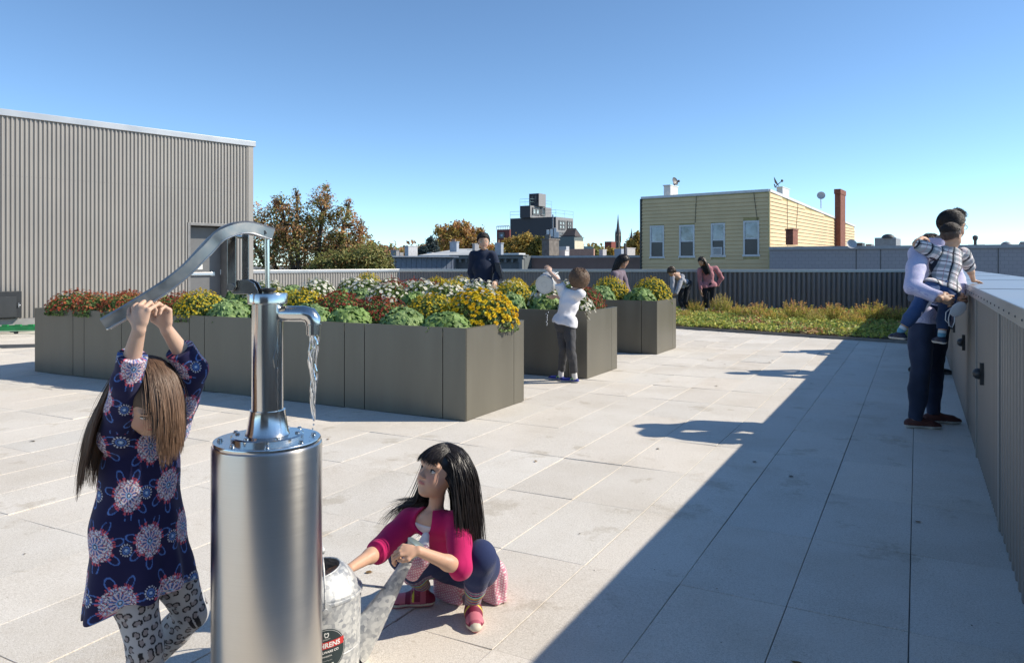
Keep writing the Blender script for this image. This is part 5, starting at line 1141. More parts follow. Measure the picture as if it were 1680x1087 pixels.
def link_plate(px0, py0, px1, py1, yoff, w, th, mat, name="link"):
    a, b = P(px0, py0, ZP), P(px1, py1, ZP); a.y = b.y = ZP + yoff; d = (b - a).normalized(); sx = V(0, 1, 0).cross(d).normalized(); vs = []; n = 14; r = w
    ring = [a + (-d * math.cos(t) + sx * math.sin(t)) * r for t in np.linspace(-math.pi / 2, math.pi / 2, n)] + [b + (d * math.cos(t) - sx * math.sin(t)) * r for t in np.linspace(-math.pi / 2, math.pi / 2, n)]
    m = len(ring); vs = [p + V(0, -th, 0) for p in ring] + [p + V(0, th, 0) for p in ring]
    MB().add(vs, [list(range(m)), list(range(m, 2 * m))[::-1]] + [[i, m + i, m + (i + 1) % m, (i + 1) % m] for i in range(m)]).build(name, mat, pump, bevel=.0012)
lm_ = steel("link_steel", (.36, .35, .33), .25, (20, 20, 20), streak=.1)
link_plate(387, 388, 387, 470, -.030, .0115, .003, lm_); link_plate(398, 388, 398, 470, .022, .0095, .003, lm_)
for px, py in ((385, 388), (387, 470)):
    a = P(px, py, ZP); MB().lathe(V(a.x, ZP - .040, a.z), [(.0105, 0), (.0105, .004), (.007, .0045), (.006, .014)], 18, axis=(0, 1, 0)).build("bolt", polish, pump, smooth=True, smangle=35)
    MB().tube([V(a.x, ZP - .034, a.z), V(a.x + .006, ZP + .03, a.z)], .005, 10).build("pivot_pin", polish, pump, smooth=True)
# bracket ear between the link and the cap
ear = [(384, 479), (384, 466), (394, 459), (410, 458), (421, 464), (428, 478), (428, 482), (388, 482)]
for yo in (-.018, .016):
    pts = [P(x, y, ZP) for x, y in ear]; m = len(pts); vs = [V(p.x, ZP + yo - .003, p.z) for p in pts] + [V(p.x, ZP + yo + .003, p.z) for p in pts]
    MB().add(vs, [list(range(m)), list(range(m, 2 * m))[::-1]] + [[i, m + i, m + (i + 1) % m, (i + 1) % m] for i in range(m)]).build("bracket", lm_, pump, bevel=.001)
# etched maker's mark on the barrel: thin strokes standing on the surface
em = MB()
def onb(px, z, r=rc + .0006):
    x = P(px, 0, ZP - rc * .7).x - pcx; x = max(-r * .98, min(r * .98, x)); return V(pcx + x, pcy - math.sqrt(max(0, r * r - x * x)), z)
for st_ in ([(452, 575), (449, 590), (451, 604)], [(458, 570), (459, 590), (458, 606)], [(449, 585), (460, 583)], [(455, 580), (455, 604), (453, 606)], [(446, 600), (461, 597)]):
    em.tube([onb(a, H(b, ZP - rc)) for a, b in st_], .0009, 4)
em.build("etched_mark", lm_, pump)
# falling water
def watermat():
    m = bpy.data.materials.new("water_glass"); m.use_nodes = True; n = m.node_tree.nodes; l = m.node_tree.links; b = n["Principled BSDF"]
    b.inputs["Base Color"].default_value = (.95, .98, 1, 1); b.inputs["Transmission Weight"].default_value = 1; b.inputs["IOR"].default_value = 1.33; b.inputs["Roughness"].default_value = .04; return m
ws = MB(); xw = xe.x + .004; rng = np.random.default_rng(2); L_ = []
for strand_ in range(3):
    pts, rs = [], []
    n = 60
    for i in range(n):
        f = i / (n - 1); z = zsp - .05 - f * (H(548, ZP) - H(692, ZP) - .0) ; tw = f * 9 + strand_ * 2.1; am = .0055 * (1 - f) ** .7 + .0012
        pts.append(V(xw + math.cos(tw) * am + .002 * math.sin(f * 14), ZP - .015 + math.sin(tw) * am, z)); rs.append(.0068 * (1 - f) ** .55 * (1 + .28 * math.sin(f * 26 + strand_ * 2)) + .0016)
    ws.tube(pts, rs, 10)
for i in range(5):
    ws.ball((xw + rng.normal(0, .004), ZP - .015, H(694 + i * 7, ZP)), .0028 - .0003 * i, 8, 6)
tag(ws.build("water_stream", watermat(), None, smooth=True), "twisting stream of clear water falling from the pump spout", "water")

# ---------------------------------------------------------------- galvanised watering cans
def galvmat():
    m = bpy.data.materials.new("galvanised"); m.use_nodes = True; n = m.node_tree.nodes; l = m.node_tree.links; b = n["Principled BSDF"]; tc = n.new("ShaderNodeTexCoord")
    vo = n.new("ShaderNodeTexVoronoi"); vo.inputs["Scale"].default_value = 85; l.new(tc.outputs["Object"], vo.inputs["Vector"]); nz = n.new("ShaderNodeTexNoise"); nz.inputs["Scale"].default_value = 22; nz.inputs["Detail"].default_value = 5; l.new(tc.outputs["Object"], nz.inputs["Vector"])
    mx = n.new("ShaderNodeMixRGB"); mx.blend_type = 'MIX'; mx.inputs[0].default_value = .5; l.new(vo.outputs["Color"], mx.inputs[1]); l.new(nz.outputs[0], mx.inputs[2]); bw = n.new("ShaderNodeRGBToBW"); l.new(mx.outputs[0], bw.inputs[0])
    cr = n.new("ShaderNodeValToRGB"); e = cr.color_ramp.elements; e[0].position = .3; e[1].position = .68; e[0].color = (.30, .32, .35, 1); e[1].color = (.62, .63, .62, 1); l.new(bw.outputs[0], cr.inputs[0]); l.new(cr.outputs[0], b.inputs["Base Color"])
    b.inputs["Metallic"].default_value = .4; r = n.new("ShaderNodeMapRange"); r.inputs[3].default_value = .45; r.inputs[4].default_value = .68; l.new(bw.outputs[0], r.inputs[0]); l.new(r.outputs[0], b.inputs["Roughness"])
    bp = n.new("ShaderNodeBump"); bp.inputs["Strength"].default_value = .12; bp.inputs["Distance"].default_value = .002; l.new(nz.outputs[0], bp.inputs["Height"]); l.new(bp.outputs[0], b.inputs["Normal"]); return m
GAL = galvmat(); MATS["galvanised"] = GAL; darkin = M("can_inside", (.045, .05, .05), .6)
def wcan(label, loc, Rm, sc=1., lab=True, spout_az=0., handle_up=True):
    """built upright at the origin, spout towards +x, then turned by Rm and moved"""
    e = empty("watering_can", loc, label, "watering can", "galvanised watering cans"); T = lambda p: Vector(loc) + Rm @ (Vector(p) * sc)
    def bld(mb, name, mat, **kw):
        mb.v = [tuple(T(p)) for p in mb.v]; return mb.build(name, mat, kw.pop('parent', e), **kw)
    R0, hh = .128, .255
    bld(MB().lathe((0, 0, 0), [(R0 * .93, .0), (R0 * .93, .006), (R0 * .95, .009), (R0 * .97, hh * .33), (R0 * .98, hh * .335), (R0 * .98, hh * .35), (R0 * .97, hh * .355), (R0, hh - .01), (R0 * 1.03, hh - .006), (R0 * 1.035, hh), (R0 * 1.02, hh + .004)], 56, close=True), "body", GAL, smooth=True, smangle=35)
    # domed hood over the spout side, open on the other side
    n = 36; vs, fs = [], []; m = 12
    for i in range(n):
        t = 2 * math.pi * i / n
        for j in range(m):
            f = j / (m - 1); rr = R0 * (1.0 - f * .36); cx_ = -R0 * .16 * f; z = hh + .002 + .062 * math.sin(f * 1.45) * (1 + .25 * math.cos(t))
            vs.append((cx_ + rr * math.cos(t), rr * math.sin(t), z))
    for i in range(n):
        for j in range(m - 1): a = i * m + j; b_ = ((i + 1) % n) * m + j; fs.append([a, b_, b_ + 1, a + 1])
    o = bld(MB().add(vs, fs), "hood", GAL, smooth=True); so_ = o.modifiers.new("solid", 'SOLIDIFY'); so_.thickness = .002
    bld(MB().lathe((-R0 * .16, 0, hh + .005), [(R0 * .66, .0), (.001, .001)], 30), "inside", darkin)
    rg = MB(); rg.tube([(-R0 * .16 + R0 * .64 * math.cos(t), R0 * .64 * math.sin(t), hh + .0635 + .0155 * math.cos(t)) for t in np.linspace(0, 2 * math.pi, 33)], .003, 6); bld(rg, "hood_rim", GAL, smooth=True)
    # broad funnel spout
    sp_ = [(R0 * .80, .045, .050, .030), (R0 * 1.25, .115, .036, .026), (R0 * 1.75, .21, .023, .020), (R0 * 2.13, .290, .0155, .0155), (R0 * 2.22, .31, .0155, .0155)]; vs, fs = [], []; kk_ = 24
    for (x, z, r1, r2) in sp_:
        for i in range(kk_):
            t = 2 * math.pi * i / kk_; dx, dz = .82, .57; vs.append((x - dz * r1 * 1.4 * math.cos(t) * -1 * -1, r2 * math.sin(t), z + dx * r1 * 1.4 * math.cos(t)))
    for i in range(len(sp_) - 1):
        for k in range(kk_): fs.append([i * kk_ + k, i * kk_ + (k + 1) % kk_, (i + 1) * kk_ + (k + 1) % kk_, (i + 1) * kk_ + k])
    bld(MB().add(vs, fs), "spout", GAL, smooth=True, smangle=50)
    ax_ = V(.45, 0, .89).normalized(); b0 = V(R0 * 2.20, 0, .305)
    for q_ in (0, .012): bld(MB().lathe(b0 + ax_ * q_, [(.0175, -.003), (.019, 0), (.0175, .003)], 20, axis=ax_), "collar", GAL, smooth=True)
    ax2 = V(.62, 0, .78).normalized()
    bld(MB().lathe(b0 + ax_ * .012, [(.015, 0), (.017, .012), (.040, .046), (.042, .050), (.036, .056), (.001, .060)], 26, axis=ax2), "rose", M("rose_metal", (.30, .38, .38), .4, .6), smooth=True, smangle=40)
    bld(MB().tube([(R0 * 1.0, -.004, hh - .004), (R0 * 1.62, -.004, hh - .025)], .0085, 8, flat=.35), "brace", GAL, smooth=True)
    # bail handle
    bh = MB(); zz = 1 if handle_up else -.2; bh.tube([(0, R0 * 1.04 * math.cos(t), hh - .012 + .15 * math.sin(t) * zz) for t in np.linspace(0, math.pi, 21)] if handle_up else [(-.155 * math.sin(t), R0 * 1.06 * math.cos(t), hh - .012 + .02 * math.sin(t)) for t in np.linspace(0, math.pi, 21)], .003, 8); bl_ = bld(bh, "bail", GAL, smooth=True)
    if handle_up: bld(MB().tube([(0, -.05, hh + .137), (0, .05, hh + .137)], .009, 12), "grip", GAL, smooth=True)
    for s_ in (-1, 1):
        bld(MB().lathe((0, R0 * 1.0 * s_, hh - .014), [(.022, 0), (.022, .004), (.008, .006), (.008, .012)], 12, axis=(0, s_, 0)), "ear", GAL, smooth=True, smangle=40)
    bld(MB().tube([(-R0 * .95, 0, hh - .03), (-R0 * 1.35, 0, hh - .05), (-R0 * 1.45, 0, hh * .5), (-R0 * 1.3, 0, hh * .22), (-R0 * .95, 0, hh * .18)], .008, 8, flat=.5), "rear_handle", GAL, smooth=True)
    return e, T, bld, R0, hh
# ---------------------------------------------------------------- people
U = np.array
def mid(a, b, t=.5): return tuple(U(a) + (U(b) - U(a)) * t)
def toW(v): return tuple(v)
def shoe(S, an, toe, g, k=.012, thick=0.):
    an = U(an); toe = U(toe); d = toe - an; d[2] = 0; L = np.linalg.norm(d); d /= L; zs = toe[2]
    heel = an - d * .035 * g; S.cone((heel[0], heel[1], zs + .03 * g), (an[0] + d[0] * .03 * g, an[1] + d[1] * .03 * g, zs + .042 * g), .034 * g + thick, .040 * g + thick, k)
    b = toe - d * .055 * g; S.cone((an[0] + d[0] * .02 * g, an[1] + d[1] * .02 * g, zs + .040 * g), (b[0], b[1], zs + .026 * g), .040 * g + thick, .038 * g + thick, k, (0, 0, 1), .9)
    S.cone((b[0], b[1], zs + .024 * g), (toe[0] - d[0] * .02 * g, toe[1] - d[1] * .02 * g, zs + .022 * g), .040 * g + thick, .028 * g + thick, k, (0, 0, 1), .75)
    S.cone((an[0], an[1], an[2] + .02 * g), (an[0], an[1], zs + .04 * g), .034 * g + thick, .038 * g + thick, k)
def torso(S, J, g, f, ex=0., k=.03, q=.66, waist=.112, hip=.150, chest=.138):
    sh = U(mid(J['sR'], J['sL'])); hp = U(mid(J['hR'], J['hL'])); ax = hp - sh; up = sh - ax * .02
    S.cone(sh + ax * .10, sh + ax * .36, (chest * .88) * g + ex, chest * g + ex, k, f, q); S.cone(sh + ax * .36, sh + ax * .72, chest * g + ex, waist * g + ex, k, f, q + .04); S.cone(sh + ax * .72, sh + ax * 1.04, waist * g + ex, hip * g + ex, k, f, q + .08)
    S.cone(mid(J['sR'], J['sL'], .1), mid(J['sR'], J['sL'], .9), .050 * g + ex, .050 * g + ex, k); S.cone(U(mid(J['sR'], J['sL'])) - ax * .0, J['nk'], .07 * g + ex * .6, .045 * g + ex * .5, k)
def limbs_arm(S, J, s_, g, ex=0., k=.015, upto=1.0, flat=False, r=(.054, .047, .040, .041, .026)):
    a, b, c = U(J['s' + s_]), U(J['e' + s_]), U(J['w' + s_]); m = (a + b) / 2; m2 = b + (c - b) * .3
    if upto <= 1.0:
        S.chain([(a, r[0] * g + ex), (m, r[1] * g + ex), (a + (b - a) * upto, (r[2]) * g + ex)], k, fb=flat); return
    S.chain([(a, r[0] * g + ex), (m, r[1] * g + ex), (b, r[2] * g + ex)], k)
    if upto >= 2: S.chain([(b, r[2] * g + ex), (m2, r[3] * g + ex), (c, r[4] * g + ex)], k, fb=flat)
    else: e = b + (c - b) * (upto - 1); S.chain([(b, r[2] * g + ex), (e, (r[3] + (r[4] - r[3]) * max(0, (upto - 1.3)) / .7) * g + ex)], k, fb=flat)
def limbs_leg(S, J, s_, g, ex=0., k=.02, upto=2.0, flat=False, r=(.088, .072, .055, .056, .036)):
    a, b, c = U(J['h' + s_]), U(J['k' + s_]), U(J['a' + s_]); m = (a + b) / 2; m2 = b + (c - b) * .3; e = b + (c - b) * (upto - 1)
    S.chain([(a, r[0] * g + ex), (m, r[1] * g + ex), (b, r[2] * g + ex)], k); S.chain([(b, r[2] * g + ex), (m2, r[3] * g + ex), (e, (r[4] + (r[2] - r[4]) * max(0, 1 - (upto - 1)) * .8) * g + ex)], k, fb=flat)
def bounds(J, m=.16):
    p = np.array([U(v) for k_, v in J.items() if k_ != 'f']); return p.min(0) - m, p.max(0) + m
def bodymesh(J, g, h, H_, hf, hu, child, hands, skin, parent, headc, ears=True, lo=None, hi=None):
    if lo is None: lo, hi = bounds(J)
    S = SDF(lo, hi, h); torso(S, J, g, J['f']); R = frame(hf, hu)
    for s_ in 'RL':
        limbs_arm(S, J, s_, g, upto=2.0); limbs_leg(S, J, s_, g)
        t = J.get('t' + s_)
        if t is not None: shoe(S, J['a' + s_], t, g * .9, thick=-.004)
    S.cone(J['nk'], U(headc) + R[:, 2] * H_ * .18 - R[:, 0] * .05 * H_, .047 * g * 1.0, .044 * g * 1.0, .02)
    p = head(S, headc, R, H_, child, ears=ears, detail=h < .0065)
    for s_, kw in hands.items():
        kw = dict(kw); w_ = kw.pop('w', None); w_ = J['w' + s_] if w_ is None else w_; hand(S, w_, kw.pop('d'), kw.pop('n'), kw.pop('side'), kw.pop('L'), **kw)
    lipc = U(skin.get('lip', (.40, .14, .12))); base = U(skin['c'])
    def cf(v):
        c = np.repeat(base[None], len(v), 0); q = (v - U(p(.37, 0, .217))) @ R / H_; m = (np.abs(q[:, 1]) < .10) & (np.abs(q[:, 2]) < .032 * (1 - (q[:, 1] / .12) ** 2)) & (q[:, 0] > -.09); c[m] = lipc
        qc = (v - U(p(.25, 0, .33))) @ R / H_; bl_ = np.exp(-((np.abs(qc[:, 1]) - .18) ** 2 + qc[:, 2] ** 2) / .012) * (qc[:, 0] > -.15); c = c * (1 - bl_[:, None] * U([.02, .16, .12])); c *= (1 + .05 * nz3(v[:, 0], v[:, 1], v[:, 2], 40)[:, None]); return np.clip(c, 0, 1)
    S.build("body", MC("skin", .5, bump=.05, bsc=250, spec=.35, sub=.10), parent, cf); return R, p
def flatcol(c, amp=.06, f=25., seed=0.):
    c = U(c, ); return lambda v: np.clip(c[None] * (1 + amp * nz3(v[:, 0], v[:, 1], v[:, 2], f, seed)[:, None]), 0, 1)
cloth = MC("woven_cloth", .85, bump=.25, bsc=450, sheen=.15, spec=.2); denim = MC("denim_cloth", .85, bump=.35, bsc=600, sheen=.1, spec=.2); shoem = MC("shoe_upper", .6, bump=.1, bsc=300)
def shortcap(parent, p, R, H_, h, col0, col1, seed=1, front=.20, low=.50, thick=.028, n=1600, length=.045, name="hair", lift=.6, fr=.0, style=(0, 0, -1), rad=.0011, steps=6, hug=1.05, slope=.8, wig=.04):
    """a close hair shell plus combed strands"""
    c0 = U(p(-.06, 0, .62)); r = U([.415, .345, .38]) * H_ + thick * H_ / .2; m = r.max() + .02
    S = SDF(c0 - m, c0 + m, h); S.ell(c0, r * .985, R, .001); S.cut(p(front, 0, .62), R[:, 0] * .8 - R[:, 2] * .62, .012 * H_ / .2); S.cut(p(0, 0, low), -R[:, 2] + R[:, 0] * slope, .01)
    S.folds(.0012, 160, seed); S.build(name, hairmat("hair_strand", 0, 0), parent, flatcol(U(col0) * .8, .25, 60))
    rng = np.random.default_rng(seed); u = rng.normal(size=(n * 3, 3)); u /= np.linalg.norm(u, axis=1)[:, None]
    q = u * r; loc = q / H_; ok = (((loc[:, 0] - .06 - front) * .8 - (loc[:, 2]) * .62) < .0 + fr) & ((-(loc[:, 2] + .62 - low) + (loc[:, 0] - .06) * slope) < .0)
    u = u[ok][:n]; q = u * r * 1.0; root = c0 + q @ R.T; nrm = (u / r); nrm /= np.linalg.norm(nrm, axis=1)[:, None]; nrm = nrm @ R.T
    st = U(style, ).astype(float)
    tg = st[None] - nrm * (nrm @ st)[:, None]; tg /= np.linalg.norm(tg, axis=1)[:, None] + .2; d = nrm * lift * .35 + tg + rng.normal(0, .13, nrm.shape)
    P_ = fall(root, d, steps, length / steps, tuple(U(style) * .10 + U([0, 0, -.03])), [(c0, r * 1.0, R)], rng, wig, hug=hug)
    strands("hair_strands", parent, smoothpaths(P_), rad, hairmat("hair_strand", 0, 0), col0, col1, rng)
def basic(label, J, H_, g, h, hf, hu, headc, hands, skin, top, pants, shoes, child=False, sleeve=2.0, topex=.010, pantex=.010, topend=1.02, eyes_=True, hair=None, group=None, ears=True, topcol=None, neckcut=.0, seed=0, pcol=None, pantup=1.93, fold=.004, lens=None, extra_top=None, name_top="sweater"):
    b = U(mid(J['aR'], J['aL'])); e = empty("person", (b[0], b[1], min(J['tR'][2], J['tL'][2])), label, "person", group)
    R, p = bodymesh(J, g, h, H_, hf, hu, child, hands, skin, e, headc, ears)
    lo, hi = bounds(J, .15)
    S = SDF(lo, hi, h); torso(S, J, g, J['f'], topex); 
    for s_ in 'RL': limbs_arm(S, J, s_, g, topex, upto=sleeve, flat=True)
    for s_ in 'RL': S.cone(U(J['h' + s_]), mid(J['h' + s_], J['k' + s_], .15), .090 * g + topex + .006, .086 * g + topex + .006, .03)
    if extra_top: extra_top(S)
    ax = U(mid(J['hR'], J['hL'])) - U(mid(J['sR'], J['sL'])); axn = ax / np.linalg.norm(ax); S.cut(U(mid(J['sR'], J['sL'])) + ax * topend, axn, .004) if True else None
    S.cut(U(J['nk']) + (-axn) * .018 * g * 1.0, -axn, .004)
    # the cuts must not shorten hanging sleeves: they are grown again below
    for s_ in 'RL': limbs_arm(S, J, s_, g, topex, upto=sleeve, flat=True, k=.008)
    S.folds(fold, 22 / max(g, .5), seed, (1, 1, 1.4)); S.folds(fold * .5, 48 / max(g, .5), seed + 2)
    S.build(name_top, cloth, e, topcol or flatcol(top))
    S = SDF(lo, hi, h); sh, hp = U(mid(J['sR'], J['sL'])), U(mid(J['hR'], J['hL'])); ax = hp - sh
    S.cone(sh + ax * .80, sh + ax * 1.06, .128 * g + pantex, .150 * g + pantex, .02, J['f'], .74, fa=True)
    for s_ in 'RL': limbs_leg(S, J, s_, g, pantex, k=.014, upto=pantup, flat=True)
    S.folds(fold, 20 / max(g, .5), seed + 3, (1.2, 1.2, 1)); S.folds(fold * .5, 50 / max(g, .5), seed + 5)
    S.build("trousers", denim, e, pcol or flatcol(pants, .12, 9, seed))
    for s_ in 'RL':
        a, t = U(J['a' + s_]), U(J['t' + s_]); z0 = t[2]; S = SDF(np.minimum(a, t) - .1, np.maximum(a, t) + .1, min(h, .005)); shoe(S, a, t, g * 1.12); S.cut((0, 0, z0 + .098 * g), (0, 0, 1), .004); S.cut((0, 0, z0), (0, 0, -1), .002)
        sc_, so_c = U(shoes[0]), U(shoes[1]); S.build("shoe", shoem, e, lambda v: np.where((v[:, 2] < z0 + .026 * g)[:, None], so_c[None], sc_[None]))
    if eyes_: eyes(p, R, H_, e)
    if hair: hair(e, p, R)
    return e, R, p
def at(a, b, c): return tuple(P(a, b, c))

# ---- girl at the pump --------------------------------------------------------------------------------
def navy_pattern(u, v):
    n = len(u); nav = U([.016, .015, .060]); c = np.repeat(nav[None], n, 0)
    u, v = u / 1.14, v / 1.14; sx, sy = .134, .118
    def cells(ox, oy, mirror=0):
        row_ = np.round((v - oy) / sy); off = (row_ % 2) * sx / 2; cx_ = np.round((u - ox - off) / sx) * sx + ox + off; cy_ = row_ * sy + oy; hs_ = np.sin(cx_ * 517.3 + cy_ * 911.7 + ox * 50) * 4375.5; hs_ = hs_ - np.floor(hs_); jx_ = (hs_ - .5) * .020; h3 = np.sin(cx_ * 217.3 - cy_ * 611.7) * 2375.5; jy_ = (h3 - np.floor(h3) - .5) * .020; return (u - cx_ - jx_) * (1 + .12 * (hs_ - .5)), v - cy_ - jy_, cx_, cy_
    du, dv, cx_, cy_ = cells(0, 0); r = np.hypot(du, dv); a = np.arctan2(dv, du); coral, pink, wh, blu, lb = U([.62, .10, .13]), U([.58, .32, .36]), U([.66, .66, .70]), U([.08, .17, .45]), U([.22, .40, .66])
    # petal loops outside the medallion
    for k in range(7):
        t = k * 2 * math.pi / 7 + .2; lx, ly = du * math.cos(t) + dv * math.sin(t) - .049, -du * math.sin(t) + dv * math.cos(t); e = np.hypot(lx / .0155, ly / .0085); c[(np.abs(e - 1) < .13)] = blu * 1.1
    m = (r > .0375) & (r < .0445) & (np.cos(a * 34 + 3 * np.sin(a * 5)) > -.1) & (np.cos(a * 7 - 1.4) > -.45); c[m] = coral
    m = (r > .0195) & (r < .038); s1 = np.sin(du * 620 + 2 * np.sin(dv * 410)) + np.sin(dv * 640 + 2 * np.sin(du * 380)); c[m & (s1 > .35)] = wh; c[m & (s1 < -.75)] = pink; c[m & (np.abs(s1 - .05) < .12)] = coral; c[m & (s1 < -1.5)] = lb
    m = (r > .0075) & (r < .021); pt = np.cos(a * 12); c[m & (pt > .0)] = pink; c[m & (pt > .8)] = wh; c[m & (pt < -.6)] = blu
    c[(r < .0085)] = lb; c[(r < .0055) & (r > .003)] = nav; c[(r < .003)] = wh
    du, dv, _, _ = cells(sx / 2, 0); r = np.hypot(du, dv); a = np.arctan2(dv, du)
    c[(r < .0165)] = nav; c[(r > .0115) & (r < .0155) & (np.cos(a * 14) > .15)] = wh; c[(r < .010)] = blu; c[(r < .0065)] = nav; c[(r < .0048)] = lb; c[r < .0022] = wh
    return c
def girl_pump():
    J = dict(f=(.62, -.78, 0), nk=at(236, 700, 2.045), sR=at(192, 716, 2.01), sL=at(283, 706, 2.14), eR=at(207, 625, 1.93), eL=at(317, 606, 2.06), wR=at(228, 540, 1.875), wL=at(274, 541, 1.975),
             hR=at(205, 905, 2.06), hL=at(262, 900, 2.15), kR=at(238, 1060, 2.06), kL=at(314, 1003, 2.20), aR=at(215, 1172, 2.10), aL=at(215, 1120, 2.30), tR=(at(262, 1200, 2.06)[0], 1.99, .0), tL=(at(262, 1130, 2.26)[0], 2.22, .0))
    J['tR'] = (-.90, 2.02, 0.); J['aR'] = (-1.02, 2.10, .06); J['tL'] = (-1.0, 2.22, .0); J['aL'] = (-1.12, 2.28, .075)
    e = empty("person", (-1.0, 2.1, 0), "girl in a navy patterned dress pulling down the lever of the steel pump", "person")
    g, H_, h = .60, .192, .0028; hf, hu = (.55, -.40, -.62), (.30, -.40, .80); R = frame(hf, hu); sk = at(243, 636, 2.0)
    headc = tuple(U(sk) - R[:, 2] * .60 * H_ + R[:, 0] * .05 * H_)
    hands = {'R': dict(d=(.06, .05, 1), n=(-.15, -1, .25), side=(-1, 0, 0), L=.118, curl=(.85, .85, .85, .9), thumb=.3, w=U(at(229, 541, 1.872)), bend=(1.25, 1.35, .9)),
             'L': dict(d=(-.12, -.06, 1), n=(.30, 1, .15), side=(-1, 0, 0), L=.118, curl=(.65, .7, .75, .8), thumb=.45, w=U(at(273, 541, 1.970)), bend=(1.2, 1.3, .9))}
    R, p = bodymesh(J, g, h, H_, hf, hu, True, hands, dict(c=(.56, .37, .27)), e, headc, lo=U([-1.30, 1.78, -.01]), hi=U([-.76, 2.42, 1.27]))
    eyes(p, R, H_, e)
    # dress
    lo, hi = U([-1.27, 1.84, .30]), U([-.78, 2.34, 1.09]); S = SDF(lo, hi, .0022); dfac = (.62, -.78, 0)
    def c(px, py, Z): return U(P(px, py, Z))
    S.cone(c(238, 722, 2.07), c(232, 770, 2.08), .086, .096, .03, dfac, .74); S.cone(c(232, 770, 2.08), c(226, 860, 2.09), .096, .118, .03, dfac, .80); S.cone(c(226, 860, 2.09), c(234, 1010, 2.10), .114, .152, .03, dfac, .80)
    S.cone(J['sR'], J['sL'], .040, .040, .02)
    for s_ in 'RL': limbs_arm(S, J, s_, g, .011, k=.014, upto=1.52, flat=True, r=(.058, .050, .044, .044, .038))
    h0 = c(232, 978, 2.10); S.cut(h0, (.30, -.10, -1), .003)
    x, y, z = S._xyz((slice(None),) * 3); an = np.arctan2(y - 2.09, x + 1.02); w_ = np.clip((h0[2] + .36 - z) / .36, 0, 1)
    S.D += (.010 * w_ ** 1.6 * np.sin(an * 7 + 1.2 * np.sin(an * 2)) + 0).astype(np.float32); S.folds(.0036, 24, 1.0, (1, 1, .6)); S.folds(.0018, 55, 2.)
    segs = [(U(J['s' + s_]), U(J['e' + s_]), U(J['w' + s_])) for s_ in 'RL']
    def cf(v):
        u_ = np.arctan2(v[:, 1] - 2.09, v[:, 0] + 1.02 + (v[:, 2] - .6) * .0) * .118 + .035; w = v[:, 2] - .42; u2, w2 = u_.copy(), w.copy(); best = np.full(len(v), 9.)
        for i, (a, b, c_) in enumerate(segs):
            acc = 0
            for p0, p1 in ((a, b), (b, c_)):
                ab = p1 - p0; L = np.linalg.norm(ab); t = np.clip((v - p0) @ ab / L ** 2, 0, 1); q = v - p0 - t[:, None] * ab; d = np.linalg.norm(q, axis=1); d1 = ab / L; a1 = np.cross(d1, [0, 1, 0]); a1 /= np.linalg.norm(a1); b1 = np.cross(d1, a1)
                m = (d < best) & (d < .062) & ((v[:, 2] > .86) | (t > .25)); best[m] = d[m]; u2[m] = np.arctan2(q[m] @ b1, q[m] @ a1) * .048 + .05 + i * .07; w2[m] = (t[m] * L + acc) + .012; acc += L
        return navy_pattern(u2, w2)
    S.build("dress", MC("dress_cloth", .85, bump=.12, bsc=700, sheen=.1, spec=.2), e, cf)
    # leopard leggings
    S = SDF(U([-1.25, 1.9, .05]), U([-.80, 2.42, .52]), .0024)
    for s_ in 'RL': limbs_leg(S, J, s_, g, .006, k=.014, upto=1.92, flat=True, r=(.098, .084, .066, .066, .044))
    S.cut((0, 0, h0[2] + .09), (0, 0, 1), .003); S.folds(.0016, 45, 3.)
    def lf(v):
        c = np.repeat(U([.40, .41, .43])[None], len(v), 0); best = np.full(len(v), 9.); u_ = np.zeros(len(v)); w = np.zeros(len(v))
        for s_ in 'RL':
            acc = 0
            for p0, p1 in ((U(J['h' + s_]), U(J['k' + s_])), (U(J['k' + s_]), U(J['a' + s_]))):
                ab = p1 - p0; L = np.linalg.norm(ab); t = np.clip((v - p0) @ ab / L ** 2, 0, 1); q = v - p0 - t[:, None] * ab; d = np.linalg.norm(q, axis=1); d1 = ab / L; a1 = np.cross(d1, [0, 1, .3]); a1 /= np.linalg.norm(a1); b1 = np.cross(d1, a1)
                m = d < best; best[m] = d[m]; u_[m] = np.arctan2(q[m] @ b1, q[m] @ a1) * .055; w[m] = t[m] * L + acc; acc += L
        sp = .030; row_ = np.round(w / sp); uu = u_ / sp + .5 * (row_ % 2); col_ = np.round(uu); hsh = np.sin(row_ * 12.9898 + col_ * 78.233) * 43758.5; jx = (hsh - np.floor(hsh) - .5) * .5; h2 = np.sin(row_ * 39.3 + col_ * 11.1) * 9631.7; jy = (h2 - np.floor(h2) - .5) * .5
        du = (uu - col_ - jx) * sp; dv = (w / sp - row_ - jy) * sp; an = np.arctan2(dv, du) + hsh; r = np.hypot(du, dv * 1.15) * (1 + .18 * np.sin(2 * an) + .16 * np.abs(np.cos(an)))
        ring = (r < .0132) & (r > .0080) & (np.sin(an + .8) > -.86); c[r <= .0080] = U([.27, .245, .25]); c[ring] = U([.022, .022, .026]); return c
    S.build("leggings", MC("dress_cloth", .85), e, lf)
    for s_ in 'RL':
        a, t = U(J['a' + s_]), U(J['t' + s_]); S = SDF(np.minimum(a, t) - .08, np.maximum(a, t) + .08, .004); shoe(S, a, t, .62); S.cut((0, 0, .065), (0, 0, 1), .003); S.cut((0, 0, 0), (0, 0, -1), .002); S.build("shoe", shoem, e, flatcol((.05, .05, .08)))
    # hair
    rng = np.random.default_rng(4); c0 = U(p(-.06, 0, .62)); r0 = U([.415, .345, .38]) * H_ * 1.05; m = .14
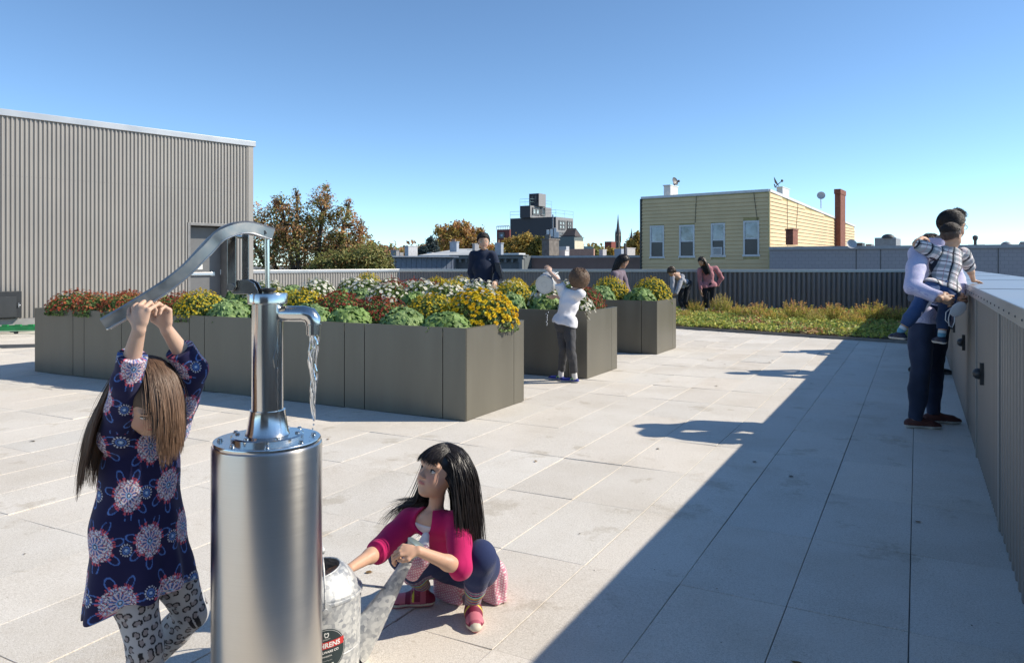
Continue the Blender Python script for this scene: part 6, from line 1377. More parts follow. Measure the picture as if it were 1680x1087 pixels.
    S = SDF(c0 - m, c0 + m, .0035); S.ell(c0, r0, R, .001); S.cut(p(.30, 0, .5), R[:, 0] * .9 - R[:, 2] * .30, .01); S.cut(p(0, 0, .12), -R[:, 2], .01); S.folds(.001, 150); S.build("hair", hairmat("hair_strand", 0, 0), e, flatcol((.055, .03, .018), .2, 60))
    n = 9500; u = rng.normal(size=(n * 3, 3)); u /= np.linalg.norm(u, axis=1)[:, None]; u = u[(u[:, 2] > -.55) & ~((u[:, 0] > .50) & (u[:, 2] < .30))][:n]; n = len(u); root = c0 + (u * r0) @ R.T; nw = (u / r0) @ R.T; nw /= np.linalg.norm(nw, axis=1)[:, None]
    front = nw[:, 0] + .25 * nw[:, 2] + rng.normal(0, .06, n) > .12
    gv = np.where(front[:, None], U([.20, -.10, -.95]), U([-.42, .0, -.85])); tg = gv - nw * (gv * nw).sum(1)[:, None]; tg /= np.linalg.norm(tg, axis=1)[:, None] + .1; lock = (lambda K_: K_[rng.integers(0, 70, n)])(rng.normal(size=(70, 3)) * .07)
    cols = [(c0, r0 * 1.03, R), (U(P(236, 760, 2.09)), U([.105, .09, .13]), np.eye(3)), (U(P(190, 690, 2.0)), U([.052, .05, .07]), np.eye(3))]
    Pp = fall(root, tg + nw * .02 + lock, 32, .0112, gv * .8, cols, rng, .010, target=lambda q_, f_: U([0, 0, -1.6 * f_]))
    fl = np.linspace(0, 1, 33)[None, :, None]; Pp = Pp + np.where(front[:, None, None], U([-.020, -.01, 0]) * fl ** 2.5, U([.010, -.01, 0]) * fl ** 3)
    ln = np.where(front, rng.uniform(.28, .49, n), rng.uniform(.62, .92, n))
    xf, xb = P(266, 0, 1.95).x, P(150, 0, 2.03).x; tgt = np.where(front, xf, xb)[:, None]; Pp[:, :, 0] += (tgt - Pp[:, :, 0]) * np.where(front[:, None], .62, .45) * np.linspace(0, 1, 33)[None] ** 1.6
    keep = np.ones(n, bool); kp = (Pp[:, 2:20, 0] < P(257, 0, 1.95).x) & (Pp[:, 2:20, 2] < P(0, 648, 1.95).z) & front[:, None]; keep &= ~(kp.any(1) & (rng.random(n) < .93))
    keep &= ~((~front) & (Pp[:, 16, 0] > P(186, 0, 2.0).x))
    for p0, p1 in ((U(J['sR']), U(J['eR'])), (U(J['eR']), U(J['wR']))):
        ab = p1 - p0; t_ = np.clip(((Pp[:, :, 2] - p0[2]) / ab[2]), 0, 1); ax_ = p0[None, None] + ab[None, None] * t_[:, :, None]; bad = (np.abs(Pp[:, :, 0] - ax_[:, :, 0]) < .036) & (Pp[:, :, 1] < ax_[:, :, 1] + .02) & (Pp[:, :, 2] > min(p0[2], p1[2])) & (Pp[:, :, 2] < max(p0[2], p1[2])); keep &= ~(bad.sum(1) > 1)
    Pp = Pp[keep]; ln = ln[keep]; n = len(ln); ti = np.linspace(0, 1, 26)[None, :] * ln[:, None] * 32; i0 = np.clip(ti.astype(int), 0, 31); ff = (ti - i0)[:, :, None]; ar = np.arange(n)[:, None]; Pp = Pp[ar, i0] * (1 - ff) + Pp[ar, i0 + 1] * ff
    Pp = smoothpaths(smoothpaths(Pp)); strands("hair_strands", e, Pp, .0010, hairmat("hair_strand", 0, 0), (.085, .047, .028), (.19, .11, .064), rng)
    fly = Pp[rng.integers(0, n, 160)] + rng.normal(0, .012, (160, 1, 3)) * np.linspace(.1, 1, 26)[None, :, None]; strands("loose_strands", e, fly, .0004, hairmat("hair_strand", 0, 0), (.08, .045, .025), (.22, .13, .07), rng)
girl_pump()
# ---- watering can beside the pump and the squatting girl --------------------------------------------
can_az = math.radians(20)
CANR = Matrix.Rotation(can_az, 3, 'Z'); canloc = (-.615, 2.43, .0)
ce, cT, cB, cR0, ch_ = wcan("galvanised watering can with a round black and red label, standing between pump and squatting girl", canloc, CANR, 1.0)
# label wrapped on the body, towards us
def lab_pt(a, z, r=cR0 * .9835): return V(canloc[0] + r * math.cos(a), canloc[1] + r * math.sin(a), z)
la0, lz0, lr = math.radians(-68), .118, .060
def disc(rad, mat, name, lift, parent=ce, ann=0., half=None):
    n, m = 40, 6; vs, fs = [], []
    for i in range(n):
        t = 2 * math.pi * i / n
        for j in range(m + 1):
            rr = rad * (ann + (1 - ann) * j / m); vs.append(lab_pt(la0 + rr * math.cos(t) / cR0, lz0 + rr * math.sin(t) * 1.08, cR0 * .9835 + lift))
    for i in range(n):
        for j in range(m): fs.append([i * (m + 1) + j, i * (m + 1) + j + 1, ((i + 1) % n) * (m + 1) + j + 1, ((i + 1) % n) * (m + 1) + j])
    return link_mesh(name, vs, fs, mat, parent)
lbd, lred, lwh = M("label_dark", (.02, .035, .04), .5, var=0), M("label_red", (.55, .03, .03), .5, var=0), M("label_white", (.75, .75, .73), .5, var=0)
lb_ = disc(lr, lbd, "label", .0012); disc(lr * .955, M("label_grey", (.45, .47, .48), .5, var=0), "label_ring", .0016, lb_, .975)
m_ = MB(); vs, fs = [], []; k_ = 16
for j in range(2):
    for i in range(k_ + 1):
        u_ = (i / k_ * 2 - 1) * lr * (.90 if j == 0 else .93); vs.append(lab_pt(la0 + u_ / cR0, lz0 + .004 + j * .021 + u_ * .12, cR0 * .9835 + .0018))
for i in range(k_): fs.append([i, i + 1, k_ + 2 + i, k_ + 1 + i])
link_mesh("label_band", vs, fs, lred, lb_)
def text_on(txt, size, zc, uc, lift, mat, name, bold=0., slope=.12):
    cu = bpy.data.curves.new("t", 'FONT'); cu.body = txt; cu.size = size; cu.align_x = 'CENTER'; cu.resolution_u = 3; cu.offset = bold
    o = bpy.data.objects.new("t", cu); COL.objects.link(o); dg = bpy.context.evaluated_depsgraph_get(); me = o.evaluated_get(dg).to_mesh()
    vs = [lab_pt(la0 + (uc + v.co.x) / cR0, lz0 + zc + v.co.y + (uc + v.co.x) * slope, cR0 * .9835 + lift) for v in me.vertices]; fs = [list(p.vertices) for p in me.polygons]
    bpy.data.objects.remove(o); bpy.data.curves.remove(cu); return link_mesh(name, vs, fs, mat, lb_)
text_on("BEHRENS", .0205, .0075, 0, .0023, lwh, "label_lettering", .0006); text_on("METALWARE CO", .0098, -.0095, 0, .0020, lwh, "label_lettering", .0003); text_on("MINNESOTA", .0058, -.021, 0, .0020, lwh, "label_lettering", .0001)
text_on("QUALITY", .0055, .031, 0, .0020, lwh, "label_lettering"); text_on("behrensmfg.com", .0052, -.0335, 0, .0020, M("label_grey", (.45, .47, .48)), "label_lettering")
sh_ = [(-.007, .052), (-.0075, .045), (-.004, .038), (.004, .038), (.0075, .045), (.007, .052), (.0035, .0535), (0, .051), (-.0035, .0535)]
link_mesh("label_crest", [lab_pt(la0 + a / cR0, lz0 + b, cR0 * .9835 + .0020) for a, b in sh_], [list(range(len(sh_)))], lwh, lb_)
link_mesh("label_crest", [lab_pt(la0 + a * .6 / cR0, lz0 + .0455 + (b - .0455) * .55, cR0 * .9835 + .0024) for a, b in sh_], [list(range(len(sh_)))], lbd, lb_)
link_mesh("barcode_panel", [lab_pt(la0 + a / cR0, lz0 + b, cR0 * .9835 + .0020) for a, b in ((-.022, -.058), (.022, -.058), (.022, -.040), (-.022, -.040))], [[0, 1, 2, 3]], lwh, lb_)
m_ = MB(); rng = np.random.default_rng(1); vs, fs = [], []; x_ = -.019
while x_ < .018:
    w_ = rng.choice([.0006, .0011, .0016]); b_ = len(vs); vs += [lab_pt(la0 + a / cR0, lz0 + b, cR0 * .9835 + .0024) for a, b in ((x_, -.055), (x_ + w_, -.055), (x_ + w_, -.043), (x_, -.043))]; fs.append([b_, b_ + 1, b_ + 2, b_ + 3]); x_ += w_ + rng.choice([.0007, .0012])
link_mesh("barcode", vs, fs, lbd, lb_)

def girl_squat():
    J = dict(f=(-.62, -.78, 0), nk=at(714, 846, 2.765), sR=at(672, 853, 2.79), sL=at(752, 857, 2.70), eR=at(621, 903, 2.66), eL=at(755, 931, 2.57), wR=at(575, 931, 2.52), wL=at(686, 903, 2.46),
             hR=at(748, 925, 2.97), hL=at(782, 928, 2.88), kR=at(664, 910, 2.74), kL=at(787, 913, 2.66), aR=at(692, 958, 2.875), aL=at(776, 984, 2.765))
    J['tR'] = tuple(P(634, 990, 2.865).xy) + (0.,); J['tL'] = tuple(P(781, 1041, 2.655).xy) + (0.,)
    e = empty("person", (J['aL'][0], J['aL'][1], 0), "girl with long black hair and magenta cardigan squatting, holding the watering can spout", "person")
    g, H_, h = .60, .196, .0030; hf, hu = (-.69, -.63, .34), (.12, .05, 1); R = frame(hf, hu); headc = tuple(P(710, 816, 2.72))
    hands = {'R': dict(d=(-1, -.20, -.06), n=(-.1, -.1, 1), side=(0, -1, 0), L=.118, curl=(.22, .25, .3, .35), thumb=.25, spread=.22), 'L': dict(d=(-1, -.12, .10), n=(.15, -.45, .9), side=(0, -.6, -.6), L=.118, curl=(.75, .85, .95, 1.05), thumb=.55, spread=.16)}
    lo, hi = bounds(J, .13); lo[2] = -.01; hi[2] = .72
    R, p = bodymesh(J, g, h, H_, hf, hu, True, hands, dict(c=(.60, .365, .25), lip=(.46, .16, .14)), e, headc, lo=lo, hi=hi); eyes(p, R, H_, e, look=(1, .05, .12), open_=.85)
    # trousers to mid shin with striped hems
    S = SDF(lo, hi, .003); S.cone(mid(J['hR'], J['hL'], -.1), mid(J['hR'], J['hL'], 1.1), .082, .082, .02)
    for s_ in 'RL': limbs_leg(S, J, s_, g, .007, k=.015, upto=1.80, flat=True, r=(.115, .095, .082, .072, .046))
    S.folds(.0025, 30, 1.); S.folds(.0012, 70, 2.)
    def pf(v):
        c = np.repeat(U([.022, .035, .105])[None], len(v), 0)
        for s_ in 'RL':
            a, k_ = U(J['a' + s_]), U(J['k' + s_]); ab = k_ - a; L = np.linalg.norm(ab); t = (v - a) @ ab / L; dd = np.linalg.norm(v - a - t[:, None] * ab / L, axis=1); t = t + .004 * np.sin(np.arctan2(v[:, 1] - a[1], v[:, 0] - a[0]) * 3)
            for lo_, hi_, cc in ((.0, .052, (.15, .02, .12)), (.052, .060, (.45, .34, .05)), (.062, .068, (.25, .5, .5)), (.070, .075, (.03, .03, .06)), (.075, .081, (.40, .15, .28)), (.086, .089, (.3, .5, .5)), (.092, .095, (.45, .2, .3))): c[(t > lo_) & (t < hi_) & (dd < .07)] = cc
        return c
    S.build("trousers", denim, e, pf)
    # socks or tights between hem and shoe
    for s_ in 'RL':
        a, k_ = U(J['a' + s_]), U(J['k' + s_]); S = SDF(np.minimum(a, k_) - .07, np.maximum(a, k_) + .05, .003); S.cone(a - (k_ - a) * .05, a + (k_ - a) * .42, .030, .034, .004, fb=True)
        def sf(v, a=a, k_=k_):
            t = (v - a) @ ((k_ - a) / np.linalg.norm(k_ - a)); c = np.repeat(U([.22, .02, .17])[None], len(v), 0); c[(np.sin(t * 420) > .55)] = (.10, .30, .34); c[(np.sin(t * 420 + 2) > .8)] = (.5, .35, .08); return c
        S.build("sock", cloth, e, sf)
    # shoes: maroon and pink with a cream toe and pink sole
    for s_ in 'RL':
        a, t = U(J['a' + s_]), U(J['t' + s_]); d = t - a; d[2] = 0; L = np.linalg.norm(d); d /= L; sd_ = U([-d[1], d[0], 0]); S = SDF(np.minimum(a, t) - .08, np.maximum(a, t) + .08, .0026); S.D[:] = .5; shoe(S, a, t, .76, k=.014); S.cut((0, 0, .068), (0, 0, 1), .004); S.cut((0, 0, 0), (0, 0, -1), .002)
        def shf(v, a=a, d=d, sd_=sd_, L=L):
            x = (v - a) @ d; y = (v - a) @ sd_; z = v[:, 2]; c = np.repeat(U([.40, .10, .15])[None], len(v), 0); mar = U([.17, .015, .045]); c[(x > L * .30) & (x < L * .46) | (x < L * -.12) | (z < .020) & (x < L * .6)] = mar
            c[(np.abs(x - L * .12) < .012) & (z > .03)] = mar; c[(x > L * .62) & (z > .016) & (np.abs(y) > .017 + (L - x) * .12)] = mar; c[(x > L * .46) & (x < L * .80) & (z > .024)] = (.55, .17, .22)
            c[(x > L * .90) & (z > .010) | (z < .019) & (z > .0095)] = (.62, .57, .46); c[z <= .0095] = (.50, .16, .19); c[(np.abs(x - L * .24) < .0035) & (np.abs(y) > .012) & (z > .028)] = (.62, .55, .05); return c
        o_ = S.build("shoe", shoem, e, shf); st_ = MB()
        for q_ in (.10, .26):
            c_ = a + d * (L * q_); zt2 = .072 - .03 * q_ * 2; st_.tube([tuple(c_ + sd_ * .026 + U([0, 0, zt2 - a[2] - .018])), tuple(c_ + sd_ * .012 + U([0, 0, zt2 - a[2] + .001])), tuple(c_ - sd_ * .012 + U([0, 0, zt2 - a[2] + .001])), tuple(c_ - sd_ * .026 + U([0, 0, zt2 - a[2] - .018]))], .006, 6, flat=1.0)
        st_.build("strap", M("strap_maroon", (.22, .03, .06), .6), o_, smooth=True)
    # dotted pink dress: lap bulge in front, skirt hanging behind to the ground
    S = SDF(lo, hi, .0028); f = J['f']; torso(S, J, g, f, .004); c = lambda a, b, z: U(P(a, b, z)); S.cut(U(J['nk']) + U([0, 0, -.014]), (0, 0, 1), .004)
    S.cone(c(698, 880, 2.66), c(688, 915, 2.62), .018, .040, .02, (-.5, -.8, .1), .5); S.cone(c(688, 915, 2.62), c(676, 936, 2.625), .040, .034, .02, (-.5, -.8, .1), .5)
    S.chain([(c(770, 915, 2.99), .085), (c(800, 945, 2.96), .085), (c(806, 985, 2.93), .060), (c(803, 1012, 2.90), .040)], .04, (.6, .5, 0), .6)
    S.chain([(c(735, 935, 2.93), .06), (c(738, 962, 2.93), .060), (c(742, 984, 2.90), .045)], .03, (-.2, -.9, 0), .45); S.chain([(c(668, 925, 2.84), .03), (c(672, 948, 2.86), .025)], .02, (0, 1, 0), .5)
    x, y, z = S._xyz((slice(None),) * 3); S.D += (.006 * np.clip((.25 - z) / .25, 0, 1) * np.sin(x * 95 + 2 * np.sin(y * 50))).astype(np.float32); S.folds(.002, 40, 4.); S.cut((0, 0, .004), (0, 0, -1), .002)
    def df(v):
        a_ = v @ U([.80, -.45, .40]); b_ = v @ U([-.3, .2, .93]); q = .0085; rr = np.round(b_ / q); uu = a_ / q + .5 * (rr % 2); dd = np.hypot(uu - np.round(uu), b_ / q - rr); c = np.repeat(U([.56, .22, .30])[None], len(v), 0); c[dd < .33] = (.74, .62, .62)
        wv = (v[:, 2] > J['nk'][2] - .055) & (v[:, 2] < J['nk'][2] + .05); c[wv] = (.72, .66, .66); return c
    S.build("dress", MC("dress_cloth", .85), e, df)
    # cardigan, open over the dress front
    S = SDF(lo, hi, .0028); torso(S, J, g, f, .011); 
    for s_ in 'RL': limbs_arm(S, J, s_, g, .011, k=.016, upto=1.02 if s_ == 'L' else 1.12, flat=True, r=(.056, .051, .047, .045, .04))
    sh, hp = U(mid(J['sR'], J['sL'])), U(mid(J['hR'], J['hL'])); ax = hp - sh; S.cut(sh + ax * .62, ax, .004)
    for s_ in 'RL': limbs_arm(S, J, s_, g, .011, k=.006, upto=1.02 if s_ == 'L' else 1.12, flat=True, r=(.056, .051, .047, .045, .04))
    S.cone(U(J['nk']) + U(f) * .02 + U([0, 0, .01]), U(J['nk']) + U(f) * .10 - U([0, 0, .012]), .036, .046, .006, op='sub')
    S.cone(c(697, 862, 2.64), c(684, 935, 2.58), .004, .050, .006, op='sub'); S.cone(U(J['nk']) + U([0, 0, .0]), U(J['nk']) + U([0, 0, .08]), .040, .05, .004, op='sub')
    S.folds(.0026, 34, 2.2); S.folds(.0013, 75, 1.1); S.build("cardigan", cloth, e, flatcol((.48, .012, .115), .10, 30))
    # long black hair
    rng = np.random.default_rng(8); c0 = U(p(-.06, 0, .62)); r0 = U([.415, .345, .38]) * H_ * 1.06; m = .14; black_ = (.012, .009, .009)
    S = SDF(c0 - m, c0 + m, .003); S.ell(c0, r0, R, .001); S.cut(p(.27, 0, .58), R[:, 0] * .95 - R[:, 2] * .25, .006); S.cut(p(0, 0, .2), -R[:, 2] + R[:, 0] * .5, .01); hm = hairmat("black_hair", 0, 0, .36); S.build("hair", hm, e, flatcol(black_, .3, 60))
    n = 6200; u = rng.normal(size=(n * 3, 3)); u /= np.linalg.norm(u, axis=1)[:, None]; u = u[(u[:, 2] > -.5) & (u[:, 0] < .72 + .35 * u[:, 2]) & ~((u[:, 0] > .42) & (u[:, 2] < .42))][:n]; n = len(u); root = c0 + (u * r0) @ R.T; nrm = (u / r0) @ R.T; nrm /= np.linalg.norm(nrm, axis=1)[:, None]
    bang = (u[:, 0] > .38) & (u[:, 2] > .42) & (np.abs(u[:, 1]) < .62)
    d0 = nrm * .25 + np.where(bang[:, None], R[:, 0][None] * .8 - R[:, 2][None] * .15, np.sign(u[:, 1:2]) * R[:, 1][None] * .5 - R[:, 0][None] * .25); top_ = U(J['nk'])
    cl = [(c0, r0 * 1.02, R), (U(mid(J['sR'], J['sL'])) + U([0, 0, -.035]), U([.09, .155, .085]) * 1.0, frame(J['f'], (0, 0, 1))), (U(J['sL']) + U([0, 0, -.02]), U([.052] * 3), np.eye(3)), (U(J['sR']) + U([0, 0, -.02]), U([.052] * 3), np.eye(3))]
    nb = ~bang; L_ = fall(root[nb], d0[nb], 27, .0118, (0, 0, -1), cl, rng, .035)
    # lean outwards at the sides as in the photograph
    fl = np.linspace(0, 1, 28)[None, :, None] ** 2.2; sideR = (u[nb][:, 1] < -.1)[:, None, None]; sideL = (u[nb][:, 1] > .1)[:, None, None]
    right_scr = (L_[:, 12, 0] > P(728, 0, 2.75).x)[:, None, None]; L_ = L_ + np.where(right_scr, U([.018, -.01, 0]), U([-.060, .0, .045])) * fl
    L_[:, :, 0] += np.where(right_scr[:, :, 0], (P(766, 0, 2.75).x - L_[:, :, 0]) * .38 * fl[:, :, 0] ** .5, 0)
    strands("hair_strands", e, smoothpaths(L_), .00105, hm, black_, (.020, .014, .013), rng)
    rb = root[bang]; B_ = fall(rb, (nrm[bang] * .3 + R[:, 0] * .7 - R[:, 2] * .35), 6, .0102, tuple(-R[:, 2] * .55 + U([0, 0, -.2])), [(c0, r0 * U([1.06, 1.03, 1.0]), R)], rng, .02); strands("fringe", e, smoothpaths(B_), .00095, hm, black_, (.02, .014, .013), rng)
    fly = smoothpaths(L_)[rng.integers(0, len(L_), 120)] + rng.normal(0, .014, (120, 1, 3)) * np.linspace(.1, 1, 28)[None, :, None]; strands("loose_strands", e, fly, .0004, hm, black_, (.03, .02, .02), rng)
girl_squat()

# ---- father with toddler at the right parapet ---------------------------------------------------------
def father():
    J = dict(f=(.97, .2, 0), nk=at(1537, 400, 6.03), sR=at(1506, 418, 5.86), sL=at(1552, 416, 6.20), eR=at(1497, 470, 5.60), eL=at(1572, 458, 6.14), wR=at(1541, 490, 5.46), wL=at(1573, 488, 5.88),
             hR=at(1512, 523, 5.92), hL=at(1538, 523, 6.08), kR=at(1509, 612, 5.92), kL=at(1532, 610, 6.14), aR=at(1501, 692, 5.98), aL=at(1530, 682, 6.17))
    J['tR'] = tuple(P(1543, 712, 5.93).xy) + (0.,); J['tL'] = tuple(P(1576, 696, 6.12).xy) + (0.,)
    R0_ = frame((.96, .25, -.06), (0, 0, 1))
    hands = {'R': dict(d=(.95, .1, -.1), n=(-.1, -1, .25), side=(.1, 0, 1), L=.185, curl=(.5, .55, .6, .65), thumb=.5), 'L': dict(d=(.05, -.95, -.25), n=(1, 0, .1), side=(0, 0, 1), L=.185, curl=(.6, .6, .7, .7), thumb=.5)}
    def hr(e, p, R): shortcap(e, p, R, .232, .005, (.014, .011, .010), (.022, .016, .014), 3, front=.24, low=.50, thick=.010, n=3000, length=.035, lift=.4, style=(.9, .2, .35), fr=.03, rad=.0016)
    def hq(e, p, R):
        hr(e, p, R); rng = np.random.default_rng(77); n = 900; H_ = .232; a_ = rng.uniform(-.22, .22, n); f_ = rng.uniform(-.05, .26, n); u_ = .62 + .39 * np.sqrt(np.clip(1 - ((f_ + .06) / .43) ** 2 - (a_ / .36) ** 2, .05, 1))
        rt = np.array([p(x_, y_, z_) for x_, y_, z_ in zip(f_, a_, u_)]); d = R[:, 0] * .9 + R[:, 2] * .55 + rng.normal(0, .14, (n, 3)); P_ = fall(rt, d, 6, .0085, tuple(R[:, 0] * .05), [], rng, .03); strands("quiff", e, P_, .0016, hairmat("hair_strand", 0, 0), (.014, .011, .010), (.022, .017, .015), rng)
    def cf(v):
        b = U([.42, .41, .62]); w_ = U([.62, .61, .76]); s1 = (np.sin(v[:, 0] * 900 + v[:, 1] * 900) > .2) ; c = np.where(s1[:, None], b, w_ * .92); return c * (1 + .06 * nz3(v[:, 0], v[:, 1], v[:, 2], 20)[:, None])
    def pc(v): n_ = nz3(v[:, 0], v[:, 1], v[:, 2], 8)[:, None]; return U([.019, .027, .052]) * (1.1 + .7 * n_)
    e, R, p = basic("father in a pale blue shirt and dark jeans holding a toddler at the right parapet", J, .232, 1.03, .0048, (.96, .25, -.06), (0, 0, 1), at(1561, 394, 6.05), hands, dict(c=(.42, .26, .175)), None, None,
        ((.085, .028, .022), (.50, .47, .42)), sleeve=1.93, topex=.016, pantex=.012, hair=hq, topcol=cf, pcol=pc, fold=.0095, topend=1.08, name_top="shirt")
    S = SDF(U(J['nk']) - .12, U(J['nk']) + .12, .004); nk = U(J['nk']); S.cone(nk + U([0, 0, -.03]), nk + U([.012, 0, .04]), .085, .068, .004, fb=True); S.cone(nk + U([0, 0, -.06]), nk + U([.012, 0, .08]), .072, .056, .004, op='sub'); S.build("collar", cloth, e, cf)
    gm_ = M("spectacle_frame", (.015, .015, .015), .3, var=0); gs_ = MB()
    for s_ in (-1, 1):
        cc = [p(.40, .145 * s_ + .095 * math.cos(t), .47 + .075 * math.sin(t)) for t in np.linspace(0, 2 * math.pi, 17)]; gs_.tube(cc, .0022, 5); gs_.tube([p(.40, .24 * s_, .49), p(.2, .35 * s_, .49), p(-.02, .365 * s_, .48)], .002, 5)
    gs_.tube([p(.41, -.05, .48), p(.42, 0, .49), p(.41, .05, .48)], .002, 5); gs_.build("spectacles", gm_, e)
    S = MB(); wl = U(J['wL']); dl = U(J['eL']) - wl; dl /= np.linalg.norm(dl); S.lathe(tuple(wl + dl * .02), [(.034, -.012), (.036, 0), (.034, .012)], 20, axis=tuple(dl)); S.build("watch", black, e, smooth=True)
    for s_ in 'RL':
        a, t = U(J['a' + s_]), U(J['t' + s_]); d = (t - a); d[2] = 0; d /= np.linalg.norm(d); sd_ = U([-d[1], d[0], 0]); lc = MB()
        for i in range(4):
            c = a + d * (.045 + i * .020); c[2] = .082 - i * .009; lc.tube([tuple(c + sd_ * .022), tuple(c + U([0, 0, .005])), tuple(c - sd_ * .022)], .0028, 5)
        c = a + d * .04; c[2] = .088
        for q_ in (-1, 1): lc.tube([tuple(c), tuple(c + sd_ * .022 * q_ + U([0, 0, .02])), tuple(c + sd_ * .035 * q_ + U([0, 0, .004]))], .0022, 5)
        lc.build("shoelace", M("lace_dark", (.05, .02, .02), .7), e)
    # toddler on the arm
    K = dict(f=(.55, .83, 0), nk=at(1556, 408, 5.76), sL=at(1532, 414, 5.74), sR=at(1580, 416, 5.80), eL=at(1503, 400, 5.80), eR=at(1591, 440, 5.86), wL=at(1512, 390, 5.93), wR=at(1597, 460, 5.98),
             hL=at(1527, 473, 5.66), hR=at(1558, 474, 5.72), kL=at(1500, 512, 5.52), kR=at(1549, 515, 5.56), aL=at(1478, 543, 5.55), aR=at(1545, 550, 5.55))
    zl = K['aL'][2] - .062; zr = K['aR'][2] - .062; K['tL'] = (K['aL'][0] - .035, K['aL'][1] + .10, zl); K['tR'] = (K['aR'][0] + .0, K['aR'][1] + .11, zr)
    hands = {'R': dict(d=(.75, .3, -.15), n=(0, 0, 1), side=(0, 1, 0), L=.105, curl=(.1, .1, .12, .15), thumb=.1), 'L': dict(d=(.9, .2, -.1), n=(0, -.6, .8), side=(0, 0, 1), L=.10, curl=(.4, .4, .4, .4), thumb=.3)}
    def hr2(e, p, R): shortcap(e, p, R, .185, .004, (.022, .013, .010), (.035, .022, .016), 5, front=.22, low=.72, thick=.008, n=2200, length=.02, lift=.8, style=(.3, 0, .3), rad=.0011, slope=.25); shortcap(e, p, R, .185, .004, (.085, .052, .038), (.09, .055, .04), 6, front=.18, low=.50, thick=.003, n=1500, length=.006, name="shaved_sides", lift=.8, style=(0, 0, -.3), rad=.0007, steps=3)
    sh, hp = U(mid(K['sR'], K['sL'])), U(mid(K['hR'], K['hL'])); ax = (hp - sh) / np.linalg.norm(hp - sh); rt = U(K['sR']) - U(K['sL']); rt = rt - ax * (rt @ ax); rt /= np.linalg.norm(rt)
    def plaid(v):
        a_ = (v - sh) @ rt; b_ = (v - sh) @ ax; arm = (v - U(K['sR'])) @ (U(K['eR']) - U(K['sR'])) / np.linalg.norm(U(K['eR']) - U(K['sR'])); m = (a_ > .085) & (b_ < .16); b_ = np.where(m, arm * 1.0, b_)
        w1 = np.mod(a_ + .018, .078) / .078; w2 = np.mod(b_ + .03, .080) / .080; c = np.repeat(U([.76, .71, .70])[None], len(v), 0)
        gr = U([.13, .19, .22]); c = np.where((w2 < .36)[:, None], c * .35 + gr * .65, c); c = np.where((w1 < .30)[:, None], c * .42 + gr * .50, c); c[(w1 < .16)] = (.02, .025, .04); c[(np.abs(w2 - .68) < .045)] = (.045, .03, .04); c[(np.abs(w1 - .65) < .02)] = (.5, .28, .3); return c
    et, Rt, pt = basic("toddler in a plaid shirt held on the father's arm, one hand on the parapet", K, .185, .62, .0036, (.85, .5, -.08), (0, 0, 1), at(1560, 407, 5.74), hands, dict(c=(.50, .31, .21)), None, None,
        ((.02, .025, .045), (.52, .50, .46)), child=True, sleeve=1.0, topex=.018, pantex=.012, hair=hr2, topcol=plaid, pcol=lambda v: U([.035, .07, .16]) * (1.1 + .5 * nz3(v[:, 0], v[:, 1], v[:, 2], 14)[:, None]), pantup=1.70, fold=.0035, topend=1.02, name_top="shirt")
    for s_ in 'RL':
        a, k_ = U(K['a' + s_]), U(K['k' + s_]); S = SDF(np.minimum(a, k_) - .06, np.maximum(a, k_) + .05, .0035); S.cone(a, a + (k_ - a) * .24, .027, .028, .004, fb=True); S.build("sock", cloth, et, lambda v, a=a, k_=k_: np.where((((v - a) @ (k_ - a) / np.linalg.norm(k_ - a)) > .017)[:, None], U([.55, .62, .66])[None], U([.12, .3, .42])[None]))
    # face mask dangling from the father's hand
    mc = P(1572, 507, 5.44); S = SDF(U(mc) - .12, U(mc) + .12, .003); ax1 = U([.8, 0, .6]); S.ell(mc, (.068, .010, .046), np.array([[.80, 0, -.6], [0, 1, 0], [.6, 0, .8]]), .002); S.ell(U(mc) + U([.0, .012, -.004]), (.062, .012, .040), np.array([[.80, 0, -.6], [0, 1, 0], [.6, 0, .8]]), .004, op='sub'); S.folds(.0012, 80, 1.)
    me_ = empty("face_mask", mc, "white cloth face mask with ear loops dangling from the father's hand", "face mask"); S.build("cloth_cup", cloth, me_, flatcol((.62, .62, .63), .05)); lp = MB(); lp.tube([P(1560, 508, 5.44), P(1556, 522, 5.44), P(1557, 534, 5.44), P(1562, 537, 5.44), P(1566, 528, 5.44), P(1566, 515, 5.44)], .0035, 6); lp.tube([P(1560, 505, 5.44), P(1552, 512, 5.44), P(1551, 525, 5.44), P(1558, 532, 5.44)], .003, 6); lp.build("ear_loop", M("elastic_white", (.68, .68, .68), .8, var=0), me_, smooth=True)
father()

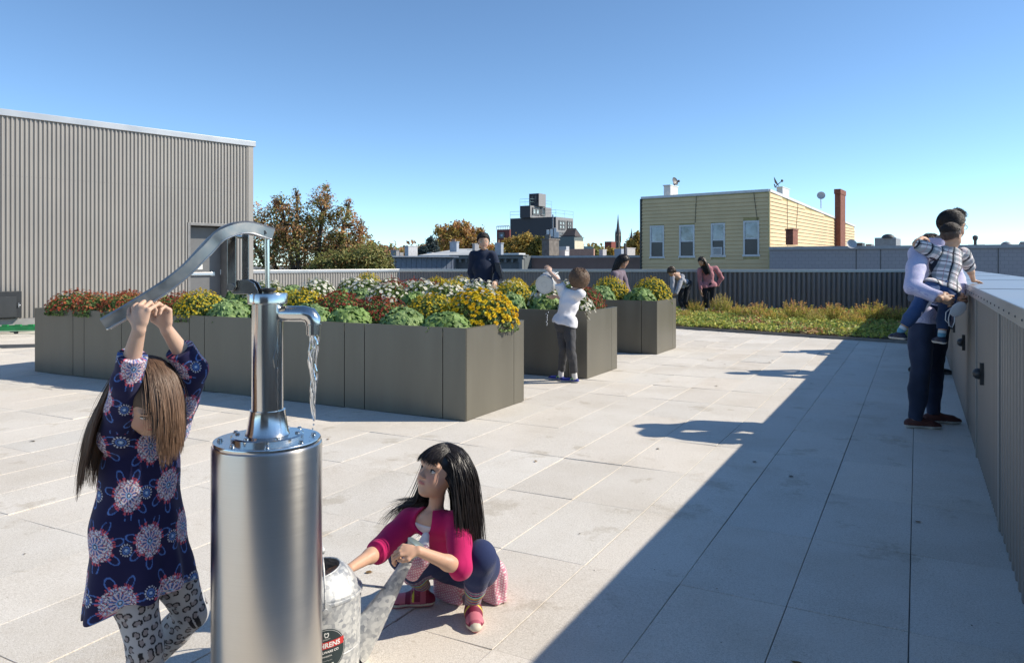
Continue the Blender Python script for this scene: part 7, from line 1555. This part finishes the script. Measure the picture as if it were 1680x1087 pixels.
# ---- boy tipping a can over the middle planter ---------------------------------------------------------
def boy():
    J = dict(f=(-.35, .93, 0), nk=at(940, 477, 8.32), sL=at(924, 480, 8.36), sR=at(952, 482, 8.26), eL=at(917, 462, 8.34), eR=at(928, 494, 8.40), wL=at(903, 447, 8.42), wR=at(913, 486, 8.44),
             hL=at(919, 526, 8.34), hR=at(934, 528, 8.26), kL=at(925, 570, 8.30), kR=at(936, 572, 8.20), aL=at(920, 609, 8.40), aR=at(940, 615, 8.26))
    J['tL'] = tuple(P(921, 620, 8.52).xy + Vector((-.06, 0))) + (0.,); J['tR'] = tuple(P(938, 622, 8.26).xy + Vector((-.12, .10))) + (0.,); J['tL'] = (J['aL'][0] - .13, J['aL'][1] + .10, 0.); J['tR'] = (J['aR'][0] - .13, J['aR'][1] + .08, 0.); J['aR'] = (J['aR'][0] + .02, J['aR'][1], .075); J['aL'] = (J['aL'][0], J['aL'][1], .075)
    hands = {'L': dict(d=(-.5, .2, .85), n=(.2, -.9, .3), side=(1, 0, 0), L=.13, curl=(.6, .6, .6, .7), thumb=.4), 'R': dict(d=(-.9, .3, -.3), n=(.1, -.6, -.8), side=(0, 0, 1), L=.13, curl=(.4, .4, .5, .5), thumb=.3)}
    def hr(e, p, R):
        shortcap(e, p, R, .22, .006, (.055, .030, .018), (.20, .12, .07), 7, front=.30, low=.25, slope=.3, thick=.022, wig=.14, n=3600, length=.10, lift=.30, style=(-.1, -.1, -1), rad=.0022, steps=9, hug=1.12)
    e, R, p = basic("small boy in a white t-shirt tipping a watering can over the middle planter", J, .22, .64, .0058, (.45, .80, -.40), (.1, .1, 1), at(947, 476, 8.27), hands, dict(c=(.56, .37, .28)), (.72, .72, .75), (.060, .062, .068),
        ((.03, .045, .26), (.62, .64, .62)), child=True, sleeve=.80, topex=.024, pantex=.015, hair=hr, fold=.007, topend=1.12, pantup=1.88, name_top="t_shirt", eyes_=False)
    for s_ in 'RL':
        a, k_, t = U(J['a' + s_]), U(J['k' + s_]), U(J['t' + s_]); S = SDF(a - .08, a + .12, .004); S.cone(a - U([0, 0, .03]), a + (k_ - a) * .22, .031, .030, .004, fb=True); S.build("sock", cloth, e, flatcol((.65, .65, .65)))
        d = t - a; d[2] = 0; d /= np.linalg.norm(d); sd_ = U([-d[1], d[0], 0]); m = MB()
        for q_ in (-1, 1):
            c = a + d * .02 + sd_ * .030 * q_; c[2] = .045; m.tube([tuple(c - d * .02 + U([0, 0, -.014])), tuple(c + U([0, 0, .012])), tuple(c + d * .02 - U([0, 0, .014]))], .0045, 6)
        m.build("stripe", M("lime_trim", (.35, .62, .12), .5, var=0), e)
    base = P(893, 467, 8.42); zw = M('zinc_plain', (.62, .63, .62), .5, .3, var=.06); ax = Vector((.32, .78, .16)).normalized(); xa = (Vector((-.55, .3, -.6)) - ax * Vector((-.55, .3, -.6)).dot(ax)).normalized(); ya = ax.cross(xa); Rm = Matrix((xa, ya, ax)).transposed()
    ce2, T2, B2_, r_, h_2 = wcan("galvanised watering can tipped over the flowers in the boy's raised hands", tuple(base), Rm, .88)
    m = MB()
    for rr in (.035, .038, .075, .078): pass
    m.tube([(.036 * math.cos(t), .036 * math.sin(t), -.0005) for t in np.linspace(0, 2 * math.pi, 25)], .0022, 5); m.tube([(.105 * math.cos(t), .105 * math.sin(t), -.0005) for t in np.linspace(0, 2 * math.pi, 33)], .003, 5); B2_(m, "base_ring", GAL, smooth=True); B2_(MB().lathe((0, 0, -.0015), [(.001, 0), (.118, 0), (.118, .001)], 40), "base_plate", zw)
    dr_ = MB(); rng = np.random.default_rng(3)
    for i in range(9): dr_.ball(tuple(P(898 + rng.normal(0, .8), 512 + i * 2.6, 8.45)), (.004, .004, .009), 6, 5)
    tag(dr_.build("water_drops", MATS.get("wd") or M("water_white", (.8, .85, .9), .05, var=0, spec=1), None, smooth=True), "few falling water drops below the boy's tipped watering can", "water")
boy()

# ---- the grown-ups further back ------------------------------------------------------------------------
def navyman():
    Z = 11.2; J = dict(f=(.12, -.99, 0), nk=at(793, 411, Z), sR=at(777, 419, Z), sL=at(808, 419, Z), eR=at(774, 447, Z + .05), eL=at(817, 444, Z + .03), wR=at(779, 470, Z), wL=at(814, 462, Z - .16),
             hR=at(786, 478, Z), hL=at(801, 478, Z), kR=at(785, 527, Z - .03), kL=at(802, 527, Z - .03), aR=at(785, 568, Z), aL=at(803, 568, Z))
    for s_ in 'RL': J['t' + s_] = (J['a' + s_][0], J['a' + s_][1] - .17, 0.); J['a' + s_] = (J['a' + s_][0], J['a' + s_][1], .08)
    hands = {'R': dict(d=(0, -.1, -1), n=(-1, 0, 0), side=(0, -1, 0), L=.18, curl=(.3, .3, .3, .3)), 'L': dict(d=(-.2, -.5, -.6), n=(.8, -.5, 0), side=(0, -.5, 1), L=.18, curl=(.6, .6, .6, .6))}
    def hr(e, p, R): shortcap(e, p, R, .235, .006, (.012, .010, .010), (.02, .016, .015), 11, front=.17, low=.54, thick=.012, n=1500, length=.04, lift=.5, style=(-.2, -.8, .2), fr=.03, rad=.002)
    e, R, p = basic("man in a navy sweater holding a tablet, standing between the middle and rear planters", J, .235, .98, .0075, (.15, -.98, -.05), (0, 0, 1), at(793, 409, Z - .03), hands, dict(c=(.58, .37, .26)), (.014, .022, .048), (.46, .48, .54), ((.1, .1, .1), (.4, .4, .4)), topex=.018, pantex=.014, sleeve=1.95, hair=hr, fold=.008, topend=1.0)
    c = P(818, 444, Z - .12); t = empty("tablet", c, "dark tablet held upright under the arm of the man in navy", "tablet"); a = Matrix.Rotation(-.25, 3, 'Y') @ Vector((0, 0, 1)); b = Vector((.45, -.9, 0)).normalized(); a = (a - b * a.dot(b)).normalized(); n_ = a.cross(b)
    MB().obox(c, b, n_, a, .085, .006, .12).build("case", black, t, bevel=.003); MB().obox(c - n_ * .0065, b, n_, a, .078, .001, .112).build("screen", M("screen_glass", (.10, .11, .13), .1, var=0), t)
    lg = MB(); cc = P(803.5, 425.5, Z - .135); lg.obox(cc, (1, 0, 0), (0, 1, 0), (0, 0, 1), .012, .002, .006); lg.build("chest_emblem", M("emblem_grey", (.3, .33, .4), .7), e)
navyman()
def longhair(seed, c0col, c1col, n, L, ends, r, extra=(0, 0, 0), back=True):
    def f(e, p, R):
        H_ = np.linalg.norm(U(p(0, 0, 1)) - U(p(0, 0, 0))); shortcap(e, p, R, H_, .006, c0col, c1col, seed, front=.26, low=.40, slope=.5, thick=.012, n=500, length=.03, rad=.0016)
        rng = np.random.default_rng(seed); c0 = U(p(-.06, 0, .62)); r0 = U([.415, .345, .38]) * H_ * 1.07; u = rng.normal(size=(n * 3, 3)); u /= np.linalg.norm(u, axis=1)[:, None]; u = u[(u[:, 0] < .3) & (u[:, 2] > -.5)][:n]
        root = c0 + (u * r0) @ R.T; nrm = (u / r0) @ R.T; nrm /= np.linalg.norm(nrm, axis=1)[:, None]; P_ = fall(root, nrm * .3 - R[:, 0] * .3, 16, L / 16, tuple(U([0, 0, -1]) + U(extra)), [(c0, r0 * 1.02, R)], rng, .04); cen = P_.mean(0, keepdims=True)
        w = np.linspace(0, .62, 17)[None, :, None]; P_ = P_ * (1 - w) + (cen + (P_ - cen) * .25) * w; strands("hair_strands", e, smoothpaths(P_), r, hairmat("black_hair", 0, 0, .36), c0col, c1col, rng)
    return f
BK, BK2 = (.014, .010, .009), (.03, .02, .016)
def women():
    Z = 12.6; J = dict(f=(.9, -.25, 0), nk=at(1014, 441, Z), sR=at(1008, 450, Z - .16), sL=at(1021, 449, Z + .14), eR=at(1012, 474, Z - .2), eL=at(1027, 470, Z + .1), wR=at(1016, 494, Z - .25), wL=at(1034, 486, Z - .1),
             hR=at(1007, 496, Z - .08), hL=at(1013, 496, Z + .08), kR=at(1010, 532, Z - .08), kL=at(1014, 532, Z + .08), aR=at(1006, 556, Z - .08), aL=at(1011, 556, Z + .08))
    for s_ in 'RL': J['t' + s_] = (J['a' + s_][0] + .17, J['a' + s_][1] - .04, 0.); J['a' + s_] = (J['a' + s_][0], J['a' + s_][1], .08)
    hs = lambda: {'R': dict(d=(.3, -.2, -.9), n=(-.3, -.9, .1), side=(1, 0, 0), L=.16), 'L': dict(d=(.3, -.2, -.9), n=(-.3, .9, .1), side=(1, 0, 0), L=.16)}
    basic("woman in a mauve grey cardigan bending her head over the rear planter", J, .215, .86, .0075, (.86, -.25, -.45), (.3, 0, 1), at(1018, 438, Z), hs(), dict(c=(.42, .25, .17)), (.17, .13, .16), (.02, .03, .06), ((.1, .1, .1), (.3, .3, .3)), topex=.016, hair=longhair(21, BK, BK2, 1200, .34, None, .0024, (-.35, 0, 0)), fold=.007, topend=1.10, sleeve=1.9, name_top="cardigan")
    Z = 19.2; zf = .09; J = dict(f=(-.75, -.35, -.55), nk=at(1113, 449, Z - .15), sR=at(1103, 455, Z - .25), sL=at(1119, 454, Z - .2), eR=at(1103, 470, Z - .3), eL=at(1113, 472, Z - .35), wR=at(1105, 484, Z - .35), wL=at(1108, 483, Z - .4),
             hR=at(1118, 474, Z), hL=at(1130, 475, Z + .05), kR=at(1116, 492, Z), kL=at(1124, 493, Z), aR=at(1119, 508, Z), aL=at(1127, 508, Z + .05))
    for s_ in 'RL': J['a' + s_] = (J['a' + s_][0], J['a' + s_][1], zf + .08); J['t' + s_] = (J['a' + s_][0] - .15, J['a' + s_][1] - .08, zf)
    J['hR'] = (J['hR'][0], J['hR'][1], .80); J['hL'] = (J['hL'][0], J['hL'][1], .80)
    basic("woman in a light grey sweater bent far over beside the rear planter", J, .215, .86, .0095, (-.45, -.55, -.70), (-.5, -.4, .75), at(1104, 451, Z - .25), {}, dict(c=(.46, .28, .19)), (.33, .34, .38), (.02, .022, .03), ((.1, .1, .1), (.3, .3, .3)), topex=.018, hair=longhair(22, (.045, .026, .018), (.09, .055, .035), 700, .14, None, .003, (.3, 0, .4)), fold=.008, topend=1.0, sleeve=1.92)
    Z = 19.3; J = dict(f=(-.35, -.9, 0), nk=at(1161, 435, Z), sR=at(1148, 443, Z - .05), sL=at(1174, 440, Z), eR=at(1148, 461, Z - .02), eL=at(1184, 456, Z + .05), wR=at(1150, 477, Z - .1), wL=at(1175, 470, Z + .08),
             hR=at(1157, 468, Z), hL=at(1170, 468, Z), kR=at(1158, 489, Z - .05), kL=at(1169, 489, Z - .05), aR=at(1158, 506, Z), aL=at(1170, 506, Z))
    for s_ in 'RL': J['a' + s_] = (J['a' + s_][0], J['a' + s_][1], zf + .08); J['t' + s_] = (J['a' + s_][0] - .05, J['a' + s_][1] - .16, zf)
    basic("woman in a dusty pink sweater and black trousers standing in the green roof bed", J, .215, .86, .0095, (-.55, -.70, -.42), (0, 0, 1), at(1152, 435, Z - .12), {'R': dict(d=(0, 0, -1), n=(-1, 0, 0), side=(0, -1, 0), L=.16)}, dict(c=(.46, .28, .19)), (.40, .17, .19), (.016, .017, .022), ((.35, .33, .33), (.4, .4, .4)), topex=.020, hair=longhair(23, BK, BK2, 900, .42, None, .0032, (.35, -.2, 0)), fold=.008, topend=1.10, sleeve=1.9)
    # two more grown-ups leaning on the right parapet beyond the father: little shows, but their shadows do
    for lab, Z, px, hx, col_, pc_, am in (("person in dark trousers mostly hidden right behind the father at the parapet", 8.96, 1512, 1528, (.06, .07, .10), (.014, .015, .02), 0), ("person with brown hair leaning over the parapet, hidden beyond the father", 11.1, 1512, 1556, (.20, .16, .14), (.04, .05, .09), 1)):
        x0 = P(px, 0, Z).x; xh = P(hx, 0, Z).x; fz = 1.62 if am == 0 else 1.64
        J = dict(f=(1, 0, 0), nk=(xh - .06, Z, fz - .25), sR=(xh - .10, Z - .18, fz - .31), sL=(xh - .10, Z + .18, fz - .31), eR=(xh - .02 - .3 * am, Z - .36, fz - .52), eL=(xh + .1, Z + .24, fz - .50), wR=(xh + .18 - .34 * am, Z - .22, 1.19 - .2 * am), wL=(xh + .30, Z + .20, 1.20),
                 hR=(x0, Z - .09, .88), hL=(x0, Z + .09, .88), kR=(x0 + .03, Z - .09, .48), kL=(x0 + .02, Z + .09, .48), aR=(x0 + .14 * (1 - am), Z - .09, .08), aL=(x0 - .04, Z + .09, .08), tR=(x0 + .17 + .14 * (1 - am), Z - .10, 0), tL=(x0 + .13, Z + .10, 0))
        basic(lab, J, .22, .92, .011, (1, .2, -.1), (0, 0, 1), (xh - .01, Z, fz - .215), {}, dict(c=(.42, .26, .18)), col_, pc_, ((.02, .02, .02), (.1, .1, .1)), topex=.02, hair=lambda e, p, R: shortcap(e, p, R, .22, .009, (.05, .03, .02), (.09, .055, .035), 31, n=400, rad=.003), fold=.008, eyes_=False, topend=1.1)
women()
